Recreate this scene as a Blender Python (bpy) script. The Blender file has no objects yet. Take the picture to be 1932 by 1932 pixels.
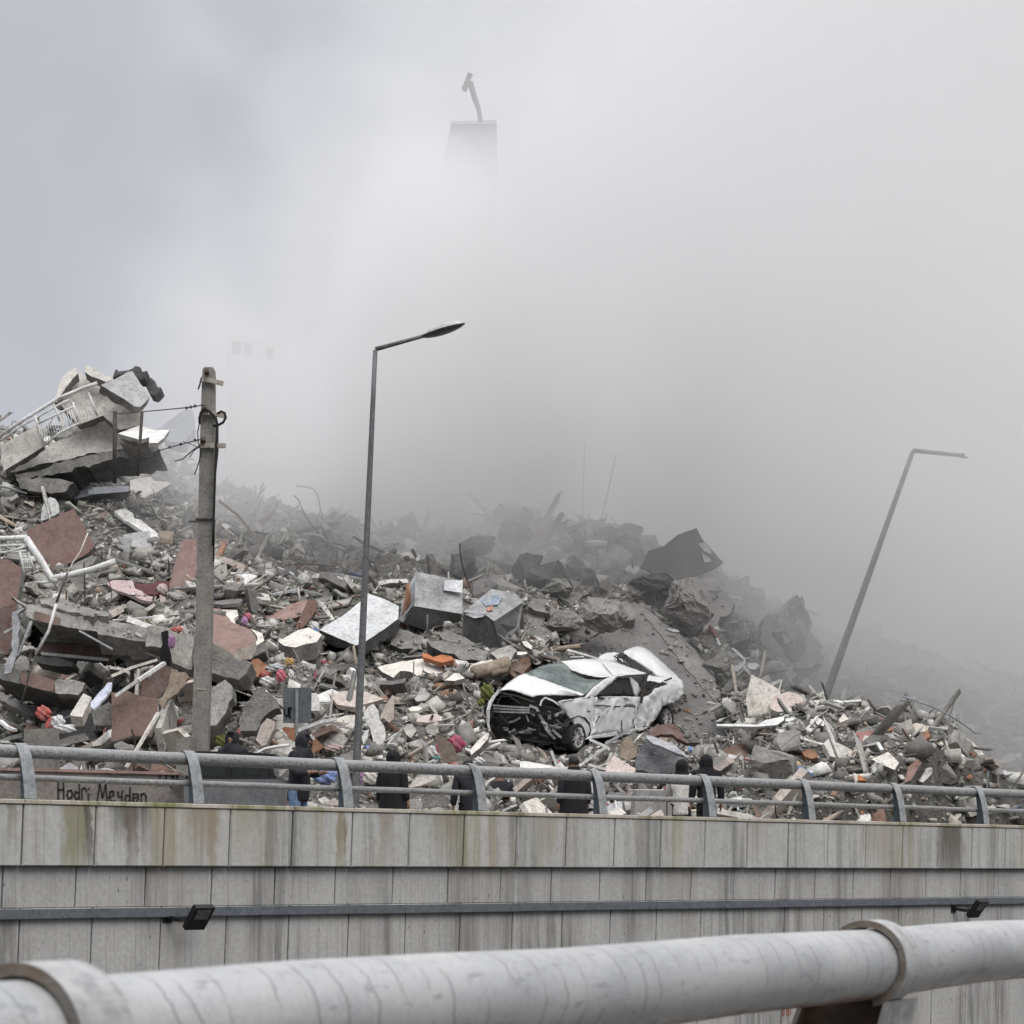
import bpy, bmesh, math, random
import numpy as np
from mathutils import Vector, Matrix, Euler
from mathutils.geometry import tessellate_polygon
R = math.radians
S = bpy.context.scene
COL = S.collection
rng = random.Random(7)
nrng = np.random.default_rng(11)

# ---------------------------------------------------------------- camera
# u, v below are positions in a 1932 px wide print of the photograph; P() turns one into a point at depth Y
F, CX, HY = 4500.0, 966.0, 1650.0
def P(u, v, Y): return Vector(((u - CX) / F * Y, Y, (HY - v) / F * Y))
cam_d = bpy.data.cameras.new('camera')
cam = bpy.data.objects.new('camera', cam_d); COL.objects.link(cam)
cam.location = (0, 0, 0); cam.rotation_euler = (R(90), 0, 0)
cam_d.sensor_width = 36; cam_d.lens = 36 * F / 1932
cam_d.shift_y = (HY - 966) / 1932
cam_d.clip_end = 2000; cam_d.clip_start = .1
cam_d.dof.use_dof = True; cam_d.dof.focus_distance = 48; cam_d.dof.aperture_fstop = 13
S.camera = cam

# ---------------------------------------------------------------- world: overcast grey sky
W = bpy.data.worlds.new('World'); S.world = W; W.use_nodes = True
wn, wl = W.node_tree.nodes, W.node_tree.links
wn.clear()
SUN_EL, SUN_ROT = R(50), R(150)
wo = wn.new('ShaderNodeOutputWorld'); wb = wn.new('ShaderNodeBackground')
sky = wn.new('ShaderNodeTexSky'); sky.sky_type = 'NISHITA'; sky.sun_disc = False
sky.sun_elevation = SUN_EL; sky.sun_rotation = SUN_ROT; sky.dust_density = 3
hs = wn.new('ShaderNodeHueSaturation'); hs.inputs['Saturation'].default_value = .25; hs.inputs['Value'].default_value = .09
wl.new(sky.outputs[0], hs.inputs['Color'])
tc = wn.new('ShaderNodeTexCoord')
nz = wn.new('ShaderNodeTexNoise'); nz.inputs['Scale'].default_value = 3.2; nz.inputs['Detail'].default_value = 5; nz.inputs['Roughness'].default_value = .5
wl.new(tc.outputs['Generated'], nz.inputs['Vector'])
cr = wn.new('ShaderNodeValToRGB')
cr.color_ramp.elements[0].position = .3; cr.color_ramp.elements[0].color = (.50, .52, .575, 1)
cr.color_ramp.elements[1].position = .7; cr.color_ramp.elements[1].color = (.55, .57, .62, 1)
wl.new(nz.outputs['Fac'], cr.inputs['Fac'])
mx = wn.new('ShaderNodeMix'); mx.data_type = 'RGBA'; mx.inputs[0].default_value = .9
wl.new(hs.outputs[0], mx.inputs[6]); wl.new(cr.outputs[0], mx.inputs[7])
# an overcast sky is brighter overhead than at the horizon
spx = wn.new('ShaderNodeSeparateXYZ'); wl.new(tc.outputs['Generated'], spx.inputs[0])
mr = wn.new('ShaderNodeMapRange'); mr.interpolation_type = 'SMOOTHSTEP'; wl.new(spx.outputs[2], mr.inputs[0])
mr.inputs[1].default_value = .30; mr.inputs[2].default_value = 1.0; mr.inputs[3].default_value = 1.0; mr.inputs[4].default_value = 4.6
warm = wn.new('ShaderNodeMix'); warm.data_type = 'RGBA'; warm.blend_type = 'MULTIPLY'; warm.inputs[7].default_value = (1, .978, .945, 1)
mr2 = wn.new('ShaderNodeMapRange'); wl.new(spx.outputs[2], mr2.inputs[0]); mr2.inputs[1].default_value = .3; mr2.inputs[2].default_value = .7
wl.new(mr2.outputs[0], warm.inputs[0]); wl.new(mx.outputs[2], warm.inputs[6])
wl.new(warm.outputs[2], wb.inputs['Color']); wl.new(mr.outputs[0], wb.inputs['Strength'])
wl.new(wb.outputs[0], wo.inputs['Surface'])
sun_d = bpy.data.lights.new('sun', 'SUN'); sun_d.energy = 1.5; sun_d.angle = R(35); sun_d.color = (1, .97, .93)
sun = bpy.data.objects.new('sun', sun_d); COL.objects.link(sun)
sun.rotation_euler = (R(42), 0, R(32))
S.view_settings.view_transform = 'Standard'; S.view_settings.look = 'None'
S.view_settings.exposure = 0; S.view_settings.gamma = 1; S.view_settings.use_curve_mapping = False
S.cycles.use_denoising = True
S.cycles.max_bounces = 20; S.cycles.diffuse_bounces = 3; S.cycles.glossy_bounces = 3
S.cycles.transparent_max_bounces = 16; S.cycles.volume_bounces = 20
S.cycles.volume_step_rate = 3.0; S.cycles.volume_max_steps = 256
S.cycles.use_adaptive_sampling = True; S.cycles.adaptive_threshold = .02
S.cycles.caustics_reflective = False; S.cycles.caustics_refractive = False

# ---------------------------------------------------------------- helpers
def tag(o, label=None, cat=None, group=None, kind=None):
    if label: o['label'] = label
    if cat: o['category'] = cat
    if group: o['group'] = group
    if kind: o['kind'] = kind
    return o
def link(o, parent=None):
    COL.objects.link(o)
    if parent is not None: o.parent = parent
    return o
def empty(name, loc=(0, 0, 0), rot=(0, 0, 0)):
    o = bpy.data.objects.new(name, None); o.location = loc; o.rotation_euler = rot
    o.empty_display_size = .2
    return link(o)
def mesh_obj(name, verts, faces, mats=None, parent=None, midx=None, smooth=False):
    me = bpy.data.meshes.new(name); me.from_pydata([tuple(v) for v in verts], [], faces)
    if mats is not None:
        for m in (mats if isinstance(mats, (list, tuple)) else [mats]): me.materials.append(m)
    if midx is not None: me.polygons.foreach_set('material_index', midx)
    if smooth: me.polygons.foreach_set('use_smooth', [True] * len(me.polygons))
    me.update()
    return link(bpy.data.objects.new(name, me), parent)
def bm_obj(name, bm, mats=None, parent=None, smooth=False):
    me = bpy.data.meshes.new(name); bm.normal_update(); bm.to_mesh(me); bm.free()
    if mats is not None:
        for m in (mats if isinstance(mats, (list, tuple)) else [mats]): me.materials.append(m)
    if smooth: me.polygons.foreach_set('use_smooth', [True] * len(me.polygons))
    return link(bpy.data.objects.new(name, me), parent)
class G:
    """collects verts / faces for one mesh"""
    def __init__(s): s.v = []; s.f = []; s.m = []
    def add(s, vs, fs, mi=0):
        b = len(s.v); s.v += [Vector(v) for v in vs]
        for f in fs: s.f.append([b + i for i in f]); s.m.append(mi)
    def box(s, c, d, M=None, mi=0):
        c = Vector(c); h = Vector(d) / 2
        vs = [Vector((x * h.x, y * h.y, z * h.z)) for x in (-1, 1) for y in (-1, 1) for z in (-1, 1)]
        vs = [(M @ v if M else v) + c for v in vs]
        s.add(vs, [(0, 1, 3, 2), (4, 6, 7, 5), (0, 4, 5, 1), (2, 3, 7, 6), (0, 2, 6, 4), (1, 5, 7, 3)], mi)
    def tube(s, pts, r, n=8, mi=0, caps=True):
        pts = [Vector(p) for p in pts]; rs = r if isinstance(r, (list, tuple)) else [r] * len(pts)
        up = None; vs = []
        for i, p in enumerate(pts):
            d = (pts[min(i + 1, len(pts) - 1)] - pts[max(i - 1, 0)]).normalized()
            if up is None: up = Vector((0, 0, 1)) if abs(d.z) < .9 else Vector((1, 0, 0))
            a = d.cross(up).normalized(); up = a.cross(d).normalized()
            for k in range(n):
                t = 2 * math.pi * k / n
                vs.append(p + (a * math.cos(t) + up * math.sin(t)) * rs[i])
        fs = []
        for i in range(len(pts) - 1):
            for k in range(n):
                fs.append((i * n + k, i * n + (k + 1) % n, (i + 1) * n + (k + 1) % n, (i + 1) * n + k))
        if caps:
            fs.append(tuple(range(n - 1, -1, -1))); fs.append(tuple(range((len(pts) - 1) * n, len(pts) * n)))
        s.add(vs, fs, mi)
    def bar(s, a, b, w, t, mi=0, roll=0):
        a = Vector(a); b = Vector(b); d = b - a; q = d.to_track_quat('X', 'Z').to_matrix() @ Matrix.Rotation(roll, 3, 'X')
        s.box((a + b) / 2, (d.length, w, t), q, mi)
    def build(s, name, mats=None, parent=None, smooth=False):
        return mesh_obj(name, s.v, s.f, mats, parent, s.m, smooth)

# ---------------------------------------------------------------- materials
def ramp(nt, src, stops):
    c = nt.nodes.new('ShaderNodeValToRGB'); e = c.color_ramp.elements
    e[0].position, e[0].color = stops[0][0], (*stops[0][1], 1)
    e[1].position, e[1].color = stops[-1][0], (*stops[-1][1], 1)
    for p, col in stops[1:-1]:
        x = e.new(p); x.color = (*col, 1)
    nt.links.new(src, c.inputs[0]); return c.outputs[0]
def mix(nt, fac, a, b, mode='MIX'):
    m = nt.nodes.new('ShaderNodeMix'); m.data_type = 'RGBA'; m.blend_type = mode
    for i, x in ((0, fac), (6, a), (7, b)):
        if isinstance(x, (int, float)): m.inputs[i].default_value = x
        elif isinstance(x, tuple): m.inputs[i].default_value = (*x, 1)
        else: nt.links.new(x, m.inputs[i])
    return m.outputs[2]
def noise(nt, vec, scale, detail=4, rough=.6, out='Fac', dist=0):
    n = nt.nodes.new('ShaderNodeTexNoise'); n.inputs['Scale'].default_value = scale
    n.inputs['Detail'].default_value = detail; n.inputs['Roughness'].default_value = rough
    n.inputs['Distortion'].default_value = dist
    if vec is not None: nt.links.new(vec, n.inputs['Vector'])
    return n.outputs[out]
def mapping(nt, vec, scale=(1, 1, 1), loc=(0, 0, 0)):
    m = nt.nodes.new('ShaderNodeMapping'); m.inputs['Scale'].default_value = scale; m.inputs['Location'].default_value = loc
    nt.links.new(vec, m.inputs['Vector']); return m.outputs[0]
def math_n(nt, op, a, b=None, c=None, clamp=False):
    m = nt.nodes.new('ShaderNodeMath'); m.operation = op; m.use_clamp = clamp
    for i, x in enumerate((a, b, c)):
        if x is None: continue
        if isinstance(x, (int, float)): m.inputs[i].default_value = x
        else: nt.links.new(x, m.inputs[i])
    return m.outputs[0]
def new_mat(name):
    m = bpy.data.materials.new(name); m.use_nodes = True; nt = m.node_tree
    b = nt.nodes['Principled BSDF']
    return m, nt, b
def coords(nt, kind='Object', obj=None):
    t = nt.nodes.new('ShaderNodeTexCoord')
    if obj is not None: t.object = obj
    return t.outputs[kind]
def set_bump(nt, b, h, strength=.4, dist=.02):
    bp = nt.nodes.new('ShaderNodeBump'); bp.inputs['Strength'].default_value = strength; bp.inputs['Distance'].default_value = dist
    nt.links.new(h, bp.inputs['Height']); nt.links.new(bp.outputs[0], b.inputs['Normal'])
def mk(name, col, col2=None, scale=2.5, rough=.85, bump=.5, bdist=.02, metal=0, spots=None, fine=22, gen=False, dusty=.0, spec=.3):
    """worn surface: base colour broken up by large and fine noise, optional spots of another colour, grey dust"""
    m, nt, b = new_mat(name)
    v = coords(nt, 'Object')
    col2 = col2 or tuple(c * .62 for c in col)
    n1 = noise(nt, v, scale, 5, .65); n2 = noise(nt, v, fine, 4, .7)
    c = ramp(nt, n1, [(.32, col2), (.62, col)])
    g = ramp(nt, n2, [(.3, (.62, .62, .62)), (.55, (1, 1, 1)), (.8, (1.12, 1.12, 1.12))])
    c = mix(nt, 1.0, c, g, 'MULTIPLY')
    n5 = noise(nt, mapping(nt, v, (1, 1, 1), (2, 7, 4)), 6.5, 5, .7, dist=.6); c = mix(nt, 1.0, c, ramp(nt, n5, [(.3, (.66, .65, .64)), (.5, (1, 1, 1)), (.72, (1.13, 1.12, 1.1))]), 'MULTIPLY')
    if spots:
        n3 = noise(nt, mapping(nt, v, (1, 1, 1), (5, 3, 9)), spots[1], 5, .6)
        f = ramp(nt, n3, [(spots[2], (0, 0, 0)), (spots[2] + .06, (1, 1, 1))])
        c = mix(nt, f, c, spots[0])
    if dusty:
        n4 = noise(nt, mapping(nt, v, (1, 1, 1), (-4, 8, 2)), 3.3, 5, .7)
        f = ramp(nt, n4, [(.4, (0, 0, 0)), (.75, (dusty,) * 3)])
        c = mix(nt, f, c, (.27, .255, .235))
    nt.links.new(c, b.inputs['Base Color'])
    b.inputs['Roughness'].default_value = rough; b.inputs['Metallic'].default_value = metal
    b.inputs['Specular IOR Level'].default_value = spec
    if bump: set_bump(nt, b, n2, bump, bdist)
    return m
# ---------------------------------------------------------------- value noise for terrain
_perm = nrng.random((64, 64, 8))
def vnoise(x, y, k=0):
    xi = np.floor(x).astype(int); yi = np.floor(y).astype(int)
    fx = x - xi; fy = y - yi; fx = fx * fx * (3 - 2 * fx); fy = fy * fy * (3 - 2 * fy)
    p = _perm[:, :, k % 8]
    a = p[xi % 64, yi % 64]; b = p[(xi + 1) % 64, yi % 64]; c = p[xi % 64, (yi + 1) % 64]; d = p[(xi + 1) % 64, (yi + 1) % 64]
    return (a * (1 - fx) + b * fx) * (1 - fy) + (c * (1 - fx) + d * fx) * fy - .5
# ---------------------------------------------------------------- the rubble mound as a height field
UC = np.array([-500, 0, 150, 300, 400, 480, 600, 800, 950, 1100, 1250, 1400, 1500, 1600, 1750, 1900, 1960, 2300.])
YC = np.array([40, 43, 45, 47, 49, 51, 53, 56, 60, 66, 72, 80, 95, 110.])
VT = np.array([
 #40    43    45    47    49    51    53    56    60    66    72    80    95   110
 [1600, 1560, 1500, 1440, 1390, 1200, 1120, 1020, 900, 800, 800, 900, 1300, 1610],
 [1600, 1560, 1500, 1440, 1400, 1180, 1110, 1000, 890, 830, 830, 950, 1300, 1610],
 [1600, 1560, 1500, 1440, 1400, 1180, 1110, 1010, 890, 820, 830, 950, 1300, 1610],
 [1600, 1560, 1500, 1440, 1400, 1190, 1120, 1040, 930, 860, 880, 960, 1300, 1610],
 [1600, 1560, 1490, 1430, 1380, 1230, 1150, 1080, 1000, 940, 930, 990, 1300, 1610],
 [1600, 1560, 1480, 1410, 1340, 1250, 1180, 1110, 1040, 970, 950, 1000, 1300, 1610],
 [1600, 1560, 1470, 1380, 1310, 1250, 1200, 1140, 1070, 1010, 990, 1050, 1350, 1610],
 [1600, 1560, 1470, 1390, 1330, 1270, 1220, 1160, 1100, 1050, 1030, 1090, 1350, 1610],
 [1600, 1575, 1515, 1470, 1430, 1350, 1240, 1160, 1080, 1010, 985, 1060, 1350, 1610],
 [1600, 1580, 1530, 1485, 1450, 1395, 1280, 1180, 1090, 1020, 1000, 1080, 1350, 1610],
 [1600, 1580, 1530, 1480, 1445, 1405, 1320, 1230, 1120, 1060, 1040, 1130, 1380, 1610],
 [1600, 1560, 1480, 1420, 1375, 1370, 1370, 1310, 1200, 1140, 1130, 1200, 1420, 1610],
 [1600, 1555, 1460, 1390, 1345, 1345, 1390, 1350, 1260, 1200, 1180, 1240, 1450, 1610],
 [1600, 1550, 1450, 1390, 1350, 1345, 1400, 1400, 1320, 1260, 1230, 1280, 1480, 1610],
 [1600, 1555, 1470, 1410, 1375, 1375, 1430, 1450, 1370, 1290, 1260, 1310, 1500, 1610],
 [1600, 1590, 1560, 1530, 1500, 1490, 1500, 1480, 1410, 1330, 1300, 1360, 1520, 1610],
 [1600, 1600, 1590, 1570, 1550, 1530, 1510, 1490, 1430, 1350, 1320, 1380, 1530, 1610],
 [1600, 1600, 1600, 1600, 1590, 1570, 1540, 1510, 1460, 1400, 1380, 1420, 1550, 1610]], float)
GZ = .35
def hgt(X, Y):
    X = np.asarray(X, float); Y = np.asarray(Y, float)
    u = CX + X / Y * F
    ui = np.interp(u, UC, np.arange(len(UC))); yi = np.interp(Y, YC, np.arange(len(YC)))
    a = np.clip(ui.astype(int), 0, len(UC) - 2); b = np.clip(yi.astype(int), 0, len(YC) - 2)
    fa = ui - a; fb = yi - b
    v = (VT[a, b] * (1 - fa) + VT[a + 1, b] * fa) * (1 - fb) + (VT[a, b + 1] * (1 - fa) + VT[a + 1, b + 1] * fa) * fb
    z = (HY - v) / F * Y
    k = np.clip((Y - 42) / 5, 0, 1)
    z = z + k * (1.3 * vnoise(X * .33, Y * .33, 0) + .8 * vnoise(X * .8, Y * .8, 1) + .45 * vnoise(X * 1.9, Y * 1.9, 2) + .26 * vnoise(X * 4.1, Y * 4.1, 3)) * .72 \
        + k * .16 * np.abs(vnoise(X * 7, Y * 7, 4))
    return np.maximum(z, GZ - .3)
def hit(u, v, y0=41.5, y1=95):
    ys = np.arange(y0, y1, .06)
    zs = hgt((u - CX) / F * ys, ys); ray = (HY - v) / F * ys
    k = np.nonzero(zs >= ray)[0]
    return float(ys[k[0]]) if len(k) else 72.
# ---------------------------------------------------------------- image-space bookkeeping of hand-placed pieces
CLEAR = []      # (polygon in u,v ; depth) : loose bits are not heaped in front of these
def in_poly(px, py, poly):
    ins = np.zeros(px.shape, bool); n = len(poly)
    for i in range(n):
        x0, y0 = poly[i]; x1, y1 = poly[(i + 1) % n]
        c = ((y0 > py) != (y1 > py)) & (px < (x1 - x0) * (py - y0) / ((y1 - y0) or 1e-9) + x0)
        ins ^= c
    return ins
def proj(p): return (CX + p[0] / p[1] * F, HY - p[2] / p[1] * F)

# ---------------------------------------------------------------- materials
M = {}
M['concrete'] = mk('broken concrete', (.27, .26, .24), (.15, .145, .135), bump=.9, bdist=.03)
M['concrete_light'] = mk('pale concrete', (.45, .43, .395), (.25, .24, .22), bump=.8, bdist=.02)
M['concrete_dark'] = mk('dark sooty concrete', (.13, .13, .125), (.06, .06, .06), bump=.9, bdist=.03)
M['screed'] = mk('grey plastered slab', (.215, .207, .198), (.16, .153, .146), scale=.8, bump=.4)
M['brown'] = mk('brown painted render', (.235, .148, .122), (.195, .125, .105), scale=1.2, bump=.25, dusty=.35)
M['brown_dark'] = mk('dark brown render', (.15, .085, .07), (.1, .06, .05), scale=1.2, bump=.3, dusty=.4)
M['pinkish'] = mk('dusty pink render', (.36, .23, .2), (.24, .15, .13), bump=.3, dusty=.5)
M['rust'] = mk('rusty orange fragment', (.36, .13, .055), (.2, .08, .04), bump=.5, dusty=.3)
M['white'] = mk('white board', (.74, .73, .7), (.62, .61, .58), bump=.15, spots=((.3, .28, .25), 3.0, .63))
M['plaster'] = mk('cream plaster', (.68, .64, .58), (.55, .51, .45), bump=.25, spots=((.33, .29, .24), 3.5, .62))
M['beige'] = mk('beige facade render', (.58, .55, .50), (.46, .435, .40), scale=.8, bump=.3, dusty=.25)
M['whitepaint'] = mk('white painted metal', (.7, .7, .68), (.5, .5, .48), rough=.5, bump=.1)
M['steel'] = mk('dull stainless steel', (.5, .5, .5), (.28, .28, .285), scale=1.5, rough=.38, bump=.2, metal=.75)
M['galv'] = mk('galvanised grey steel', (.30, .31, .32), (.2, .21, .22), scale=4, rough=.6, bump=.15, metal=.3)
M['iron'] = mk('dark rusted iron', (.07, .065, .06), (.04, .035, .03), rough=.7, bump=.3)
M['timber'] = mk('weathered timber', (.36, .3, .235), (.22, .17, .13), bump=.5)
M['yellowwood'] = mk('fresh yellow timber', (.5, .36, .2), (.36, .24, .13), bump=.4)
M['black'] = mk('black cloth', (.012, .012, .014), (.008, .008, .009), rough=.9, bump=.3)
# ---------------------------------------------------------------- ground and mound meshes
def grid_mesh(name, us, ys, zf, mat, smooth=False):
    U, Y = np.meshgrid(us, ys); X = (U - CX) / F * Y; Z = zf(X, Y)
    V = np.stack([X, Y, Z], -1).reshape(-1, 3); nx = len(us); ny = len(ys)
    i = np.arange((nx - 1) * (ny - 1)); r = i // (nx - 1); c = i % (nx - 1); a = r * nx + c
    Q = np.stack([a, a + 1, a + nx + 1, a + nx], -1)
    me = bpy.data.meshes.new(name)
    me.vertices.add(len(V)); me.vertices.foreach_set('co', V.ravel())
    me.loops.add(Q.size); me.loops.foreach_set('vertex_index', Q.ravel())
    me.polygons.add(len(Q)); me.polygons.foreach_set('loop_start', np.arange(len(Q)) * 4)
    me.update(calc_edges=True); me.materials.append(mat)
    me.polygons.foreach_set('use_smooth', [smooth] * len(Q))
    return link(bpy.data.objects.new(name, me)), V, Q
M['mound'] = mk('crushed rubble and dust', (.2, .19, .17), (.065, .062, .055), scale=1.3, bump=1.0, bdist=.06, fine=14)  # dark base colour also stands in for shade in gaps between pieces
mound, MV, MQ = grid_mesh('rubble_mound', np.arange(-480, 2281, 8.), np.concatenate([np.arange(42, 62, .13), np.arange(62, 110, .4)]), hgt, M['mound'])
tag(mound, 'grey mound of crushed concrete and dust from the collapsed blocks', kind='structure')
M['lightgrey'] = mk('light grey laminate', (.44, .44, .44), (.34, .34, .34), bump=.15)
M['galvlight'] = mk('bright zinc sheet', (.42, .43, .44), (.25, .25, .26), scale=4, rough=.5, bump=.4, metal=.2)
M['paper'] = mk('bluish paper', (.55, .56, .66), (.4, .41, .5), bump=.4)
M['rustpanel'] = mk('orange brown wood', (.30, .135, .065), (.2, .09, .045), bump=.3, dusty=.3)
M['paleslab'] = mk('pale dusty slab', (.58, .585, .58), (.47, .475, .47), scale=1.4, bump=.25, spots=((.36, .36, .35), 2.2, .6))
M['pinkbrown'] = mk('pinkish brown wood', (.23, .13, .105), (.17, .1, .08), bump=.3, dusty=.3)
M['pinkcream'] = mk('pinkish cream plaster', (.56, .48, .43), (.45, .385, .345), bump=.3, dusty=.2)
M['orange'] = mk('terracotta orange', (.46, .16, .06), (.32, .11, .045), bump=.4, dusty=.15)
M['brownstone'] = mk('reddish brown masonry', (.17, .10, .07), (.1, .06, .045), bump=.6, dusty=.4)
M['bluepaper'] = mk('blue printed sheet', (.18, .24, .32), (.4, .4, .4), scale=5, bump=.2)
M['redpaper'] = mk('red printed sheet', (.38, .16, .1), (.4, .35, .3), scale=5, bump=.2)
M['tanrock'] = mk('tan dusty concrete', (.285, .27, .25), (.19, .18, .168), scale=1, bump=.5)
M['darksheet'] = mk('dark grey metal sheet', (.055, .058, .062), (.04, .042, .045), scale=1, rough=.6, bump=.2)
M['pinkred'] = mk('pinkish red render', (.36, .16, .15), (.26, .13, .12), bump=.3, dusty=.3)
M['timberbrown'] = mk('brown fibreboard', (.2, .16, .13), (.15, .12, .095), bump=.2)
M['tornmetal'] = mk('sooty crumpled metal', (.19, .195, .2), (.07, .07, .072), scale=2.2, rough=.5, bump=.8, bdist=.05, metal=.2, spots=((.4, .4, .4), 2.8, .62))
M['bluegrey'] = mk('blue grey haze tone', (.36, .39, .44), (.28, .30, .35), scale=.8, bump=.2)  # colour blended with smoke and sky, haze put into the slab
# ================================================================ ground, street, far wall with its rail
WA = math.atan2(43.32 - 28.1, 9.30 + 6.03); WP0 = Vector((-6.03, 28.1, 0))
wd = Vector((math.cos(WA), math.sin(WA), 0)); wb_ = Vector((-math.sin(WA), math.cos(WA), 0))
def WP(s, b=0, z=0): return WP0 + wd * s + wb_ * b + Vector((0, 0, z))
M['ground'] = mk('old asphalt', (.06, .06, .06), (.04, .04, .04), scale=.3, bump=.4)
M['pave'] = mk('dusty paving', (.2, .19, .18), (.13, .125, .12), scale=.7, bump=.4)
g_ = G(); g_.add([(-700, -300, -6), (700, -300, -6), (700, 1200, -6), (-700, 1200, -6)], [(0, 1, 2, 3)])
tag(g_.build('ground', M['ground']), 'dark asphalt ground far below the bridge', kind='structure')
g_ = G(); q = [WP(-60, .3, GZ), WP(110, .3, GZ), WP(110, 160, GZ), WP(-60, 160, GZ)]; g_.add(q, [(0, 1, 2, 3)])
tag(g_.build('street', M['pave']), 'dusty street behind the concrete parapet', kind='structure')

wall = empty('retaining_wall', WP0, (0, 0, WA))
tag(wall, 'grey ribbed concrete retaining wall with stained coping panels under the pipe rail', 'wall')
SU = lambda u: (154550 / (5500 - u) - 28.1) / wd.y
SH = .05    # the panels stand a little out of plumb
def streak_mat(name, base, dark, moss, rib=30, amt=.5, stains=(), pits=True):
    m, nt, b = new_mat(name)
    v = coords(nt, 'Object', wall)
    n0 = noise(nt, mapping(nt, v, (1, 1, .7)), 1.1, 4, .6)
    c = ramp(nt, n0, [(.3, tuple(x * .82 for x in base)), (.65, base)])
    nf = noise(nt, v, 16, 5, .75); g = ramp(nt, nf, [(.3, (.8, .8, .8)), (.6, (1.04, 1.04, 1.04))]); c = mix(nt, 1, c, g, 'MULTIPLY')
    # long run-off streaks: noise stretched down the wall, gated by broad patches
    st = noise(nt, mapping(nt, v, (6, 6, .35), (1, 2, 3)), 1.0, 5, .7)
    gate = noise(nt, mapping(nt, v, (.85, .85, .18), (7, 1, 2)), 1.0, 2, .5)
    f1 = ramp(nt, st, [(.42, (0, 0, 0)), (.60, (1, 1, 1))]); f2 = ramp(nt, gate, [(.49, (0, 0, 0)), (.58, (1, 1, 1))])
    sp = nt.nodes.new('ShaderNodeSeparateXYZ'); nt.links.new(v, sp.inputs[0])
    f = math_n(nt, 'MULTIPLY', f1, f2); f = math_n(nt, 'MULTIPLY', f, amt)
    c = mix(nt, f, c, dark)
    gate2 = noise(nt, mapping(nt, v, (.7, .7, .1), (-3, 4, 8)), 1.0, 2, .5)
    f3 = ramp(nt, gate2, [(.52, (0, 0, 0)), (.60, (1, 1, 1))]); st2 = noise(nt, mapping(nt, v, (5, 5, .25), (5, 5, 1)), 1.0, 5, .7)
    f = math_n(nt, 'MULTIPLY', f3, ramp(nt, st2, [(.38, (0, 0, 0)), (.6, (1, 1, 1))]))
    c = mix(nt, math_n(nt, 'MULTIPLY', f, amt * 1.1), c, moss)
    # individual run-off stains: (start, end along the wall, colour, how far down they reach, strength)
    for (s0, s1, colr, low, stg) in stains:
        wobx = math_n(nt, 'ADD', sp.outputs[0], math_n(nt, 'MULTIPLY', math_n(nt, 'SUBTRACT', noise(nt, mapping(nt, v, (3, 3, 2), (s0, 0, 0)), 1.0, 4, .7), .5), .35))
        mid, half = (s0 + s1) / 2, (s1 - s0) / 2
        dx = math_n(nt, 'DIVIDE', math_n(nt, 'ABSOLUTE', math_n(nt, 'SUBTRACT', wobx, mid)), half)
        mx_ = ramp(nt, dx, [(.55, (1, 1, 1)), (1, (0, 0, 0))])
        zz = math_n(nt, 'ADD', sp.outputs[2], math_n(nt, 'MULTIPLY', math_n(nt, 'SUBTRACT', noise(nt, mapping(nt, v, (14, 14, .8), (0, s0, 3)), 1.0, 4, .7), .5), 1.1))
        mz = nt.nodes.new('ShaderNodeMapRange'); nt.links.new(zz, mz.inputs[0]); mz.inputs[1].default_value = low; mz.inputs[2].default_value = low + .75; mz.inputs[3].default_value = 0; mz.inputs[4].default_value = stg
        c = mix(nt, math_n(nt, 'MULTIPLY', mx_, mz.outputs[0]), c, colr)
    # fine vertical ribs of the formwork
    rb = noise(nt, mapping(nt, v, (rib, rib, .5), (0, 0, 0)), 1.0, 3, .6)
    c = mix(nt, 1, c, ramp(nt, rb, [(.34, (.80, .79, .78)), (.46, (1, 1, 1)), (.7, (1.05, 1.05, 1.05))]), 'MULTIPLY')
    if pits:
        vo = nt.nodes.new('ShaderNodeTexVoronoi'); vo.inputs['Scale'].default_value = 1.0
        nt.links.new(mapping(nt, v, (9, 9, 4.5)), vo.inputs['Vector'])
        pf = ramp(nt, vo.outputs['Distance'], [(.09, (1, 1, 1)), (.14, (0, 0, 0))])
        pg = noise(nt, v, .9, 2, .5); pf = math_n(nt, 'MULTIPLY', pf, ramp(nt, pg, [(.42, (0, 0, 0)), (.6, (.75, .75, .75))]))
        c = mix(nt, pf, c, (.1, .095, .09))
    nt.links.new(c, b.inputs['Base Color']); b.inputs['Roughness'].default_value = .88; b.inputs['Specular IOR Level'].default_value = .25
    set_bump(nt, b, rb, .5, .008)
    return m
M['coping'] = streak_mat('stained coping concrete', (.43, .425, .405), (.10, .098, .09), (.24, .205, .12), rib=14, amt=.6, pits=False, stains=[(SU(a), SU(b), cc, lo, st) for a, b, cc, lo, st in ((105, 162, (.20, .185, .11), -.3, .8), (150, 166, (.07, .07, .06), -.2, .7), (193, 285, (.06, .06, .058), .25, 1.0), (225, 250, (.12, .09, .07), -.3, .7), (340, 415, (.22, .18, .12), -.1, .75), (385, 402, (.25, .2, .14), -.4, .6), (625, 645, (.2, .16, .08), -.3, .7), (700, 735, (.2, .16, .12), .0, .6), (800, 860, (.22, .19, .13), .0, .6), (995, 1046, (.25, .22, .16), -.2, .6), (1612, 1680, (.26, .22, .17), -.2, .5), (1758, 1812, (.11, .10, .08), -.2, .9), (1690, 1715, (.18, .16, .13), .3, .5), (-5, 28, (.14, .12, .07), .2, .8), (905, 925, (.2, .18, .12), .4, .5), (1180, 1210, (.28, .25, .2), .0, .5), (1380, 1440, (.3, .27, .22), .0, .4))])
M['coping_'] = None
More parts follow.
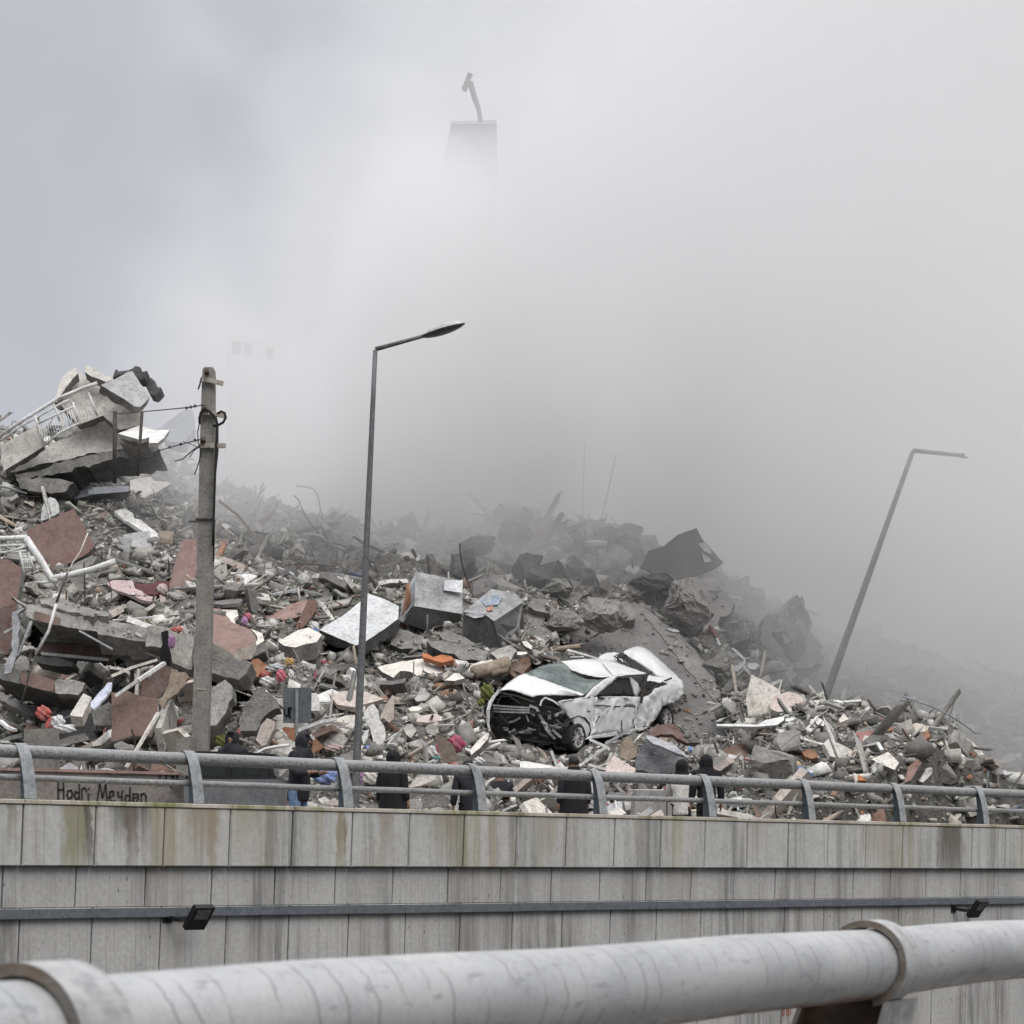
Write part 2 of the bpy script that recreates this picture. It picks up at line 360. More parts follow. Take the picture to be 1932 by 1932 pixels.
M['cap'] = streak_mat('mossy coping edge', (.45, .41, .35), (.2, .17, .1), (.2, .2, .09), rib=12, amt=.9, pits=False)
M['wallp'] = streak_mat('board-marked wall concrete', (.39, .382, .365), (.12, .115, .108), (.22, .2, .17), rib=30, amt=.7)
PW = 1.03
def panel_mesh(name, w, d, z0, z1, y0, mats, gap=.02, bev=.014):
    """panel w wide with bevelled front arrises; front face at y0, back at y0+d, leaning by SH"""
    g = G(); a, b = gap / 2, w - gap / 2
    def sx(z): return SH * (z - z0)
    vs = []
    for (i, y) in ((bev, y0), (0, y0 + bev), (0, y0 + d)):
        for (x, z) in ((a + i, z0 + i), (b - i, z0 + i), (b - i, z1 - i), (a + i, z1 - i)):
            vs.append((x + sx(z), y, z))
    fs = [(0, 1, 2, 3)]
    for k in (0, 4):
        for j in range(4): fs.append((k + j, k + 4 + j, k + 4 + (j + 1) % 4, k + (j + 1) % 4))
    fs.append((11, 10, 9, 8)); g.add(vs, fs)
    me = bpy.data.meshes.new(name); me.from_pydata([tuple(v) for v in g.v], [], g.f)
    for m in mats: me.materials.append(m)
    me.update(); return me
cop_me = panel_mesh('coping_panel', PW, .34, .10, .835, -.10, [M['coping']])
cap_me = panel_mesh('coping_cap', PW, .40, .835, .89, -.118, [M['cap']], gap=.006, bev=.008)
up_me = panel_mesh('wall_panel', PW, .22, -.40, .098, .0, [M['wallp']], gap=.018, bev=.008)
lo_me = panel_mesh('wall_panel', PW, .22, -6.0, -.402, .0, [M['wallp']], gap=.018, bev=.008)
for i in range(-14, 60):
    lean = rng.uniform(-.004, .004)
    for nm, me, off in (('coping_panel', cop_me, .23), ('coping_cap', cap_me, .27), ('wall_panel', up_me, .02 + PW * .0), ('wall_panel', lo_me, .0)):
        if nm != 'wall_panel' and i < -12: continue
        o = link(bpy.data.objects.new(nm, me), wall); o.location = (i * PW + off, lean if nm == 'coping_panel' else lean * .6, 0)
g_ = G(); g_.box((24, .36, -2.6), (76, .3, 6.4)); g_.box((24, .235, -3), (76, .02, 5.9)); g_.build('core', M['concrete'], wall)

# ---- grey cable trunking along the wall
M['trunk'] = mk('grey painted trunking', (.115, .125, .135), (.09, .1, .11), scale=1.5, rough=.55, bump=.08)
trunk = empty('cable_trunking', WP(-12, 0, -.47), (0, 0, WA)); tag(trunk, 'long dark grey cable trunking running along the ribbed wall', 'cable trunking')
g_ = G(); g_.box((1.47, -.035, 0), (2.934, .065, .118)); g_.box((1.47, -.070, .0), (2.934, .004, .104)); t0 = g_.build('trunking_section', M['trunk'], trunk)
for i in range(1, 15):
    o = t0.copy(); link(o, trunk); o.location = (i * 2.94 - (0 if i else 0), rng.uniform(-.003, .003), rng.uniform(-.003, .003))
# ---- floodlights
M['lampblack'] = mk('black lamp housing', (.018, .018, .02), (.012, .012, .013), rough=.5, bump=.1)
M['lampglass'] = mk('dusty lamp glass', (.16, .16, .165), (.1, .1, .11), rough=.25, bump=0)
def floodlight(u, v, label):
    s = (154550 / (5500 - u) - 28.1) / math.sin(WA) * 1.0
    Y = 154550 / (5500 - u); base = WP((Y - 28.1) / wd.y, 0, (HY - v) / F * Y)
    e = empty('floodlight', base, (0, 0, WA)); tag(e, label, 'floodlight')
    g = G(); T = Matrix.Rotation(R(40), 3, 'X')
    c = Vector((.10, -.36, -.02))
    g.box(c, (.30, .07, .36), T)
    for k in range(6): g.box(c + T @ Vector((-.125 + k * .05, .045, 0)), (.012, .03, .32), T)
    g.build('housing', M['lampblack'], e)
    g = G(); g.box(c + T @ Vector((0, -.037, .07)), (.2, .006, .15), T); g.build('glass', M['lampglass'], e)
    g = G(); g.bar((-.12, 0, -.02), (-.10, -.24, -.05), .05, .05); g.bar((-.10, -.22, -.05), (.02, -.33, -.04), .03, .06); g.box((-.12, -.008, -.02), (.14, .016, .14))
    g.build('bracket', M['lampblack'], e)
floodlight(330, 1727, 'black square floodlight under the trunking near the left edge of the wall')
floodlight(1806, 1712, 'black square floodlight under the trunking above the near pipe collar')

# ---- pipe rail
def rail_mat(name, col, blotch, lichen, sc=1.0):
    m, nt, b = new_mat(name); v = coords(nt, 'Object')
    n1 = noise(nt, mapping(nt, v, (.6 * sc, sc * 3, sc * 3)), 3, 5, .7); n2 = noise(nt, v, 24 * sc, 4, .7)
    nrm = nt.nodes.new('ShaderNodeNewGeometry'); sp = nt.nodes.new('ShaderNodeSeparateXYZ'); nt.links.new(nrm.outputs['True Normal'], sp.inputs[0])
    c = ramp(nt, n1, [(.3, tuple(x * .8 for x in col)), (.6, col)])
    f = ramp(nt, n2, [(.48, (0, 0, 0)), (.6, (1, 1, 1))])
    # dark blotches, stronger on faces that do not look up
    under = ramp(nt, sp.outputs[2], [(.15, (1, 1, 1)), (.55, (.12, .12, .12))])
    c = mix(nt, math_n(nt, 'MULTIPLY', math_n(nt, 'MULTIPLY', f, under), .75), c, blotch)
    f2 = ramp(nt, noise(nt, mapping(nt, v, (1, 1, 1), (4, 4, 4)), 15 * sc, 3, .6), [(.62, (0, 0, 0)), (.68, (1, 1, 1))])
    c = mix(nt, math_n(nt, 'MULTIPLY', f2, .6), c, lichen)
    nt.links.new(c, b.inputs['Base Color']); b.inputs['Roughness'].default_value = .55
    set_bump(nt, b, n2, .15, .003); return m
M['rail'] = rail_mat('weathered grey rail paint', (.24, .24, .236), (.075, .075, .075), (.42, .41, .38))
M['flange'] = mk('pale grey flange paint', (.30, .31, .31), (.23, .24, .245), scale=3, rough=.5, bump=.1)
M['web'] = mk('blue grey post web', (.10, .125, .145), (.06, .078, .09), scale=3, rough=.6, bump=.15)
rail = empty('guard_rail', WP(0, 0, .89), (0, 0, WA))
tag(rail, 'grey two-pipe guard rail on curved steel posts along the coping', 'guard rail')
RB = .15  # pipe axis offset inward from the wall face
def pipe(name, s0, s1, r, y, z, mat, parent, n=20, seg=.8):
    k = int((s1 - s0) / seg); g = G()
    g.tube([(s0 + (s1 - s0) * i / k, y, z + .003 * math.sin(i * 1.7)) for i in range(k + 1)], r, n)
    return g.build(name, mat, parent, smooth=True)
pipe('top_rail', -12, 60, .079, RB, .575, M['rail'], rail)
pipe('middle_rail', -12, 60, .040, RB - .04, .262, M['rail'], rail)
# post profile in the (y, z) plane: outer arc from over the pipe down to the coping
arc = []
for i in range(13):
    a = i / 12; ang = R(100 - 118 * a * .92)
    arc.append((a, ang))
def post_profile():
    out = []
    for i in range(5):      # wrap over the pipe
        t = R(100 + 0 - i * 22 + 70); t = R(150 - i * 22)
        out.append((RB - (-math.cos(t)) * 0 + math.cos(t) * .092, .575 + math.sin(t) * .092))
    p0 = Vector(out[-1]); 
    for i in range(1, 11):
        a = i / 10
        y = p0.x * (1 - a) ** 2 + (p0.x - .15) * 2 * a * (1 - a) + (-.095) * a * a
        z = p0.y * (1 - a) ** 2 + (p0.y - .04 - .1) * 2 * a * (1 - a) + 0 * a * a
        out.append((y, z))
    return out
# cos(t) positive = inward (+y); go over the top towards the outside
PR = []
for i in range(5):
    t = R(35 + i * 20); PR.append((RB + math.cos(t) * .093, .575 + math.sin(t) * .093))
p0 = PR[-1]
for i in range(1, 11):
    a = i / 10; c1 = (-.035, .52); p2 = (-.085, 0)
    PR.append((p0[0] * (1 - a) ** 2 + c1[0] * 2 * a * (1 - a) + p2[0] * a * a, p0[1] * (1 - a) ** 2 + c1[1] * 2 * a * (1 - a)))
def make_post(idx):
    e = bpy.data.objects.new('post', None); link(e, rail)
    g = G(); w = .082; th = .012; n = len(PR); vs = []
    for i, (y, z) in enumerate(PR):
        a = PR[max(0, i - 1)]; b = PR[min(n - 1, i + 1)]; d = Vector((b[0] - a[0], b[1] - a[1])).normalized(); nn = Vector((d.y, -d.x))
        if nn.dot(Vector((y - RB, z - .3))) < 0 and i < 5: nn = -nn
        if i >= 5 and nn.x > 0: nn = -nn
        for x in (-w, w):
            vs.append((x, y, z)); vs.append((x, y + nn.x * th, z + nn.y * th))
    fs = []
    for i in range(n - 1):
        a = i * 4; b = a + 4
        fs += [(a, b, b + 2, a + 2), (a + 1, a + 3, b + 3, b + 1), (a, a + 1, b + 1, b), (a + 2, b + 2, b + 3, a + 3)]
    fs += [(0, 2, 3, 1), (n * 4 - 4, n * 4 - 3, n * 4 - 1, n * 4 - 2)]
    g.add(vs, fs); fl = g.build('flange', M['flange'], e)
    g = G(); inner = []
    for i in range(9):
        a = i / 8; y = .135 * (1 - a) ** 2 + .10 * 2 * a * (1 - a) + .115 * a * a
        z = .52 * (1 - a) ** 2 + .3 * 2 * a * (1 - a)
        inner.append((y, z))
    outer = [p for p in PR[3:]]; poly = outer + inner[::-1]; m = len(poly)
    vs = [(x, y, z) for x in (-.008, .008) for (y, z) in poly]
    fs = [tuple(range(m)), tuple(range(2 * m - 1, m - 1, -1))] + [(i, (i + 1) % m, m + (i + 1) % m, m + i) for i in range(m)]
    g.add(vs, fs); g.build('web', M['web'], e)
    g = G(); g.box((0, .012, .006), (.17, .22, .012)); g.build('foot_plate', M['web'], e)
    return e
e0 = make_post(0); kids = list(e0.children)
e0.location = (.36, 0, 0)
for i in range(-4, 22):
    if i == 0: continue
    e = bpy.data.objects.new('post', None); link(e, rail); e.location = (.36 + i * 2.49, 0, 0)
    for k in kids:
        o = k.copy(); link(o, e)

# ================================================================ near pipe rail
nd = Vector((math.sin(R(28.1)), math.cos(R(28.1)), 0)); NA = math.atan2(nd.y, nd.x)
NP0 = Vector(((0 - CX) / F * 2.8, 2.8, -.203))
near = empty('near_pipe_rail', NP0, (0, 0, NA)); tag(near, 'thick pale grey painted pipe rail close to the camera with cracked paint', 'guard rail')
def near_mat():
    m, nt, b = new_mat('cracked pale pipe paint'); v = coords(nt, 'Object')
    n1 = noise(nt, mapping(nt, v, (2, 6, 6)), 1.6, 4, .6); c = ramp(nt, n1, [(.3, (.26, .265, .265)), (.6, (.365, .365, .36))])
    nf = noise(nt, v, 90, 3, .7); c = mix(nt, 1, c, ramp(nt, nf, [(.3, (.86, .86, .86)), (.6, (1.03, 1.03, 1.03))]), 'MULTIPLY')
    # hoop cracks: thin lines round the pipe, wandering a little
    sp = nt.nodes.new('ShaderNodeSeparateXYZ'); nt.links.new(v, sp.inputs[0])
    wob = noise(nt, mapping(nt, v, (3, 12, 12)), 1.0, 3, .6)
    x = math_n(nt, 'ADD', math_n(nt, 'MULTIPLY', sp.outputs[0], 7.5), math_n(nt, 'MULTIPLY', wob, .45))
    cx = nt.nodes.new('ShaderNodeCombineXYZ'); nt.links.new(x, cx.inputs[0])
    vo = nt.nodes.new('ShaderNodeTexVoronoi'); vo.feature = 'DISTANCE_TO_EDGE'; vo.voronoi_dimensions = '1D'; vo.inputs['Scale'].default_value = 1.6
    nt.links.new(x, vo.inputs['W'])
    ln = ramp(nt, vo.outputs['Distance'], [(.0, (1, 1, 1)), (.06, (0, 0, 0))])
    gt = noise(nt, mapping(nt, v, (5, 9, 9), (2, 0, 5)), 1.0, 3, .6); gf = ramp(nt, gt, [(.42, (0, 0, 0)), (.52, (.9, .9, .9))])
    side = ramp(nt, sp.outputs[2], [(.0, (1, 1, 1)), (1, (1, 1, 1))])
    c = mix(nt, math_n(nt, 'MULTIPLY', ln, gf), c, (.15, .15, .148))
    # scuffed bare patches
    sc = noise(nt, mapping(nt, v, (14, 40, 40), (9, 1, 3)), 1.0, 5, .65); c = mix(nt, ramp(nt, sc, [(.60, (0, 0, 0)), (.65, (.6, .6, .6))]), c, (.17, .175, .175))
    s2 = noise(nt, mapping(nt, v, (2.5, 5, 5), (3, 6, 1)), 1.0, 4, .6); c = mix(nt, ramp(nt, s2, [(.5, (0, 0, 0)), (.75, (.5, .5, .5))]), c, (.25, .25, .24))
    # rust creeping in from the underside
    zz = math_n(nt, 'ADD', sp.outputs[2], math_n(nt, 'MULTIPLY', noise(nt, mapping(nt, v, (9, 3, 3)), 1.5, 5, .7), .05))
    rf = ramp(nt, math_n(nt, 'ADD', math_n(nt, 'MULTIPLY', zz, 6), .7), [(.40, (.9, .9, .9)), (.49, (0, 0, 0))])
    c = mix(nt, rf, c, (.12, .06, .035))
    nt.links.new(c, b.inputs['Base Color']); b.inputs['Roughness'].default_value = .5; set_bump(nt, b, nf, .15, .002)
    return m
M['nearpipe'] = near_mat()
M['ringrust'] = mk('rusty ring edge', (.17, .162, .15), (.14, .105, .075), scale=14, rough=.7, bump=.4)
M['rustweb'] = mk('brown rusted post web', (.022, .016, .012), (.06, .03, .012), scale=5, rough=.8, bump=.4)
M['nearflange'] = mk('pale post flange', (.35, .35, .345), (.27, .27, .27), scale=6, rough=.5, bump=.1)
pipe('pipe', -2.6, 9.5, .080, 0, 0, M['nearpipe'], near, n=48, seg=.4)
def near_post(s):
    e = bpy.data.objects.new('post', None); link(e, near); e.location = (s, 0, 0)
    # sleeve: half hoop over the pipe with a visible end face
    g = G(); n = 40; L = .10; ri, ro = .083, .099
    a0, a1 = R(-78), R(200)
    vs = []; mi = []
    for i in range(n + 1):
        t = a0 + (a1 - a0) * i / n
        for (x, r) in ((0, ri), (0, ro), (L, ro), (L, ri)): vs.append((x, -math.cos(t) * r, math.sin(t) * r))
    for i in range(n):
        a = i * 4; b = a + 4
        g.f += [[a, b, b + 1, a + 1], [a + 1, b + 1, b + 2, a + 2], [a + 2, b + 2, b + 3, a + 3]]; g.m += [1, 0, 1]
    g.f += [[0, 1, 2, 3], [n * 4, n * 4 + 3, n * 4 + 2, n * 4 + 1]]; g.m += [0, 0]
    g.v = [Vector(v) for v in vs]; g.build('sleeve', [M['nearflange'], M['ringrust']], e)
    # web plate and the two flanges, curving down and away
    def curve(y0, y1, z0, z1, bulge, k=10):
        return [(y0 + (y1 - y0) * (i / k) + bulge * math.sin(math.pi * i / k), z0 + (z1 - z0) * i / k) for i in range(k + 1)]
    right = curve(-.045, .10, -.085, -.60, .0); left = curve(.14, .305, -.075, -.60, .015)
    g = G(); poly = [(-.03, -.086), (.075, -.062)] + left + right[::-1]; m = len(poly)
    vs = [(x, y, z) for x in (.035, .047) for (y, z) in poly]
    g.add(vs, [tuple(range(m)), tuple(range(2 * m - 1, m - 1, -1))] + [(i, (i + 1) % m, m + (i + 1) % m, m + i) for i in range(m)]); g.build('web', M['rustweb'], e)
    for nm, cur, mt, dy in (('flange', right, M['nearflange'], -.013), ('flange', left, M['ringrust'], .012)):
        g = G(); vs = []
        for (y, z) in cur:
            for x in (0, .21): vs += [(x, y, z), (x, y + dy, z)]
        fs = []
        for i in range(len(cur) - 1):
            a = i * 4; b = a + 4; fs += [(a, b, b + 2, a + 2), (a + 1, a + 3, b + 3, b + 1), (a, a + 1, b + 1, b), (a + 2, b + 2, b + 3, a + 3)]
        fs += [(0, 2, 3, 1), (len(cur) * 4 - 4, len(cur) * 4 - 3, len(cur) * 4 - 1, len(cur) * 4 - 2)]
        g.add(vs, fs); g.build(nm, mt, e)
    return e
for s in (.03 - 2.92, .03, 2.98, 5.9, 8.8): near_post(s)
g_ = G(); g_.box((3, .2, -3.4), (16, .7, 5.6)); o = g_.build('near_parapet', M['concrete_light']); o.location = NP0; o.rotation_euler = (0, 0, NA)
tag(o, 'concrete parapet carrying the near pipe rail below the view', 'parapet')
# red letters on a small plate by the wall foot, seen under the near pipe
M['redtext'] = mk('faded red paint', (.30, .07, .05), (.2, .06, .05), bump=0)
def strokes(name, lines, w, mat, origin, ux, uz, parent=None, lift=.004, depth=.003):
    """flat hand-painted strokes: polylines given in a local (x, z) plane"""
    g = G(); nrm = ux.cross(uz).normalized()
    if nrm.y > 0: nrm = -nrm
    for ln in lines:
        pts = [origin + ux * a + uz * b + nrm * lift for a, b in ln]
        for p, q in zip(pts, pts[1:]):
            d = (q - p).normalized(); sd = d.cross(nrm).normalized() * w / 2; p2 = p - d * w * .3; q2 = q + d * w * .3
            vs = [p2 - sd, p2 + sd, q2 + sd, q2 - sd]; g.add(vs + [x + nrm * depth for x in vs], [(0, 1, 2, 3), (7, 6, 5, 4), (0, 4, 5, 1), (1, 5, 6, 2), (2, 6, 7, 3), (3, 7, 4, 0)])
    return g.build(name, mat, parent)
def Wuv(u, v):   # point on the face of the lower wall
    Y = 154550 / (5500 - u); s = (Y - 28.1) / wd.y; return WP(s, 0, (HY - v) / F * Y)
oval = lambda cx, cz, rx, rz, k=12: [(cx + rx * math.cos(2 * math.pi * i / k), cz + rz * math.sin(2 * math.pi * i / k)) for i in range(k + 1)]
o = strokes('painted_letters', [oval(.05, .06, .022, .06), [(.14, 0), (.14, .1), (.15, .07), (.18, .11), (.19, .0)], [(.24, .02), (.24, .15)]], .022, M['redtext'], Wuv(1474, 1917), wd, Vector((0, 0, 1)), lift=.002)
tag(o, 'small faded red letters painted on the lower wall under the near pipe', 'painted letters')
# ================================================================ poles and lamps
M['poleconc'] = mk('weathered pole concrete', (.24, .23, .205), (.17, .16, .145), scale=1.2, bump=.4, spots=((.12, .1, .07), 2.2, .66))
M['cable'] = mk('black cable', (.012, .012, .013), (.01, .01, .01), rough=.6, bump=0)
M['cleat'] = mk('cream steel crossarm', (.42, .39, .33), (.3, .26, .2), scale=8, bump=.2)
M['insul'] = mk('brown insulator', (.06, .035, .025), (.04, .02, .015), rough=.4, bump=0)
PY = 40.
def cpole():
    e = empty('concrete_pole', P(375, 1619, PY)); tag(e, 'tall square concrete utility pole with cream crossarms and black cables', 'utility pole')
    off = e.location
    def q(u, v, Y=PY): return P(u, v, Y) - off
    g = G(); rows = [(1640, 356.5, 393.5), (1420, 360, 391.5), (1200, 368, 398), (1000, 373, 402), (850, 376.5, 403.5), (710, 381, 404.5), (697, 382, 404), (692.5, 385, 401)]
    vs = []
    for (v, a, b) in rows:
        w = (b - a) / F * PY
        for Y in (PY, PY + w):
            for u in (a, b): vs.append(q(u, v, PY) + Vector((0, Y - PY, 0)))
    fs = []
    for i in range(len(rows) - 1):
        a = i * 4; b = a + 4; fs += [(a, a + 1, b + 1, b), (a + 1, a + 3, b + 3, b + 1), (a + 3, a + 2, b + 2, b + 3), (a + 2, a, b, b + 2)]
    fs.append((len(vs) - 4, len(vs) - 3, len(vs) - 1, len(vs) - 2)); g.add(vs, fs); g.build('shaft', M['poleconc'], e)
    YF = PY - .06
    for (pl, mi) in (([(380, 716), (398, 718), (421, 724)], 0), ([(382, 778), (400, 780), (425, 785)], 0), ([(378, 841), (400, 841), (426, 841)], 0)):
        g = G()
        for a, b in zip(pl, pl[1:]): g.bar(q(*a, YF), q(*b, YF), .05, .075)
        for (a, b) in pl[1:]:
            g.box(q(a - 6, b, YF - .04), (.02, .03, .05))
        g.build('crossarm', M['cleat'], e)
    for (u, v) in ((390, 703), (386, 771), (383, 832)):
        g = G(); c = q(u, v, YF - .06); g.tube([c + Vector((0, .1, 0)), c, c - Vector((0, .06, 0))], [.03, .045, .03], 10); g.tube([c + Vector((0, -.02, -.04)), c + Vector((0, -.02, .06))], [.04, .03], 8); g.build('insulator', M['insul'], e, smooth=True)
    g = G(); c = Vector(); g.bar(q(356, 984, YF), q(375, 984, YF), .03, .03); g.box(q(388, 981.5, PY + .12) , (.30, .31, .025)); g.build('band', M['iron'], e)
    g = G()
    g.tube([q(*p, YF - .05) for p in ((377, 800), (376, 790), (379, 778), (386, 772), (396, 776), (405, 786), (409, 800), (409, 820), (407, 860), (405, 920), (403, 990), (402, 1030))], .022, 6)
    g.tube([q(*p, YF - .02) for p in ((402, 804), (412, 802), (421, 797), (426, 788), (424, 779), (417, 776), (411, 781))], .022, 6)
    g.tube([q(*p, YF) for p in ((406, 780), (411, 800), (411, 850), (406, 900), (404.5, 960), (403, 1060))], .014, 6)
    g.tube([q(*p, YF - .02) for p in ((377, 795), (373, 815), (374, 835), (379, 850), (376, 870), (371, 885), (367, 896))], .010, 5)
    g.tube([q(*p, YF - .02) for p in ((380, 712), (377, 726), (374, 735))], .014, 5)
    g.build('cable', M['cable'], e, smooth=True)
    g = G()
    for (x0, y0, x1, y1) in ((372, 1300, 381, 1301), (384, 1300, 388, 1300.5)): g.bar(q(x0, y0, PY - .01), q(x1, y1, PY - .01), .01, .02)
    g.build('stencil_mark', M['cleat'], e)
    return e
cpole()
M['wire'] = mk('thin dark wire', (.05, .05, .055), (.04, .04, .04), rough=.6, bump=0)
def wire(name, pts, r, label, knots=()):
    g = G(); g.tube([P(*p) for p in pts], r, 5)
    for (u, v, Y) in knots: g.tube([P(u - 3, v + .6, Y), P(u, v, Y), P(u + 3, v - .6, Y)], [.01, .035, .01], 6)
    o = g.build(name, M['wire'], None); tag(o, label, 'wire'); return o
wire('barbed_wire', [(382, 764, 39.8), (362, 768, 41), (300, 774, 45), (217, 781, 50)], .011, 'upper barbed wire running left from the concrete pole', [(352, 769.5, 42), (368, 766, 41), (360, 768, 41.5)])
wire('barbed_wire', [(378, 829, 39.8), (350, 836, 41), (300, 850, 45), (262, 862, 49)], .011, 'lower barbed wire drooping left from the concrete pole', [(300, 850, 45), (320, 844, 43.5), (341, 838, 41.5), (368, 830.5, 40.3)])
wire('loose_wire', [(378, 839, 39.8), (362, 851, 40), (345, 866, 40.2), (330, 870, 40.3)], .010, 'cut wire end hanging left below the lowest crossarm')
wire('loose_wire', [(377, 843, 39.8), (366, 850, 40), (358, 863, 40)], .008, 'short frayed wire end beside the cut wire on the pole')
wire('loose_wire', [(376, 845, 39.8), (360, 838, 40.2), (345, 833, 40.6)], .008, 'thin wire end pointing up and left from the lowest crossarm')

def lamp(name, label, base, top, arm, Y, r0, r1, ra, head, lens, mat):
    e = empty(name, P(*base, Y)); off = e.location.copy(); tag(e, label, 'street lamp')
    q = lambda u, v, dy=0: P(u, v, Y + dy) - off
    g = G(); k = 10
    g.tube([q(base[0] + (top[0] - base[0]) * i / k, base[1] + (top[1] - base[1]) * i / k) for i in range(k + 1)], [r0 + (r1 - r0) * i / k for i in range(k + 1)], 12); g.build('pole', mat, e, smooth=True)
    g = G(); g.tube([q(top[0], top[1] - 2), q(*arm)], [r1, ra], 10); g.build('arm', mat, e, smooth=True)
    return e, q
M['lamppole'] = rail_mat('grey galvanised pole', (.115, .12, .122), (.055, .055, .058), (.22, .22, .22), .6)
e, q = lamp('street_lamp', 'upright grey street lamp with a long arm and oval head', (664, 1640), (708, 661), (806, 632), 44., .083, .042, .034, None, None, M['lamppole'])
M['lamphead'] = mk('pale lamp head shell', (.5, .5, .49), (.36, .36, .35), rough=.5, bump=.1)
# oval head along the arm direction
def head(e, a, b, rw, mat1, mat2, lensname='lens'):
    d = (b - a); L = d.length; d.normalize(); side = Vector((0, 1, 0)); up = side.cross(d).normalized()
    if up.z < 0: up = -up
    rows = []; n = 10
    for part, sgn, nm, mt in ((0, 1, 'shell', mat1), (1, -1, lensname, mat2)):
        g = G(); vs = []; K = 10
        for i in range(K + 1):
            t = i / K; w = rw * (math.sin(math.pi * min(1, .12 + t * .86)) ** .6); h = w * (.55 if sgn > 0 else .42)
            for k in range(n + 1):
                an = math.pi * k / n; vs.append(a + d * (L * t) + side * (math.cos(an) * w) + up * (sgn * math.sin(an) * h))
        fs = [(i * (n + 1) + k, i * (n + 1) + k + 1, (i + 1) * (n + 1) + k + 1, (i + 1) * (n + 1) + k) for i in range(K) for k in range(n)]
        fs += [tuple(range(n + 1)), tuple(range(K * (n + 1), (K + 1) * (n + 1)))]
        g.add(vs, fs); g.build(nm, mt, e, smooth=True)
M['lens'] = mk('grimy lamp lens', (.10, .095, .09), (.06, .055, .05), rough=.3, bump=0)
head(e, q(801, 633), q(877, 610), .20, M['lamphead'], M['lens'])
e, q = lamp('street_lamp', 'leaning grey street lamp with a bare bent arm, half lost in the smoke', (1545, 1350), (1722, 852), (1819, 860), 54.5, .095, .05, .04, None, None, M['lamppole'])
g = G(); g.bar(q(1812, 859), q(1820, 858), .05, .06); g.bar(q(1812, 862), q(1826, 863.5), .05, .035); g.build('broken_bracket', M['lamppole'], e)

# ================================================================ road sign seen from behind
M['signback'] = mk('dark grey sign back', (.115, .125, .135), (.095, .105, .115), rough=.55, bump=.05)
SY = 42.
e = empty('road_sign', P(557, 1636, SY)); tag(e, 'dark grey back of a square road sign with a black scrawl', 'road sign'); off = e.location.copy()
q = lambda u, v, dy=0: P(u, v, SY + dy) - off
g = G(); g.add([q(534, 1297), q(588, 1298), q(587, 1365), q(534, 1364), q(534, 1297, .02), q(588, 1298, .02), q(587, 1365, .02), q(534, 1364, .02)], [(3, 2, 1, 0), (4, 5, 6, 7), (0, 1, 5, 4), (1, 2, 6, 5), (2, 3, 7, 6), (3, 0, 4, 7)]); g.build('plate', M['signback'], e)
g = G(); g.tube([q(559, 1640, -.03), q(560, 1299, -.03)], .03, 10); g.build('post', M['lamppole'], e, smooth=True)
strokes('scrawl', [[(0, .14), (0, .04), (.03, 0), (.06, .03), (.07, .15)], [(.07, .15), (.08, -.01)], [(.10, .16), (.10, -.03)], [(.10, .16), (.13, .14)]], .03, M['cable'], q(537, 1352), Vector((1, 0, 0)), Vector((0, 0, 1)), e)

# ================================================================ graffiti wall, pillar, dark vehicle behind the rail
GWY = 38.
gw = empty('graffiti_wall', P(215, 1606, GWY)); tag(gw, 'low grey brown wall with black handwritten graffiti behind the rail', 'wall'); off = gw.location.copy()
q = lambda u, v, dy=0: P(u, v, GWY + dy) - off
M['gwall'] = mk('grimy low wall', (.25, .225, .205), (.15, .13, .12), scale=1.4, bump=.4, spots=((.09, .08, .075), 1.6, .6))
def quadbox(g, pl, th, mi=0):
    n = len(pl); vs = pl + [p + Vector((0, th, 0)) for p in pl]
    g.add(vs, [tuple(range(n))[::-1], tuple(range(n, 2 * n))] + [(i, (i + 1) % n, n + (i + 1) % n, n + i) for i in range(n)], mi)
g = G(); quadbox(g, [q(-60, 1452), q(345, 1462), q(352, 1480), q(348, 1500), q(352, 1606), q(-60, 1606)], .25); g.build('masonry', M['gwall'], gw)
g = G(); quadbox(g, [q(-60, 1446, -.04), q(338, 1457, -.04), q(338, 1462, -.04), q(-60, 1452, -.04)], .33); g.build('top_course', M['pinkish'], gw)
M['spray'] = mk('black spray paint', (.03, .028, .027), (.05, .045, .04), rough=.8, bump=0)
L = {'H': ([[(0, 0), (0, .32)], [(.12, 0), (.11, .32)], [(0, .17), (.12, .18)]], .19),
     'o': ([[(.09, .17), (.02, .16), (0, .07), (.04, .01), (.10, .03), (.12, .1), (.09, .17)]], .16),
     'd': ([[(.10, .13), (.03, .15), (0, .06), (.05, 0), (.10, .05)], [(.11, .3), (.11, .0)]], .17),
     'r': ([[(0, 0), (0, .22), (.06, .24), (.10, .17)]], .14), 'i': ([[(0, 0), (.0, .13)], [(0, .22), (.01, .24)]], .12), ' ': ([], .07),
     'M': ([[(0, 0), (.06, .33), (.12, .08), (.19, .32), (.22, .0)]], .27),
     'e': ([[(0, .08), (.1, .13), (.08, .21), (.02, .2), (-.01, .08), (.05, .0), (.12, .03)]], .18),
     'y': ([[(0, .2), (.02, .1), (.08, .1)], [(.10, .22), (.09, .02)]], .16),
     'a': ([[(.1, .18), (.02, .18), (0, .05), (.07, 0), (.12, .08), (.12, .17)], [(.03, .09), (.1, .12)]], .18), 'n': ([[(0, 0), (.01, .18), (.07, .2), (.11, .14), (.11, -.02)]], .14)}
lines = []; x = 0
for i, ch in enumerate('Hodri Meydan'):
    ls, w = L[ch]; dz = -.02 * i
    lines += [[(x + a, b * .82 + dz * .35 + rng.uniform(-.004, .004)) for a, b in l] for l in ls]; x += w
k = (280 - 112) / F * GWY / x
lines = [[(a * k, b) for a, b in l] for l in lines]
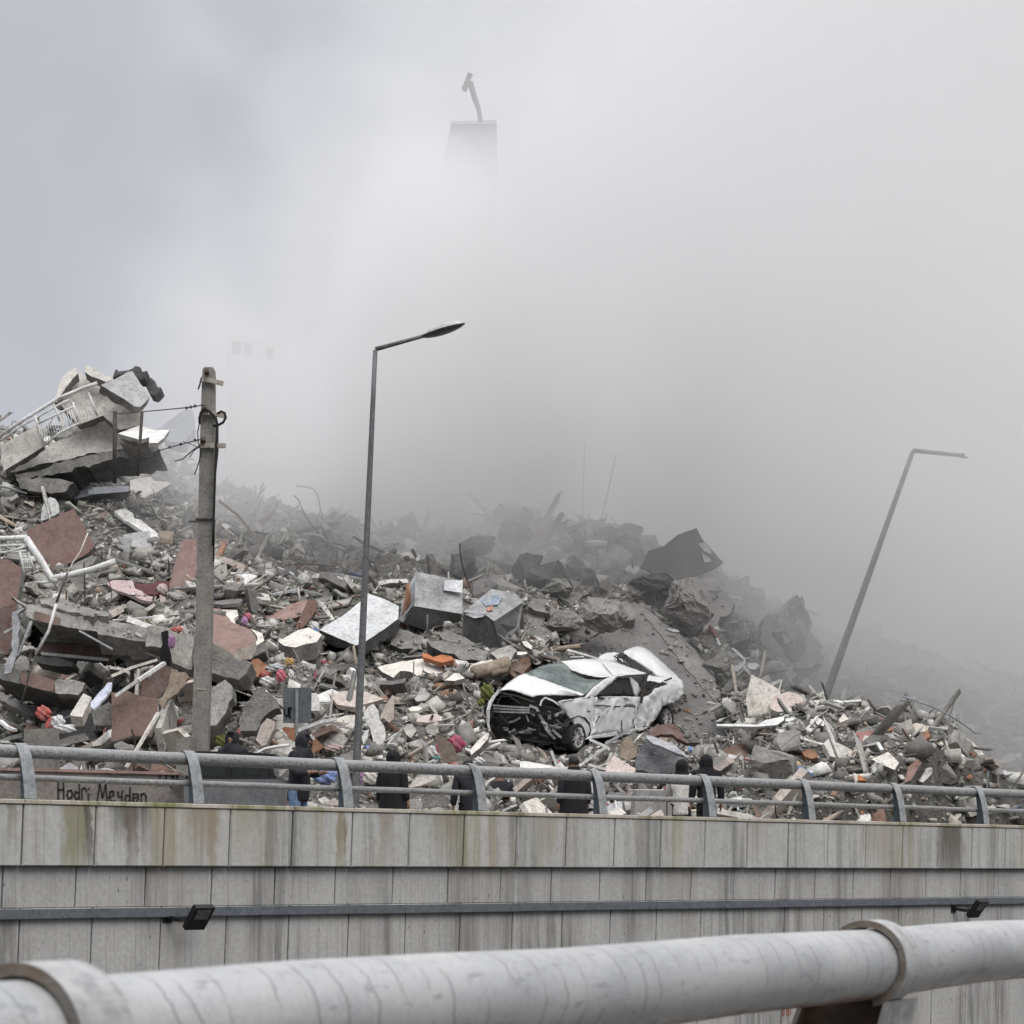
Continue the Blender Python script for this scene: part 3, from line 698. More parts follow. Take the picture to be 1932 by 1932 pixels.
lines += [[(1.62, .37), (1.62, .28), (1.72, .28), (1.72, .38)], [(1.80, .18), (1.82, .36), (1.9, .22), (1.89, .38)], [(1.59, .22), (1.7, .22)], [(2.1, .14), (2.16, .15), (2.15, .08), (2.12, .07)]]
strokes('graffiti', lines, .03, M['spray'], q(110, 1507, -.002), Vector((1, 0, 0)), Vector((0, 0, 1)), gw)
# rough grey pillar and pole footing
for (nm, pl, Y, th, mt, lab, cat) in (
    ('concrete_pillar', [(45, 1376), (100, 1374), (103, 1420), (99, 1610), (43, 1610)], 39.2, .5, M['poleconc'], 'square grey concrete pillar standing before the rubble at the far left', 'pillar'),
    ('concrete_footing', [(333, 1395), (362, 1388), (362, 1610), (330, 1610)], 39.6, .4, M['poleconc'], 'pale concrete stub beside the foot of the utility pole', 'footing')):
    g = G(); quadbox(g, [P(*p, Y) for p in pl], th); tag(g.build(nm, mt), lab, cat)
VY = 37.0
car2 = empty('dark_vehicle', P(440, 1600, VY)); tag(car2, 'dark flat-roofed vehicle with grey lower side parked behind the rail', 'vehicle'); off = car2.location.copy()
q = lambda u, v, dy=0: P(u, v, VY + dy) - off
M['carblack'] = mk('dull black car paint', (.02, .02, .022), (.014, .014, .016), rough=.35, bump=.05)
M['cargrey'] = mk('dusty grey car side', (.135, .14, .145), (.1, .105, .11), scale=2, rough=.6, bump=.1, dusty=.3)
M['glassdark'] = mk('dark car glass', (.018, .02, .02), (.03, .032, .03), rough=.12, bump=0)
M['tyre'] = mk('dusty black tyre', (.025, .025, .025), (.04, .038, .035), rough=.9, bump=.2)
g = G(); quadbox(g, [q(350, 1420), q(372, 1417), q(470, 1419), q(520, 1423), q(520, 1428), q(350, 1428)], 1.5); g.build('roof', M['carblack'], car2)
g = G(); quadbox(g, [q(360, 1428.2, .05), q(505, 1428.2, .05), q(512, 1463, .05), q(356, 1463, .05)], 1.4); g.build('window', M['glassdark'], car2)
g = G(); quadbox(g, [q(427, 1428.5, .0), q(433, 1428.5, .0), q(436, 1464, .0), q(430, 1464, .0)], .04); quadbox(g, [q(505, 1428, 0), q(511, 1428, 0), q(518, 1464, 0), q(511, 1464, 0)], .1); g.build('pillar', M['carblack'], car2)
g = G(); quadbox(g, [q(350, 1463.2), q(521, 1463.2), q(523, 1470), q(350, 1470)], 1.5); g.build('belt_moulding', M['carblack'], car2)
g = G(); quadbox(g, [q(347, 1470.2), q(523, 1470.2), q(524, 1500), q(524, 1580), q(347, 1580)], 1.5); g.build('body', M['cargrey'], car2)
for u in (385, 490):
    g = G(); c = q(u, 1578, -.02); g.tube([c, c + Vector((0, .22, 0))], .31, 24); g.build('wheel', M['tyre'], car2)
g = G(); pl = [(470, 1424), (486, 1421), (500, 1413), (520, 1409), (545, 1406)]; g.tube([q(a, b, .2) for a, b in pl], .025, 8); o = g.build('roof_bar', M['whitepaint'], car2, smooth=True)
# ================================================================ people behind the rail
M['skin'] = mk('skin', (.32, .19, .13), (.26, .15, .1), rough=.6, bump=0)
M['navy'] = mk('black padded jacket', (.016, .017, .022), (.01, .011, .014), scale=6, rough=.75, bump=.4, fine=14)
M['jeans'] = mk('light blue denim', (.16, .24, .36), (.09, .14, .23), scale=5, rough=.9, bump=.3)
M['trousers'] = mk('black trousers', (.014, .014, .015), (.01, .01, .01), rough=.9, bump=.2)
M['whitejacket'] = mk('off-white jacket', (.62, .60, .56), (.48, .46, .43), scale=5, rough=.9, bump=.3)
M['hair'] = mk('dark hair', (.02, .016, .014), (.012, .01, .01), rough=.6, bump=.4, fine=60)
M['shoe'] = mk('black shoe', (.02, .02, .02), rough=.6, bump=0)
def skin_mesh(name, chain, edges, mat, parent, sub=2, root=0):
    """one continuous surface grown round a skeleton of (point, radius) joints"""
    me = bpy.data.meshes.new(name); me.from_pydata([c[0] for c in chain], edges, []); me.materials.append(mat)
    o = link(bpy.data.objects.new(name, me), parent)
    md = o.modifiers.new('skin', 'SKIN'); md.use_smooth_shade = True
    sv = me.skin_vertices[0].data if me.skin_vertices else None
    if sv is None:
        bmx = bmesh.new(); bmx.from_mesh(me); bmx.verts.layers.skin.verify(); bmx.to_mesh(me); bmx.free(); sv = me.skin_vertices[0].data
    for i, c in enumerate(chain):
        r = c[1]; sv[i].radius = (r, r) if not isinstance(r, tuple) else r; sv[i].use_root = (i == root)
    s = o.modifiers.new('sub', 'SUBSURF'); s.levels = sub; s.render_levels = sub
    return o
def person(u, vtop, face, label, jacket, legs, hood=None, robe=None, lean=0, arms='down', height=1.68, gz=None):
    """face = heading angle in the ground plane (0 looks at +x, 90 away from the camera); arms: 'down' | 'bent' """
    gz = GZ if gz is None else gz; Y = (height + gz) * F / (HY - vtop)
    e = empty('person', (P(u, HY, Y).x, Y, gz), (0, 0, R(face - 90))); tag(e, label, 'person')
    h = height / 1.68; V = lambda x, y, z: (x * h, (y + lean * max(0, z - .9)) * h, z * h)     # x = right-left, y = forward
    ax = .19; hx, hz, hy = (.27, .86, .03) if arms == 'down' else (.17, 1.12, .26)
    ex, ez, ey = (.25, 1.10, -.03) if arms == 'down' else (.25, 1.10, .05)
    B = [(V(0, 0, .93), .10 * h), (V(0, .01, 1.12), .10 * h), (V(0, .0, 1.32), .135 * h), (V(0, .0, 1.45), .06 * h), (V(0, .02, 1.53), .085 * h), (V(0, .03, 1.60), .075 * h)]
    E = [(0, 1), (1, 2), (2, 3), (3, 4), (4, 5)]
    for sx in (-1, 1):
        b = len(B)
        B += [(V(sx * ax, 0, 1.36), .06 * h), (V(sx * ex, ey, ez), .043 * h), (V(sx * hx, hy, hz), .03 * h), (V(sx * hx, hy + (.03 if arms == 'down' else .07), hz - (.06 if arms == 'down' else -.01)), (.02 * h, .035 * h))]
        E += [(2, b), (b, b + 1), (b + 1, b + 2), (b + 2, b + 3)]
        tip = Vector(B[b + 3][0]); dn = Vector((0, .02, -.09)) if arms == 'down' else Vector((-sx * .02, .09, -.01))
        for k in range(4):
            f0 = tip + Vector((0, -.024 + .016 * k, 0)) if arms == 'down' else tip + Vector((-.024 + .016 * k, 0, 0))
            c = len(B); ln = (.8, 1, .95, .75)[k]
            B += [(tuple(f0 + dn * .45 * ln), .009), (tuple(f0 + dn * .9 * ln + Vector((-sx * .012, .01, .004))), .008)]; E += [(b + 3, c), (c, c + 1)]
        c = len(B); B += [(tuple(tip + Vector((-sx * .02, .03, .02))), .010), (tuple(tip + Vector((-sx * .03, .05, -.01))), .009)]; E += [(b + 2, c), (c, c + 1)]
        b = len(B)
        B += [(V(sx * .09, 0, .86), .095 * h), (V(sx * .1, .02, .48), .062 * h), (V(sx * .1, -.01, .09), .042 * h), (V(sx * .11, .10, .04), (.045 * h, .03 * h))]
        E += [(0, b), (b, b + 1), (b + 1, b + 2), (b + 2, b + 3)]
    skin_mesh('body', B, E, M['skin'], e, 1)
    # face: nose, eyes, mouth, ears on a shaped head
    hc = Vector(V(0, .03, 1.565)); g = G()
    g.tube([hc + Vector((0, .075, .02)), hc + Vector((0, .108, -.012)), hc + Vector((0, .085, -.02))], [.009, .016, .008], 8)
    for sx in (-1, 1): g.tube([hc + Vector((sx * .078, -.01, .03)), hc + Vector((sx * .088, -.01, 0)), hc + Vector((sx * .08, -.005, -.03))], [.01, .016, .008], 6)
    g.tube([hc + Vector((-.028, .08, -.048)), hc + Vector((0, .09, -.05)), hc + Vector((.028, .08, -.048))], [.005, .009, .005], 6)
    g.build('face', M['skin'], e, smooth=True)
    g = G()
    for sx in (-1, 1): g.tube([hc + Vector((sx * .042, .082, .018)), hc + Vector((sx * .022, .09, .018))], .007, 6)
    g.build('eyes', M['hair'], e)
    if jacket:
        Jk = [(V(0, .0, .70), .17 * h), (V(0, .0, .9), .175 * h), (V(0, .01, 1.1), .165 * h), (V(0, 0, 1.34), .17 * h), (V(0, 0, 1.47), .085 * h)]; JE = [(0, 1), (1, 2), (2, 3), (3, 4)]
        for sx in (-1, 1):
            b = len(Jk); Jk += [(V(sx * (ax + .01), 0, 1.37), .09 * h), (V(sx * ex, ey, ez), .07 * h), (V(sx * hx, hy, hz), .055 * h)]; JE += [(3, b), (b, b + 1), (b + 1, b + 2)]
        skin_mesh('jacket', Jk, JE, jacket, e, 2, 1)
    if legs:
        Lg = [(V(0, 0, .98), .13 * h)]; LE = []
        for sx in (-1, 1):
            b = len(Lg); Lg += [(V(sx * .09, 0, .80), .105 * h), (V(sx * .1, .02, .48), .08 * h), (V(sx * .1, -.01, .08), .065 * h)]; LE += [(0, b), (b, b + 1), (b + 1, b + 2)]
        skin_mesh('trousers', Lg, LE, legs, e, 1)
    if robe:
        g = G(); n = 28; rows = [(.02, .34, .27), (.3, .31, .24), (.7, .26, .2), (1.0, .225, .17), (1.25, .24, .16), (1.38, .215, .14), (1.45, .12, .1), (1.5, .1, .1)]; vs = []
        for k, (z, rx, ry) in enumerate(rows):
            for i in range(n):
                t = 2 * math.pi * i / n; w = 1 + .05 * math.sin(5 * t + k * .3) * (1 - z / 1.5); p = V(rx * math.cos(t) * w, ry * math.sin(t) * w, z); vs.append(p)
        g.add(vs, [(k * n + i, k * n + (i + 1) % n, (k + 1) * n + (i + 1) % n, (k + 1) * n + i) for k in range(len(rows) - 1) for i in range(n)]); g.build('robe', robe, e, smooth=True)
    if hood:
        g = G(); n = 20; m = 12; vs = []
        for j in range(m + 1):
            ph = math.pi * j / m
            for i in range(n):
                t = 2 * math.pi * i / n; rr = .118 * h; x = rr * math.sin(ph) * math.cos(t); y = rr * 1.12 * math.sin(ph) * math.sin(t); z = rr * 1.22 * math.cos(ph)
                if z < -.03: x *= 1 + (-.03 - z) * 3.0; y *= 1 + (-.03 - z) * 1.8
                if y > .055 * h and abs(x) < .062 * h and -.10 < z < .085: y = .05 * h         # opening for the face
                vs.append(hc + Vector((x, y - .01, z + .012)))
        g.add(vs, [(j * n + i, (j + 1) * n + i, (j + 1) * n + (i + 1) % n, j * n + (i + 1) % n) for j in range(m) for i in range(n)]); g.build('hood', hood, e, smooth=True)
        g = G(); n = 20; vs = []; rows = [(.112, .12, 1.60, -.02), (.108, .112, 1.545, -.012), (.118, .118, 1.49, 0), (.155, .13, 1.44, 0), (.20, .145, 1.39, 0), (.225, .15, 1.33, 0)]
        for k, (rx, ry, z, oy) in enumerate(rows):
            for i in range(n):
                t = 2 * math.pi * i / n; w = 1 + .05 * math.sin(4 * t + k); x, y = rx * math.cos(t) * w, ry * math.sin(t) * w + oy + .02
                if z > 1.5 and y > .05: y = .05
                vs.append(V(x, y, z))
        g.add(vs, [(k * n + i, k * n + (i + 1) % n, (k + 1) * n + (i + 1) % n, (k + 1) * n + i) for k in range(len(rows) - 1) for i in range(n)]); g.build('scarf', hood, e, smooth=True)
    else:
        g = G(); n = 16; m = 8; vs = []
        for j in range(m + 1):
            ph = math.pi * .62 * j / m
            for i in range(n):
                t = 2 * math.pi * i / n; rr = .093 * h; x = rr * math.sin(ph) * math.cos(t); y = rr * 1.15 * math.sin(ph) * math.sin(t); z = rr * 1.1 * math.cos(ph)
                if y > .05 and z < .05: y = .05; z = max(z, .05)
                vs.append(hc + Vector((x, y - .012, z + .025)))
        g.add(vs, [(j * n + i, (j + 1) * n + i, (j + 1) * n + (i + 1) % n, j * n + (i + 1) % n) for j in range(m) for i in range(n)]); g.build('hair', M['hair'], e, smooth=True)
    for sx in (-1, 1):
        g = G(); g.tube([V(sx * .1, -.06, .05), V(sx * .105, .04, .05), V(sx * .11, .15, .035)], [.045, .05, .03], 10); g.build('shoe', M['shoe'], e, smooth=True)
    return e
person(439, 1382, 250, 'person in a black hood with reddened face behind the dark vehicle', M['navy'], M['trousers'], hood=M['navy'], gz=.66)
person(562, 1386, -25, 'person in a black hooded padded jacket and light blue jeans looking down', M['navy'], M['jeans'], hood=M['navy'], lean=.12, arms='bent')
person(741, 1419, 60, 'person in a long black robe and headscarf standing in front of the rubble', M['black'], None, hood=M['black'], robe=M['black'])
person(884, 1434, 100, 'person in black half hidden by the rail post beside a red bag', M['navy'], M['trousers'])
person(943, 1452, 95, 'person in dark navy, head hidden by the rail, right of the cloth-topped post', M['navy'], M['trousers'])
person(1083, 1427, 110, 'broad person with dark hair and a long black coat below the wrecked car', M['navy'], None, robe=M['black'])
person(1286, 1436, 70, 'person in an off-white jacket, black trousers and black headscarf', M['whitejacket'], M['trousers'], hood=M['black'], arms='bent')
person(1333, 1427, 100, 'person in a black hood standing behind the post to the right of the white jacket', M['black'], M['trousers'], hood=M['black'])

# ================================================================ the wrecked white car
cO = P(1066, 1425, 50.); rd = Vector((.571, .821, 0)); td = Vector((-.821, .571, 0))
def K(cx, cy, t=0., conv=True):
    u, v = (886.8 + .2246 * cx, 1169.8 + .2246 * cy) if conv else (cx, cy)
    a, b = (u - CX) / F, (HY - v) / F
    k = (t + cO.dot(td)) / (a * td.x + td.y)
    return Vector((a * k, k, b * k))
def m_paint(k=1., name='scratched white car paint'):
    m, nt, b = new_mat(name); v = coords(nt, 'Object')
    n1 = noise(nt, v, 1.6, 5, .65); n2 = noise(nt, v, 9, 5, .7)
    c = ramp(nt, n1, [(.3, (.54 * k, .54 * k, .53 * k)), (.55, (.67 * k, .67 * k, .66 * k))])
    f = ramp(nt, n2, [(.58, (0, 0, 0)), (.72, (.55, .55, .55))]); c = mix(nt, f, c, (.36, .34, .31))
    nt.links.new(c, b.inputs['Base Color']); b.inputs['Roughness'].default_value = .35
    big = noise(nt, v, 3.2, 3, .5); set_bump(nt, b, big, .5, .06); return m
M['paint'] = m_paint()
M['paintside_'] = m_paint(.9, 'darker dented white side paint')  # same car paint scaled darker for the side panels
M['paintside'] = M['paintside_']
def m_cracked():
    m, nt, b = new_mat('shattered windscreen'); v = coords(nt, 'Object')
    vo = nt.nodes.new('ShaderNodeTexVoronoi'); vo.feature = 'DISTANCE_TO_EDGE'; vo.inputs['Scale'].default_value = 26; nt.links.new(v, vo.inputs['Vector'])
    n1 = noise(nt, v, 2.2, 5, .7); c = ramp(nt, n1, [(.35, (.02, .03, .028)), (.5, (.065, .09, .083)), (.68, (.2, .24, .225))])
    c = mix(nt, ramp(nt, vo.outputs['Distance'], [(0, (.55, .55, .55)), (.06, (0, 0, 0))]), c, (.38, .42, .41))
    nt.links.new(c, b.inputs['Base Color']); b.inputs['Roughness'].default_value = .3; set_bump(nt, b, n1, .6, .05); return m
M['cracked'] = m_cracked()
M['bay'] = mk('black engine bay and inside shade', (.022, .021, .02), (.012, .012, .012), scale=5, rough=.6, bump=.6)
M['alu'] = mk('bright crumpled metal', (.5, .5, .5), (.28, .28, .28), scale=6, rough=.4, bump=.4, metal=.4)
M['rim'] = mk('silver wheel rim', (.52, .51, .50), (.42, .41, .40), rough=.45, bump=.05, metal=.15)
car = empty('wrecked_car', cO); tag(car, 'crushed white saloon car with torn-off nose lying on the rubble', 'car')
def resample(pl, n):
    pl = [Vector(p) for p in pl]; d = [0]
    for a, b in zip(pl, pl[1:]): d.append(d[-1] + (b - a).length)
    out = []
    for i in range(n):
        s = d[-1] * i / (n - 1); k = max(j for j in range(len(d)) if d[j] <= s + 1e-9); k = min(k, len(pl) - 2)
        f = (s - d[k]) / max(1e-9, d[k + 1] - d[k]); out.append(pl[k].lerp(pl[k + 1], f))
    return out
def patch(name, rows, mat, nu=22, nv=5, bulge=0., amp=.012, th=.012, smooth=True, parent=None):
    R_ = [resample([K(*p) - cO for p in r], nu) for r in rows]
    g = G(); vs = []
    for j in range(len(R_) - 1):
        for q in range(nv + (1 if j == len(R_) - 2 else 0)):
            t = q / nv
            for i in range(nu):
                p = R_[j][i].lerp(R_[j + 1][i], t); w = (j + t) / (len(R_) - 1)
                edge = math.sin(math.pi * w) * math.sin(math.pi * i / (nu - 1))
                p = p + Vector((0, -.3, 1)).normalized() * bulge * edge + Vector((rng.uniform(-1, 1), rng.uniform(-1, 1), rng.uniform(-1, 1))) * amp
                vs.append(p)
    nr = len(vs) // nu
    g.add(vs, [(j * nu + i, j * nu + i + 1, (j + 1) * nu + i + 1, (j + 1) * nu + i) for j in range(nr - 1) for i in range(nu - 1)])
    o = g.build(name, mat, parent or car, smooth=smooth)
    s = o.modifiers.new('thick', 'SOLIDIFY'); s.thickness = th; s.offset = 0
    return o
def side(name, poly, mat, t=0., th=.03, amp=.012, conv=True, parent=None, res=.16):
    """flat-ish side panel traced on the plane t, its inside crumpled a little"""
    pts = [K(x, y, t, conv) - cO for x, y in poly]
    bm = bmesh.new(); vs = [bm.verts.new(p) for p in pts]; bm.faces.new(vs)
    bmesh.ops.triangulate(bm, faces=bm.faces[:])
    for _ in range(3):
        es = [e for e in bm.edges if e.calc_length() > res]
        if es: bmesh.ops.subdivide_edges(bm, edges=es, cuts=1); bmesh.ops.triangulate(bm, faces=bm.faces[:])
    for v in bm.verts: v.co += td * rng.gauss(0, amp) + Vector((0, 0, rng.gauss(0, amp * .25)))
    o = bm_obj(name, bm, mat, parent or car, smooth=True)
    s = o.modifiers.new('thick', 'SOLIDIFY'); s.thickness = th; s.offset = 0
    return o
# dark block put in for the shaded inside seen through the openings
prof = [(830, 1020), (815, 800), (900, 715), (1050, 655), (1130, 600), (1400, 590), (1500, 620), (1570, 650), (1545, 800), (1480, 890), (1340, 935), (1000, 965)]
g = G(); near_p = [K(x, y, .10) - cO for x, y in prof]; far_p = [p + td * 1.45 for p in near_p]; n = len(prof)
g.add(near_p + far_p, [tuple(range(n)), tuple(range(2 * n - 1, n - 1, -1))] + [(i, n + i, n + (i + 1) % n, (i + 1) % n) for i in range(n)]); g.build('inside_shade', M['bay'], car)
patch('bonnet', [[(450, 450, 1.5), (600, 496, 1.08), (760, 552, .62), (880, 598, .3), (968, 627, .12)],
                 [(350, 505, 1.58), (500, 535, 1.1), (650, 566, .65), (800, 602, .35), (940, 634, .12)],
                 [(243, 592, 1.62), (320, 584, 1.42), (400, 604, 1.18), (470, 630, .98), (522, 652, .84), (570, 634, .72), (700, 633, .5), (850, 637, .28), (938, 642, .14)]], M['paint'], 30, 5, bulge=.04, amp=.008)
patch('windscreen', [[(470, 445, 1.5), (620, 378, 1.48), (760, 352, 1.42), (805, 374, 1.3), (860, 446, 1.05), (980, 500, .6), (1110, 500, .22), (1150, 495, .12)],
                     [(462, 450, 1.5), (600, 440, 1.15), (760, 470, .8), (900, 540, .5), (1040, 560, .14)],
                     [(455, 455, 1.5), (600, 500, 1.08), (760, 556, .62), (880, 602, .3), (980, 628, .12)]], M['cracked'], 26, 5, bulge=.06, amp=.010)
patch('roof', [[(762, 348, 1.46), (900, 333, 1.46), (1050, 326, 1.46), (1150, 362, 1.2), (1245, 405, .9)],
               [(800, 372, 1.38), (900, 400, 1.15), (1020, 415, .9), (1130, 420, .7), (1240, 432, .5)],
               [(815, 385, 1.35), (850, 418, 1.15), (950, 456, .85), (1085, 482, .45), (1195, 474, .28)]], M['paint'], 26, 5, bulge=-.07, amp=.006)
patch('roof_rear', [[(1050, 322, 1.46), (1200, 350, 1.4), (1330, 395, 1.2), (1480, 448, .9)],
                    [(1100, 345, 1.3), (1245, 402, .95), (1330, 430, .7), (1480, 470, .3)],
                    [(1200, 468, .28), (1240, 458, .22), (1330, 462, .2), (1478, 472, .2)]], M['paint'], 20, 4, bulge=.03, amp=.006)
patch('roof_rail', [[(822, 246, 1.7), (960, 285, 1.62), (1110, 335, 1.5), (1240, 385, 1.4)], [(812, 262, 1.7), (950, 303, 1.62), (1100, 350, 1.5), (1235, 400, 1.4)]], M['whitepaint'], 14, 2, amp=.004, th=.05)
patch('trim_strip', [[(845, 305, 1.6), (950, 303, 1.58)], [(845, 320, 1.6), (960, 318, 1.58)]], M['whitepaint'], 8, 2, amp=.003, th=.03)
patch('rear_shelf', [[(1078, 316, 1.6), (1130, 280, 1.62), (1215, 274, 1.6), (1310, 300, 1.5)], [(1080, 332, 1.5), (1200, 345, 1.45), (1300, 370, 1.4), (1470, 440, 1.15)]], M['paint'], 16, 4, amp=.01)
patch('rear_window', [[(1205, 300, 1.56), (1235, 282, 1.56), (1300, 284, 1.5), (1345, 318, 1.4), (1450, 390, 1.1), (1535, 440, .8)],
                      [(1195, 328, 1.5), (1300, 372, 1.35), (1390, 410, 1.15), (1480, 452, .9)]], M['glassdark'], 20, 4, bulge=-.05, amp=.014)
patch('boot_lid', [[(1288, 266, 1.55), (1340, 240, 1.6), (1405, 221, 1.6), (1462, 228, 1.5), (1522, 270, 1.35), (1610, 350, 1.05), (1700, 436, .8), (1790, 520, .45)],
                   [(1300, 285, 1.5), (1380, 290, 1.4), (1470, 330, 1.2), (1560, 400, .9), (1640, 455, .7), (1780, 545, .4)],
                   [(1325, 305, 1.45), (1400, 350, 1.3), (1500, 420, 1.0), (1560, 470, .75), (1640, 500, .6), (1770, 560, .3)]], M['paint'], 28, 5, bulge=.07, amp=.008)
patch('rear_wing', [[(1490, 470, .6), (1560, 478, .6), (1640, 470, .6), (1720, 505, .45), (1795, 545, .3)], [(1490, 510, .1), (1560, 520, .1), (1640, 520, .08), (1720, 560, .06), (1792, 590, .08)]], M['paint'], 20, 4, amp=.03)
side('front_wing', [(735, 686), (800, 676), (960, 655), (1040, 640), (1048, 720), (1042, 850), (1010, 950), (965, 1003), (985, 960), (998, 900), (985, 850), (945, 812), (890, 797), (845, 812), (815, 780), (790, 740)], M['paintside'], .02)
side('front_wing_top', [(960, 655), (1045, 560), (1150, 488), (1235, 460), (1480, 452), (1482, 468), (1240, 478), (1165, 506), (1075, 580), (1050, 640)], M['paint'], .04, amp=.004)
side('door', [(1048, 650), (1240, 640), (1425, 648), (1418, 700), (1400, 720), (1385, 800), (1360, 930), (1335, 938), (1150, 955), (1000, 975), (1030, 900), (1045, 840), (1052, 740)], M['paintside'], .0, amp=.018)
side('rear_door', [(1425, 650), (1500, 640), (1560, 575), (1600, 560), (1610, 680), (1590, 740), (1555, 830), (1510, 895), (1360, 932), (1385, 800), (1400, 720)], M['paintside'], .03, amp=.035)
side('rear_quarter', [(1600, 560), (1700, 530), (1790, 560), (1785, 620), (1760, 665), (1720, 700), (1650, 706), (1600, 735), (1610, 680)], M['paintside'], .05, amp=.02)
side('sill', [(962, 1004), (1000, 976), (1150, 956), (1335, 940), (1370, 932), (1510, 897), (1500, 910), (1380, 945), (1320, 962), (1150, 985)], M['paintside'], -.01, amp=.006)
side('window', [(1062, 640), (1100, 568), (1185, 505), (1250, 486), (1335, 484), (1385, 535), (1402, 600), (1385, 636), (1200, 634)], M['glassdark'], .07, amp=.004)
side('rear_pillar', [(1335, 486), (1352, 482), (1405, 530), (1428, 590), (1400, 648), (1384, 640), (1398, 600), (1380, 540)], M['paint'], .045, amp=.004)
def strip(name, pts, w, mat, th=.03, parent=None):
    g = G(); q = [K(*p) - cO for p in pts]
    for a, b in zip(q, q[1:]): g.bar(a, b, th, w)
    return g.build(name, mat, parent or car)
strip('door_frame', [(1240, 484, .0), (1340, 468, -.02), (1490, 458, -.05)], .035, M['iron']); strip('door_frame', [(1488, 458, -.05), (1462, 560, -.06), (1436, 700, -.03)], .055, M['iron'])
strip('torn_strut', [(1475, 640, .1), (1560, 550, .1), (1640, 510, .15), (1692, 488, .2)], .035, M['iron']); strip('torn_strut', [(1605, 530, .12), (1590, 590, .1)], .03, M['iron'])
strip('door_handle', [(1310, 706, -.03), (1380, 708, -.03)], .022, M['alu']); strip('door_fold_shade', [(1052, 712, -.022), (1200, 724, -.022), (1390, 722, -.022)], .012, M['bay'])  # the dark strip stands in for shade along the door fold
strip('mirror_stub', [(1075, 652, -.04), (1130, 656, -.04)], .03, M['bay']); strip('side_badge', [(985, 745, -.01), (985, 765, -.01), (1012, 765, -.01)], .012, M['bay'])
strip('fold_shade', [(1052, 860, -.022), (1090, 805, -.022)], .014, M['bay']); strip('fold_shade', [(1385, 720, -.01), (1360, 860, -.01), (1345, 930, -.01)], .02, M['galv'])  # dark and grey strips stand in for shade along dents
strip('brake_wires', [(1735, 690, .1), (1790, 690, .1), (1812, 640, .1), (1795, 600, .1)], .012, M['iron'], .012)
# nose: everything forward is torn away
def strip_front(name, pts, w, mat, th=.04): return strip(name, pts, w, mat, th)
for dy in (0, 26, 52): strip('bumper_beam', [(195 + dy * .2, 716 + dy, 1.62), (340, 728 + dy * .9, 1.2), (500, 738 + dy * .75, .78)], .035, M['alu'], .05)
strip('lamp_bracket', [(500, 720, .8), (560, 740, .66), (585, 800, .6), (620, 860, .5), (650, 930, .42), (715, 1000, .3)], .055, M['alu']); strip('lamp_bracket', [(600, 850, .5), (650, 880, .42), (640, 930, .44)], .05, M['alu'])
strip('wing_edge', [(588, 720, .6), (600, 680, .58), (632, 652, .5), (700, 680, .4), (790, 742, .2), (800, 770, .15)], .035, M['paintside']); strip('wing_edge', [(795, 745, .15), (850, 790, .02), (880, 800, .0)], .06, M['paintside'])
strip('far_wing_edge', [(250, 592, 1.66), (205, 635, 1.72), (172, 690, 1.75), (152, 760, 1.75), (150, 860, 1.75), (165, 935, 1.72)], .05, M['paint'], .06)
strip('slam_panel', [(255, 610, 1.55), (400, 640, 1.1), (540, 690, .75)], .03, M['iron']); strip('hose', [(230, 700, 1.5), (260, 640, 1.45), (330, 640, 1.3), (420, 700, 1.0)], .02, M['tyre'])
for k in range(44):     # radiator remains, pipes and brackets, each bent a different way
    x = rng.uniform(230, 770); y = rng.uniform(780, 1010); t = 1.62 - (x - 200) / 600 * 1.5 + rng.uniform(-.12, .02); a = rng.uniform(-.5, .5) + (0 if k % 3 else 1.2); ln = rng.uniform(35, 130)
    dx, dy = math.cos(a) * ln / 2, math.sin(a) * ln / 2
    strip('broken_bracket', [(x - dx, y - dy, t + dx / 400), (x, y + rng.uniform(-12, 12), t), (x + dx, y + dy, t - dx / 400)], rng.uniform(.012, .07), M[('iron', 'galv', 'bay', 'tyre', 'iron', 'galv', 'alu')[k % 7]], .03)
g = G(); fr = [(190, 720, 1.6), (520, 700, .75), (800, 780, .12), (815, 1040, .12), (520, 1030, .78), (195, 965, 1.6)]; q = [K(*p) - cO + rd * .18 for p in fr]; g.add(q + [p + rd * .3 for p in q], [tuple(range(6)), tuple(range(11, 5, -1))] + [(i, 6 + i, 6 + (i + 1) % 6, (i + 1) % 6) for i in range(6)]); g.build('radiator', M['bay'], car)
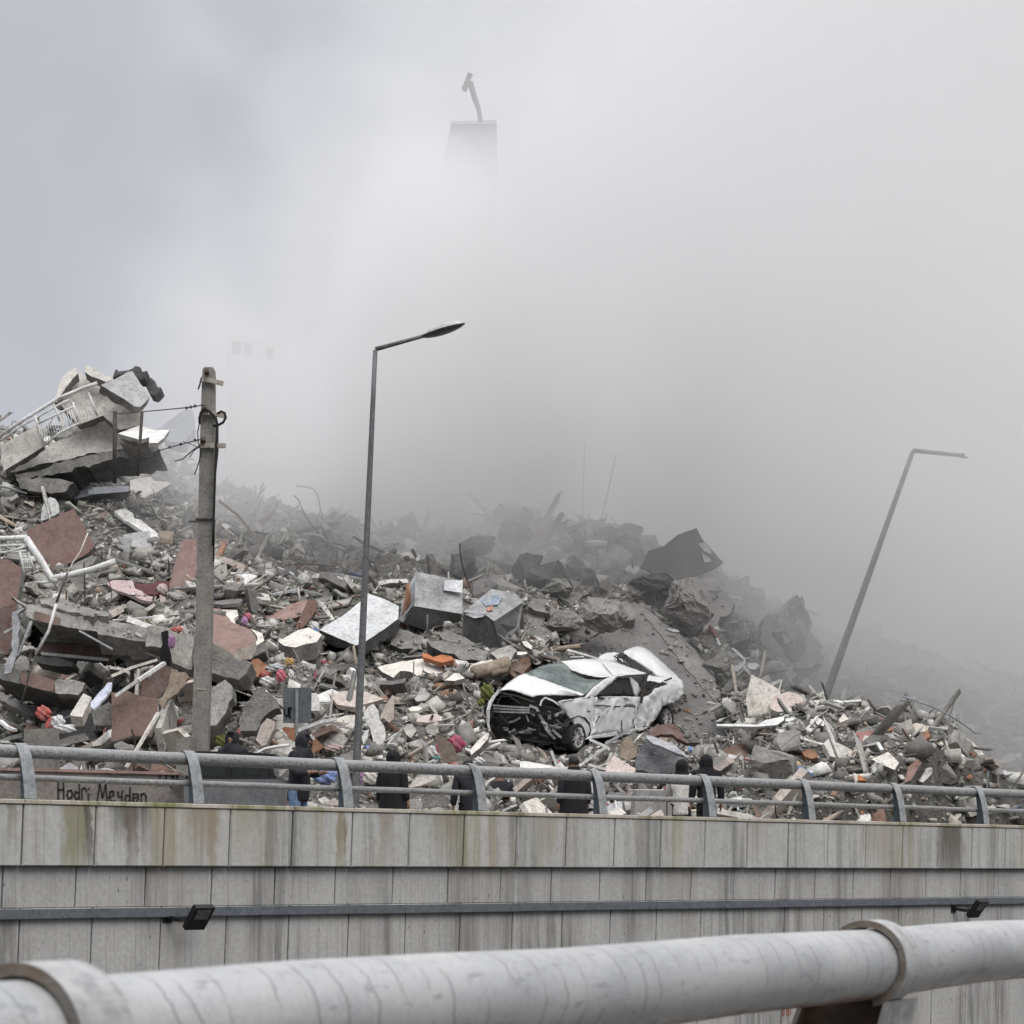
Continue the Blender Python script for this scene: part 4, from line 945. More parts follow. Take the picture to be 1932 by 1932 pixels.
def wheel(cx, cy, t, r, lean=0., name='wheel'):
    c = K(cx, cy, t) - cO; w = bpy.data.objects.new(name, None); link(w, car); w.location = c
    ax = (td * -1 + Vector((0, 0, lean))).normalized(); up = Vector((0, 0, 1)); a = ax.cross(up).normalized(); b = a.cross(ax)
    def ring(g, prof, n=36, m=0):
        vs = []
        for (rr, off) in prof:
            for i in range(n):
                th = 2 * math.pi * i / n; vs.append((a * math.cos(th) + b * math.sin(th)) * rr + ax * off)
        g.add(vs, [(j * n + i, j * n + (i + 1) % n, (j + 1) * n + (i + 1) % n, (j + 1) * n + i) for j in range(len(prof) - 1) for i in range(n)], m)
    g = G(); ring(g, [(r * .68, .09), (r * .74, .105), (r * .92, .10), (r, .07), (r, -.08), (r * .9, -.1), (r * .6, -.1)]); g.build('tyre', M['tyre'], w, smooth=True)
    g = G(); ring(g, [(r * .70, .09), (r * .66, .085), (r * .62, .06), (r * .60, -.05)]); ring(g, [(.001, .07), (r * .12, .07), (r * .15, .05)]); 
    for i in range(12):
        th = 2 * math.pi * (i + .5 * (i % 2) * .5) / 12; d = a * math.cos(th) + b * math.sin(th); g.bar(d * r * .12 + ax * .055, d * r * .64 + ax * .07, .026, .016, roll=0)
    g.build('rim', M['rim'], w)
    g = G(); ring(g, [(.001, .0), (r * .6, .0)]); g.build('brake_disc', M['iron'], w)
wheel(878, 985, .10, .31, -.05); wheel(1628, 822, .22, .29, .1)
g = G(); pts = [K(x, y, .06) - cO for x, y in ((800, 1040), (795, 900), (830, 830), (880, 808), (940, 822), (980, 870), (990, 930), (965, 1000))]
for a, b in zip(pts, pts[1:]): g.bar(a, b, .16, .02)
g.build('wheel_arch', M['bay'], car)
# ================================================================ hand-placed debris
# crops used while measuring: each maps crop pixels to print pixels
CR = {1: (0, 641.5, .25), 2: (0, 1037.7, .25), 3: (377.4, 896.2, .25), 4: (471.7, 1273.6, .25), 5: (717, 943.4, .25),
      6: (886.8, 1169.8, .2246), 7: (1179.3, 943.4, .25), 8: (1449, 1226.4, .25), 9: (0, 1122.6, .127), 0: (0, 0, 1)}
def C(k, pl): ox, oy, s = CR[k]; return [(ox + s * x, oy + s * y) for x, y in pl]
DUSTY = []
NRM = {'F': (0, -1, .12), 'L': (0, -.42, .9), 'T': (0, -.75, .65), 'R': (.5, -.8, .35), 'W': (-.5, -.8, .35), 'U': (0, -.9, -.3), 'K': (.35, -.5, .8), 'J': (-.35, -.5, .8)}
def plane_pts(pl, nrm, off, Yc=None):
    n = Vector(NRM[nrm] if isinstance(nrm, str) else nrm).normalized()
    cu = sum(p[0] for p in pl) / len(pl); cv = sum(p[1] for p in pl) / len(pl)
    Y = (Yc if Yc else hit(cu, cv)) - off; c = P(cu, cv, Y); out = []
    for (u, v) in pl:
        d = Vector(((u - CX) / F, 1, (HY - v) / F)); k = c.dot(n) / d.dot(n); k = min(max(k, Y - 3.5), Y + 3.5); out.append(d * k)
    return out, n, c, Y
def ragged(pl, j=.6, seg=9):
    out = []
    for i in range(len(pl)):
        a = pl[i]; b = pl[(i + 1) % len(pl)]; L = math.hypot(b[0] - a[0], b[1] - a[1]); k = max(1, int(L / seg))
        for s in range(k):
            f = s / k; out.append((a[0] + (b[0] - a[0]) * f + (rng.gauss(0, j) if s else 0), a[1] + (b[1] - a[1]) * f + (rng.gauss(0, j) if s else 0)))
    return out
def piece(name, label, cat, k, pl, nrm='L', mat='concrete', edge='concrete', th=.15, off=.35, rag=.6, Yc=None, clear=True, parent=None, group=None):
    """an irregular slab: traced outline on its own tilted plane, real thickness, broken edges"""
    pl = C(k, pl); raw = pl
    pts, n, c, Y = plane_pts(ragged(pl, rag) if rag else pl, nrm, off, Yc)
    m = len(pts); base = c
    back = [p - n * th * rng.uniform(.8, 1.15) + (c - p) * rng.uniform(0, .04) for p in pts]
    org = parent.location if parent else base
    vs = [p - org for p in pts] + [p - org for p in back]
    tri = tessellate_polygon([pts]); fs = []; mi = []
    for t in tri:
        a, b, d = t; nn = (pts[b] - pts[a]).cross(pts[d] - pts[a])
        if nn.dot(n) < 0: t = (a, d, b)
        fs.append(tuple(t)); mi.append(0); fs.append(tuple(m + i for i in t[::-1])); mi.append(1)
    for i in range(m): fs.append((i, (i + 1) % m, m + (i + 1) % m, m + i)); mi.append(1)
    o = mesh_obj(name, vs, fs, [M[mat], M[edge]], parent, mi)
    bm = bmesh.new(); bm.from_mesh(o.data); bmesh.ops.recalc_face_normals(bm, faces=bm.faces[:]); bm.to_mesh(o.data); bm.free()
    if not parent: o.location = base; tag(o, label, cat, group)
    if clear: CLEAR.append((raw, c, n, Y)); DUSTY.append(len(CLEAR) - 1 if mat in ('concrete', 'screed', 'tanrock', 'floral') else -1)
    return o
CAV = []
def cavity(k, pl, depth): CAV.append((C(k, pl), depth))
def stick(name, label, cat, pts, w, t=None, mat='whitepaint', off=.5, parent=None, rnd=False, group=None):
    """bar or pipe through print points (u, v[, Y])"""
    q = []
    for p in pts: q.append(P(p[0], p[1], p[2] if len(p) > 2 else hit(p[0], p[1]) - off))
    if len(pts[0]) < 3:   # keep it straight in depth between its ends
        y0, y1 = q[0].y, q[-1].y
        for i in range(len(q)):
            f = i / (len(q) - 1); Y = y0 + (y1 - y0) * f; q[i] = P(pts[i][0], pts[i][1], Y)
    org = parent.location if parent else q[0].copy(); g = G(); q = [a - org for a in q]
    if rnd: g.tube(q, w / 2, 8)
    else:
        for a, b in zip(q, q[1:]): g.bar(a, b, w, t or w)
    o = g.build(name, M[mat], parent, smooth=rnd)
    if not parent: o.location = org; tag(o, label, cat, group)
    return o
def blob(name, label, cat, u, v, r, mat, sc=(1, 1, 1), off=.4, amp=.35, Yc=None, ang=0):
    """crumpled lump (cloth, bag, boulder) r print pixels in radius"""
    Y = (Yc or hit(u, v)) - off; rr = r / F * Y
    bm = bmesh.new(); bmesh.ops.create_icosphere(bm, subdivisions=3, radius=1)
    sd = rng.uniform(0, 50)
    for w in bm.verts:
        p = w.co; f = 1 + amp * (math.sin(p.x * 5 + sd) * math.sin(p.y * 4 + sd * 2) * .5 + math.sin(p.z * 7 + p.x * 6 + sd) * .35 + rng.uniform(-.12, .12))
        p = Vector((p.x * sc[0], p.y * sc[1], p.z * sc[2])) * f * rr; p.rotate(Euler((0, ang, 0))); w.co = p
    o = bm_obj(name, bm, M[mat], None, smooth=False); o.location = P(u, v, Y); tag(o, label, cat)
    cc = [(u + r * sc[0] * math.cos(a), v + r * sc[2] * math.sin(a)) for a in np.linspace(0, 6.28, 12)[:-1]]
    CLEAR.append((cc, P(u, v, Y), Vector((0, -1, 0)), Y)); return o
def facets(name, label, cat, k, faces, mat='concrete', Yc=None, off=.4, edge=None):
    """boulder or box from print-space corners (x, y, extra depth) and its visible faces; closed off at the back"""
    pts, fs = faces; ox, oy, s = CR[k]; uv = [(ox + s * p[0], oy + s * p[1]) for p in pts]
    cu = sum(p[0] for p in uv) / len(uv); cv = sum(p[1] for p in uv) / len(uv); Y = (Yc or hit(cu, cv)) - off
    q = [P(a[0], a[1], Y + p[2]) for a, p in zip(uv, pts)]; org = P(cu, cv, Y)
    bk = org + Vector((0, 1.6, -.3)); g = G(); vs = [p - org for p in q] + [bk - org]
    used = {}
    for f in fs:
        for a, b in zip(f, f[1:] + f[:1]): used[(a, b)] = 1
    bf = [(b, a, len(q)) for (a, b) in used if (b, a) not in used]
    g.add(vs, list(fs) + bf); o = g.build(name, M[mat]); o.location = org
    bm = bmesh.new(); bm.from_mesh(o.data); bmesh.ops.recalc_face_normals(bm, faces=bm.faces[:])
    bmesh.ops.bevel(bm, geom=bm.edges[:], offset=.015, segments=1, affect='EDGES', clamp_overlap=True) if name != 'boulder' else None
    bm.to_mesh(o.data); bm.free(); tag(o, label, cat)
    CLEAR.append((uv if len(uv) < 4 else hull2(uv), org, Vector((0, -1, 0)), Y)); return o
def hull2(p):
    p = sorted(set(p)); 
    def half(ps):
        o = []
        for q in ps:
            while len(o) > 1 and (o[-1][0] - o[-2][0]) * (q[1] - o[-2][1]) - (o[-1][1] - o[-2][1]) * (q[0] - o[-2][0]) <= 0: o.pop()
            o.append(q)
        return o
    return half(p)[:-1] + half(p[::-1])[:-1]

# ---- top left: the tilted top storey with its balcony
YT = 57.5
top = empty('collapsed_storey', P(160, 900, YT)); tag(top, 'tilted remains of a top storey with a beige balcony and white railing', 'building ruin')
def pc(name, k, pl, nrm, mat, edge, th, Yc, off=0, rag=.4): return piece(name, None, None, k, pl, nrm, mat, edge, th, off, rag, Yc, True, top)
pc('balcony_front', 1, [(10, 800), (270, 640), (300, 720), (335, 800), (190, 890), (32, 988), (8, 900)], (0, -.95, .3), 'beige', 'concrete', .22, YT - .6)
pc('wall', 1, [(400, 452), (470, 350), (570, 225), (600, 235), (700, 330), (760, 360), (860, 420), (960, 470), (1080, 530), (1075, 600), (1050, 640), (900, 680), (780, 570), (590, 640), (520, 560), (470, 500)], (0, -.88, .45), 'beige', 'concrete', .25, YT)
pc('wall', 1, [(760, 340), (860, 300), (965, 240), (1000, 235), (1060, 330), (1132, 435), (1060, 505), (1010, 500), (960, 460), (860, 400)], (.35, -.8, .5), 'lightgrey', 'concrete', .3, YT - .7)
pc('roof_edge', 1, [(402, 450), (440, 350), (480, 270), (545, 215), (580, 210), (590, 250), (520, 330), (470, 400), (430, 470)], (0, -.8, .5), 'beige', 'concrete', .25, YT - .3, rag=1.2)
pc('roof_edge', 1, [(640, 240), (640, 200), (655, 185), (690, 205), (760, 250), (830, 272), (845, 300), (800, 318), (740, 290), (690, 275)], (0, -.8, .5), 'beige', 'concrete', .25, YT - .2, rag=1.2)
pc('roof_edge', 1, [(850, 285), (870, 225), (885, 222), (890, 240), (1000, 215), (1020, 196), (1060, 205), (1075, 240), (1110, 232), (1095, 290), (1060, 300), (1000, 245), (900, 262)], 'F', 'concrete_dark', 'concrete_dark', .6, YT - .1, rag=1.6)
pc('roof_edge', 1, [(1085, 300), (1140, 285), (1170, 310), (1180, 355), (1215, 358), (1205, 385), (1170, 418), (1130, 405), (1100, 350)], 'F', 'concrete_dark', 'concrete_dark', .6, YT + .3, rag=1.6)
pc('soffit', 1, [(600, 700), (700, 590), (780, 572), (900, 690), (1130, 735), (1120, 770), (870, 835), (700, 850), (480, 905), (330, 930), (150, 985), (40, 1000), (190, 895), (335, 805), (480, 750)], (0, -.85, .5), 'beige', 'concrete', .5, YT + .1, rag=1.2)
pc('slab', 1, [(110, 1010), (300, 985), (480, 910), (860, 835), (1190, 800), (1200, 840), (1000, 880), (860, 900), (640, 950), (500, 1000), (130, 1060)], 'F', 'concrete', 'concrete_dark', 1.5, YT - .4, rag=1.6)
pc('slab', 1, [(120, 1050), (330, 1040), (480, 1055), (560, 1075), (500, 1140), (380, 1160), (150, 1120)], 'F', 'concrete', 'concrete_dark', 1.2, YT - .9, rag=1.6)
cavity(1, [(500, 990), (640, 950), (860, 910), (1000, 900), (960, 1010), (700, 1040), (560, 1060)], 2.0)
# railing of the balcony
def rod(name, pts, w, mat='whitepaint', k=1, Y=YT - .9, parent=top):
    ox, oy, s = CR[k]; return stick(name, None, None, [(ox + s * x, oy + s * y, Y) for x, y in pts], w, mat=mat, parent=parent, rnd=True)
rod('handrail', [(0, 722), (180, 600), (440, 440), (640, 358), (735, 325)], .09); rod('handrail', [(0, 765), (140, 660), (270, 590), (440, 490), (520, 450)], .05)
rod('handrail', [(285, 632), (420, 565), (560, 500)], .05); rod('bottom_rail', [(330, 800), (450, 700), (600, 625)], .05)
for a, b in (((262, 560), (330, 800)), ((405, 480), (450, 610)), ((665, 395), (735, 570)), ((120, 640), (130, 690)), ((550, 470), (590, 620))): rod('post', [a, b], .055)
for i in range(17):
    x = 300 + i * 17; rod('baluster', [(x, 632 - i * 7.4), (x + 38, 790 - i * 9.6)], .018)
for i in range(6): rod('spindle', [(590 + i * 24, 585 - i * 3), (585 + i * 24, 540 - i * 6)], .014)
# the two dark uprights (antenna poles) in front
stick('steel_post', 'tall dark rusty post standing in the rubble, left one of two', 'post', [(216, 912, 54), (217, 776, 54)], .10, mat='iron', rnd=True)
stick('steel_post', 'thinner dark post standing in the rubble, right one of two', 'post', [(260, 898, 55), (268, 778, 55)], .075, mat='iron', rnd=True)
piece('white_sheet', 'bright white board lying flat high on the ruined storey', 'board', 1, [(890, 705), (1045, 643), (1180, 680), (1280, 680), (1235, 740), (1190, 775), (1125, 778), (1125, 735), (1050, 752)], 'L', 'white', 'concrete_light', .1, .2, .3, 56.6)
piece('shelf_box', 'grey hollow block under the bright white board', 'block', 1, [(880, 712), (1045, 755), (1120, 740), (1118, 800), (1000, 800), (900, 770)], 'F', 'concrete', 'concrete', .8, 0, .6, 56.4)
piece('haze_tone_slab', 'slanting slab shape coloured in blue grey smoke haze beside the top storey', 'wall slab', 1, [(1190, 672), (1290, 600), (1400, 520), (1455, 530), (1465, 660), (1400, 780), (1280, 770), (1235, 742), (1282, 680)], (0, -.85, .5), 'bluegrey', 'bluegrey', .4, 0, .8, 63)
# ---- upper left slope
def A(*a, **k): return piece(*a, **k)
A('light_sheet', 'pale blue crumpled sheet below the dark posts', 'sheet', 1, [(905, 1035), (920, 970), (975, 948), (1030, 955), (1030, 1030)], 'T', 'lightcloth' if 'lightcloth' in M else 'white', 'white', .05, .4)
A('light_sheet', 'white sheet draped right of the thinner post', 'sheet', 1, [(1050, 955), (1110, 952), (1160, 975), (1150, 995), (1060, 1020), (1045, 1000)], 'T', 'white', 'white', .05, .4)
A('wall_fragment', 'large pale beige wall fragment lying below the white sheet', 'wall fragment', 1, [(980, 1060), (1050, 1040), (1140, 1030), (1160, 1060), (1295, 1080), (1200, 1140), (1080, 1205), (1040, 1160), (985, 1140)], 'K', 'beige', 'concrete', .14, .4)
A('steel_channel', 'dented blue grey metal tray across the left slope', 'metal tray', 1, [(640, 1135), (700, 1112), (970, 1100), (985, 1130), (960, 1145), (700, 1165), (660, 1160)], 'T', 'galv', 'iron', .12, .5, .2)
A('steel_channel', 'darker blue metal tray end left of the dented tray', 'metal tray', 1, [(530, 1180), (640, 1125), (660, 1160), (700, 1168), (560, 1200)], 'T', 'trunk', 'iron', .12, .45, .2)
cavity(1, [(520, 1195), (700, 1170), (960, 1150), (980, 1165), (900, 1250), (620, 1240)], 1.6)
A('satellite_dish', 'round white satellite dish leaning behind the brown panel', 'satellite dish', 1, [(305, 1365), (318, 1260), (345, 1205), (380, 1185), (420, 1200), (445, 1245), (448, 1300), (400, 1330), (330, 1360)], 'F', 'whitepaint', 'galv', .05, .5, 0)
A('concrete_wedge', 'pale broken wedge above the dish', 'concrete piece', 1, [(370, 1180), (395, 1150), (425, 1152), (480, 1200), (545, 1262), (500, 1290), (450, 1300), (445, 1240), (420, 1195)], 'T', 'concrete_light', 'concrete', .3, .45)
A('painted_wall_piece', 'big tilted brown wall panel on the upper left slope', 'wall panel', 1, [(200, 1435), (350, 1370), (555, 1272), (600, 1340), (650, 1440), (715, 1560), (660, 1610), (560, 1670), (420, 1735), (380, 1740), (350, 1680), (270, 1560), (215, 1500)], 'F', 'brown', 'concrete', .35, .8, .5)
A('grey_slab', 'grey slab under the big brown panel', 'slab', 1, [(480, 1750), (560, 1690), (690, 1625), (735, 1640), (700, 1690), (560, 1750)], 'T', 'concrete', 'concrete', .3, .5)
A('painted_wall_piece', 'brown wall panel cut by the left edge below the white railing', 'wall panel', 1, [(-60, 1640), (60, 1655), (130, 1700), (165, 1720), (155, 1850), (130, 1935), (110, 1990), (-60, 2090)], 'F', 'brown', 'concrete', .4, .9, .5)
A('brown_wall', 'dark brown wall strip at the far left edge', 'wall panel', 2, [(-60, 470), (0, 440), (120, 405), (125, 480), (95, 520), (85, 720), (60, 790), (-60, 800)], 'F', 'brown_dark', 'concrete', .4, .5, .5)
A('leaning_wall_piece', 'narrow pinkish brown panel leaning behind the utility pole', 'wall panel', 1, [(1385, 1505), (1485, 1500), (1482, 1700), (1470, 1880), (1410, 1920), (1240, 1928), (1290, 1780), (1330, 1650)], 'W', 'pinkish', 'concrete', .18, .5, .4)
A('white_door', 'white painted door board tilted on the upper left slope', 'board', 1, [(862, 1290), (945, 1270), (1005, 1310), (1012, 1345), (1060, 1355), (1240, 1500), (1170, 1535), (1130, 1480), (970, 1370), (940, 1365)], 'K', 'white', 'white', .08, .6, 0)
A('cabinet_side', 'pale grey cabinet panel under the white door board', 'panel', 1, [(930, 1470), (1030, 1450), (1125, 1442), (1145, 1555), (1085, 1560), (1000, 1560), (935, 1500)], 'T', 'lightgrey', 'lightgrey', .06, .5, 0)
A('cabinet_side', 'narrow pale panel standing left of the pale grey cabinet panel', 'panel', 1, [(885, 1480), (1000, 1500), (970, 1610), (935, 1600), (930, 1550)], 'F', 'lightgrey', 'white', .06, .7, 0)
# white railing lower left
rl = empty('fallen_railing', P(60, 1090, 50)); tag(rl, 'white metal balcony railing fallen against the brown panel at the left edge', 'railing')
def rr(name, pts, w): return rod(name, pts, w, 'whitepaint', 1, 49.2, rl)
rr('rail', [(-60, 1500), (80, 1497), (205, 1490)], .11); rr('rail', [(-60, 1560), (60, 1552), (210, 1545)], .06); rr('rail', [(195, 1495), (300, 1650), (385, 1800), (430, 1825)], .15); rr('rail', [(-60, 1605), (120, 1600), (200, 1590)], .05)
rr('rail', [(385, 1800), (520, 1775), (700, 1730), (870, 1670)], .13); rr('brace', [(30, 1610), (130, 1580), (200, 1550)], .06); rr('grille_edge', [(150, 1600), (180, 1750), (258, 1745), (215, 1600)], .05)
for i in range(5): rr('bar', [(160 + i * 14, 1605), (192 + i * 14, 1748)], .022)
for y in (1640, 1680, 1720): rr('bar', [(160 + (y - 1600) * .2, y), (225 + (y - 1600) * .25, y - 6)], .03)
rr('bar', [(130, 1500), (130, 1545)], .05); rr('bar', [(60, 1500), (60, 1550)], .05); rr('foot_bar', [(270, 1828), (330, 1830), (400, 1818)], .05)
stick('white_bar', 'thin white rod leaning in front of the stacked floors at left', 'rod', [(106, 1140, 46.8), (92, 1190, 46.8), (67, 1235, 46.8)], .06, mat='whitepaint', rnd=True)
stick('rusty_bar', 'dark rusty end of the thin leaning rod', 'rod', [(67, 1236, 46.8), (55, 1272, 46.6), (40, 1330, 46.4)], .035, mat='iron', rnd=True)
stick('rusty_bar', 'dark bent reinforcing bar above the thin white rod', 'rod', [(127, 1082, 48.4), (118, 1105, 48.2), (107, 1135, 48)], .05, mat='iron', rnd=True)
stick('hanging_cable', 'pale cord hanging across the big brown panel', 'cord', [(166, 1005, 48.6), (152, 1040, 48.6), (137, 1062, 48.5), (127, 1082, 48.4)], .025, mat='plaster', rnd=True)
# ---- stacked floors at the left
YS = 47.3
A('floor_slab', 'thick broken floor slab with a brown painted edge, top of the stacked floors', 'floor slab', 2, [(195, 430), (210, 408), (330, 435), (470, 480), (700, 515), (830, 530), (1090, 580), (1110, 640), (1090, 690), (900, 660), (720, 612), (560, 590), (420, 565), (255, 530), (200, 500)], 'F', 'concrete_light', 'concrete', 2.4, 0, .8, YS)
A('brown_render', 'brown painted band on the edge of the top floor slab', 'render band', 2, [(255, 460), (340, 480), (455, 512), (435, 570), (380, 556), (262, 524)], 'F', 'brown', 'concrete', .06, 0, .5, YS - .06)
A('floor_slab', 'jagged upper crust of the stacked floors', 'floor slab', 2, [(300, 370), (420, 355), (560, 400), (830, 470), (820, 500), (700, 505), (560, 470), (430, 440), (310, 405)], 'L', 'concrete', 'concrete', .25, 0, 1.4, YS + .4)
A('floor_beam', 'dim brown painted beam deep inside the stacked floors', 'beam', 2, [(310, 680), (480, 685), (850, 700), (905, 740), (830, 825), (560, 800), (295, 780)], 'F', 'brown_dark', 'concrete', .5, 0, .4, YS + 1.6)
A('beam_top', 'grey ledge above the dim brown beam', 'ledge', 2, [(300, 660), (500, 662), (860, 690), (850, 704), (480, 692), (305, 684)], 'F', 'concrete', 'concrete', .6, 0, .5, YS + 1.45)
stick('white_batten', 'long thin white batten under the dim brown beam', 'batten', [(78, 1233, YS + 1.2), (205, 1245, YS + 1.2)], .06, mat='whitepaint')
A('rubble_ledge', 'grey slab edge under the thin white batten', 'slab', 2, [(265, 800), (400, 805), (560, 850), (545, 880), (400, 870), (270, 850)], 'F', 'concrete', 'concrete', .8, 0, .8, YS + 1.0)
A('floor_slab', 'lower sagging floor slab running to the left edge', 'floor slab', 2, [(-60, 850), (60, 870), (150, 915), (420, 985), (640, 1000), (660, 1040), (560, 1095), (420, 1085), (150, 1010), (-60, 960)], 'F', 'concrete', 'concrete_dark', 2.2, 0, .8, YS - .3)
A('brown_render', 'brown painted band on the lower sagging slab', 'render band', 2, [(150, 925), (240, 932), (415, 985), (415, 1075), (300, 1050), (165, 1010)], 'F', 'brown', 'concrete', .06, 0, .5, YS - .37)
A('beam_block', 'pale rectangular beam end beside the lower brown band', 'beam', 2, [(415, 1000), (430, 975), (560, 980), (640, 1005), (620, 1060), (590, 1095), (420, 1080)], 'F', 'concrete_light', 'concrete', .6, 0, .6, YS - .5)
cavity(2, [(200, 510), (430, 572), (720, 620), (1000, 690), (1180, 740), (1200, 830), (1000, 880), (700, 900), (560, 960), (260, 860), (200, 720)], 2.6)
cavity(2, [(0, 970), (150, 1015), (420, 1088), (600, 1100), (560, 1200), (400, 1180), (150, 1130), (0, 1040)], 1.6)
A('crushed_wall', 'dark smooth wall wedge under the slab by the utility pole', 'wall slab', 2, [(925, 700), (1000, 715), (1170, 800), (1160, 830), (1040, 860), (955, 888)], 'F', 'screed', 'concrete', .4, 0, .5, YS + .4)
A('broken_beam', 'rough beam end jutting above the smooth wall wedge', 'beam', 2, [(730, 610), (840, 580), (1090, 590), (1110, 690), (1060, 690), (900, 660), (740, 635)], 'T', 'concrete', 'concrete', .5, 0, 1, YS - .2)
A('broken_beam', 'stack of broken slab layers left of the utility pole', 'slab', 2, [(1090, 590), (1130, 570), (1330, 600), (1460, 650), (1460, 730), (1450, 905), (1300, 850), (1290, 780), (1220, 740), (1100, 730), (1110, 640)], 'F', 'concrete_light', 'concrete', .9, 0, 1.4, YS - .6)
A('broken_beam', 'long layered slab crossing behind the utility pole', 'slab', 2, [(1460, 780), (1560, 770), (1700, 810), (1900, 850), (1860, 930), (1800, 980), (1700, 960), (1560, 900), (1460, 880)], 'F', 'concrete', 'concrete', 1.2, 0, 1.6, YS - .8)
for (a, b, w, lab) in (((150, 1190), (213, 1225), .09, 'grey plank sloping inside the stacked floors'), ((194, 1201), (292, 1238), .04, 'thin pale rod sloping inside the stacked floors'), ((8, 1194), (28, 1183), .05, 'short pale stub at the left edge')):
    stick('plank', lab, 'plank', [(*a, YS - .1), (*b, YS - .1)], w, .04, 'lightgrey' if 'lightgrey' in M else 'white')
A('crumpled_sheet', 'crumpled grey plastic frame hanging at the left of the stacked floors', 'plastic sheet', 9, [(180, 260), (290, 210), (390, 185), (260, 290), (300, 420), (270, 560), (280, 700), (250, 900), (170, 1150), (60, 1180), (90, 1000), (190, 820), (165, 745), (190, 500)], 'F', 'galvlight', 'galv', .08, 0, .8, YS - .8)
stick('bent_strip', 'bright bent strip right of the crumpled grey frame', 'strip', [(59, 1172, YS - .7), (47, 1205, YS - .8), (34, 1237, YS - .8)], .07, .03, 'galvlight')
A('painted_wall_piece', 'upright brown wall panel in the lower left rubble', 'wall panel', 2, [(840, 1075), (960, 1062), (1060, 1100), (1190, 1115), (1185, 1180), (1195, 1240), (1130, 1400), (1000, 1400), (870, 1440), (835, 1440), (850, 1250)], 'F', 'brown', 'concrete_light', .25, .2, .4, 44.6)
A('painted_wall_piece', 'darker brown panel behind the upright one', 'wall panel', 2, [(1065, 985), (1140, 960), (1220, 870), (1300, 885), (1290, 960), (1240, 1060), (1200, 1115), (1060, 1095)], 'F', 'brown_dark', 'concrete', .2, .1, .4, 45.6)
A('plaster_edge', 'grey torn edge of the upright brown panel', 'concrete piece', 9, [(1360, 1700), (1400, 1690), (1620, 1590), (1690, 1740), (1670, 1932), (1400, 1932), (1370, 1800)], 'F', 'concrete', 'concrete', .3, .1, .8, 44.9)
stick('white_batten', 'white timber batten sloping up to the right in the lower left rubble', 'batten', [(218, 1314, 44.2), (260, 1284, 44.2), (310, 1251, 44.6)], .10, .06, 'whitepaint')
stick('white_batten', 'pale batten parallel above the white one', 'batten', [(210, 1276, 45), (250, 1259, 45.2), (296, 1245, 45.4)], .08, .05, 'plaster')
stick('white_batten', 'thin cream stick leaning low in front of the upright brown panel', 'batten', [(299, 1345, 43.2), (275, 1385, 43), (238, 1448, 42.8)], .07, .05, 'plaster')
stick('white_batten', 'short vertical pale bar hanging by the darker brown panel', 'batten', [(262, 1262, 44.8), (257, 1314, 44.8)], .12, .05, 'beige')
A('splintered_board', 'frayed grey timber boards hanging under the layered slab', 'timber', 2, [(1290, 900), (1400, 920), (1430, 960), (1340, 1080), (1260, 1130), (1230, 1200), (1195, 1150), (1270, 1020)], 'F', 'timber', 'timber', .15, .1, 1.6, 44.9)
A('concrete_post_fragment', 'short grey block with white side in the lower left rubble', 'block', 9, [(1040, 1780), (1240, 1460), (1360, 1520), (1220, 1810), (1100, 1800)], 'T', 'beige', 'plaster', .25, .1, .3, 44.2)
A('rolled_magazine', 'long white strip of crumpled paper beside the grey block', 'paper', 9, [(1350, 1600), (1420, 1510), (1600, 1300), (1665, 1300), (1650, 1420), (1400, 1700), (1345, 1660)], 'T', 'paper', 'white', .06, .1, .8, 43.9)
stick('white_bar', 'white bar lying at the left edge in the rubble', 'bar', [(0, 1360, 43.5), (14, 1372, 43.4), (29, 1378, 43.3)], .10, .05, 'whitepaint')
A('leaning_plank', 'grey leaning slab in the lower left corner', 'slab', 9, [(0, 1430), (150, 1500), (540, 1700), (520, 1800), (440, 1790), (150, 1640), (0, 1560)], 'T', 'concrete', 'concrete', .2, .3, .8)
# cloth lumps
M['redcloth'] = mk('coral red cloth', (.55, .09, .07), (.38, .05, .045), scale=8, dusty=.55, bump=.5, rough=.9)
M['pinkcloth'] = mk('hot pink cloth', (.60, .10, .16), (.42, .06, .11), scale=8, dusty=.55, bump=.5, rough=.9)
M['magenta'] = mk('magenta cloth', (.42, .04, .12), (.28, .03, .08), scale=8, dusty=.55, bump=.6, rough=.9)
M['yellowcloth'] = mk('yellow cloth', (.62, .36, .05), (.45, .25, .04), scale=8, dusty=.55, bump=.5, rough=.9)
M['bluecloth'] = mk('faded blue cloth', (.22, .32, .62), (.15, .22, .45), scale=6, dusty=.55, bump=.5, rough=.9)
M['violet'] = mk('violet cloth', (.42, .18, .42), (.32, .13, .33), scale=6, dusty=.55, bump=.5, rough=.9)
M['lilac'] = mk('lilac cloth', (.45, .40, .65), (.34, .3, .5), scale=6, dusty=.55, bump=.5, rough=.9)
M['teal'] = mk('teal cloth', (.04, .28, .28), (.03, .2, .2), scale=6, dusty=.55, bump=.5, rough=.9)
M['lightcloth'] = mk('greyish white cloth', (.62, .61, .60), (.42, .41, .4), scale=6, bump=.6, rough=.9)
M['floral'] = mk('floral cloth', (.48, .40, .38), (.36, .27, .27), scale=6, bump=.5, rough=.9, spots=((.4, .16, .16), 14, .58))
M['maroon'] = mk('maroon blanket', (.11, .04, .04), (.07, .025, .025), scale=6, bump=.5, rough=.9)
M['mossgreen'] = mk('yellow green foliage', (.16, .17, .05), (.06, .075, .02), scale=9, bump=.9, rough=.9)
blob('red_bag', 'coral red cloth bag in the lower left rubble', 'bag', 82, 1345, 13, 'redcloth', (1.1, .8, 1), .3, .4, 43.8)
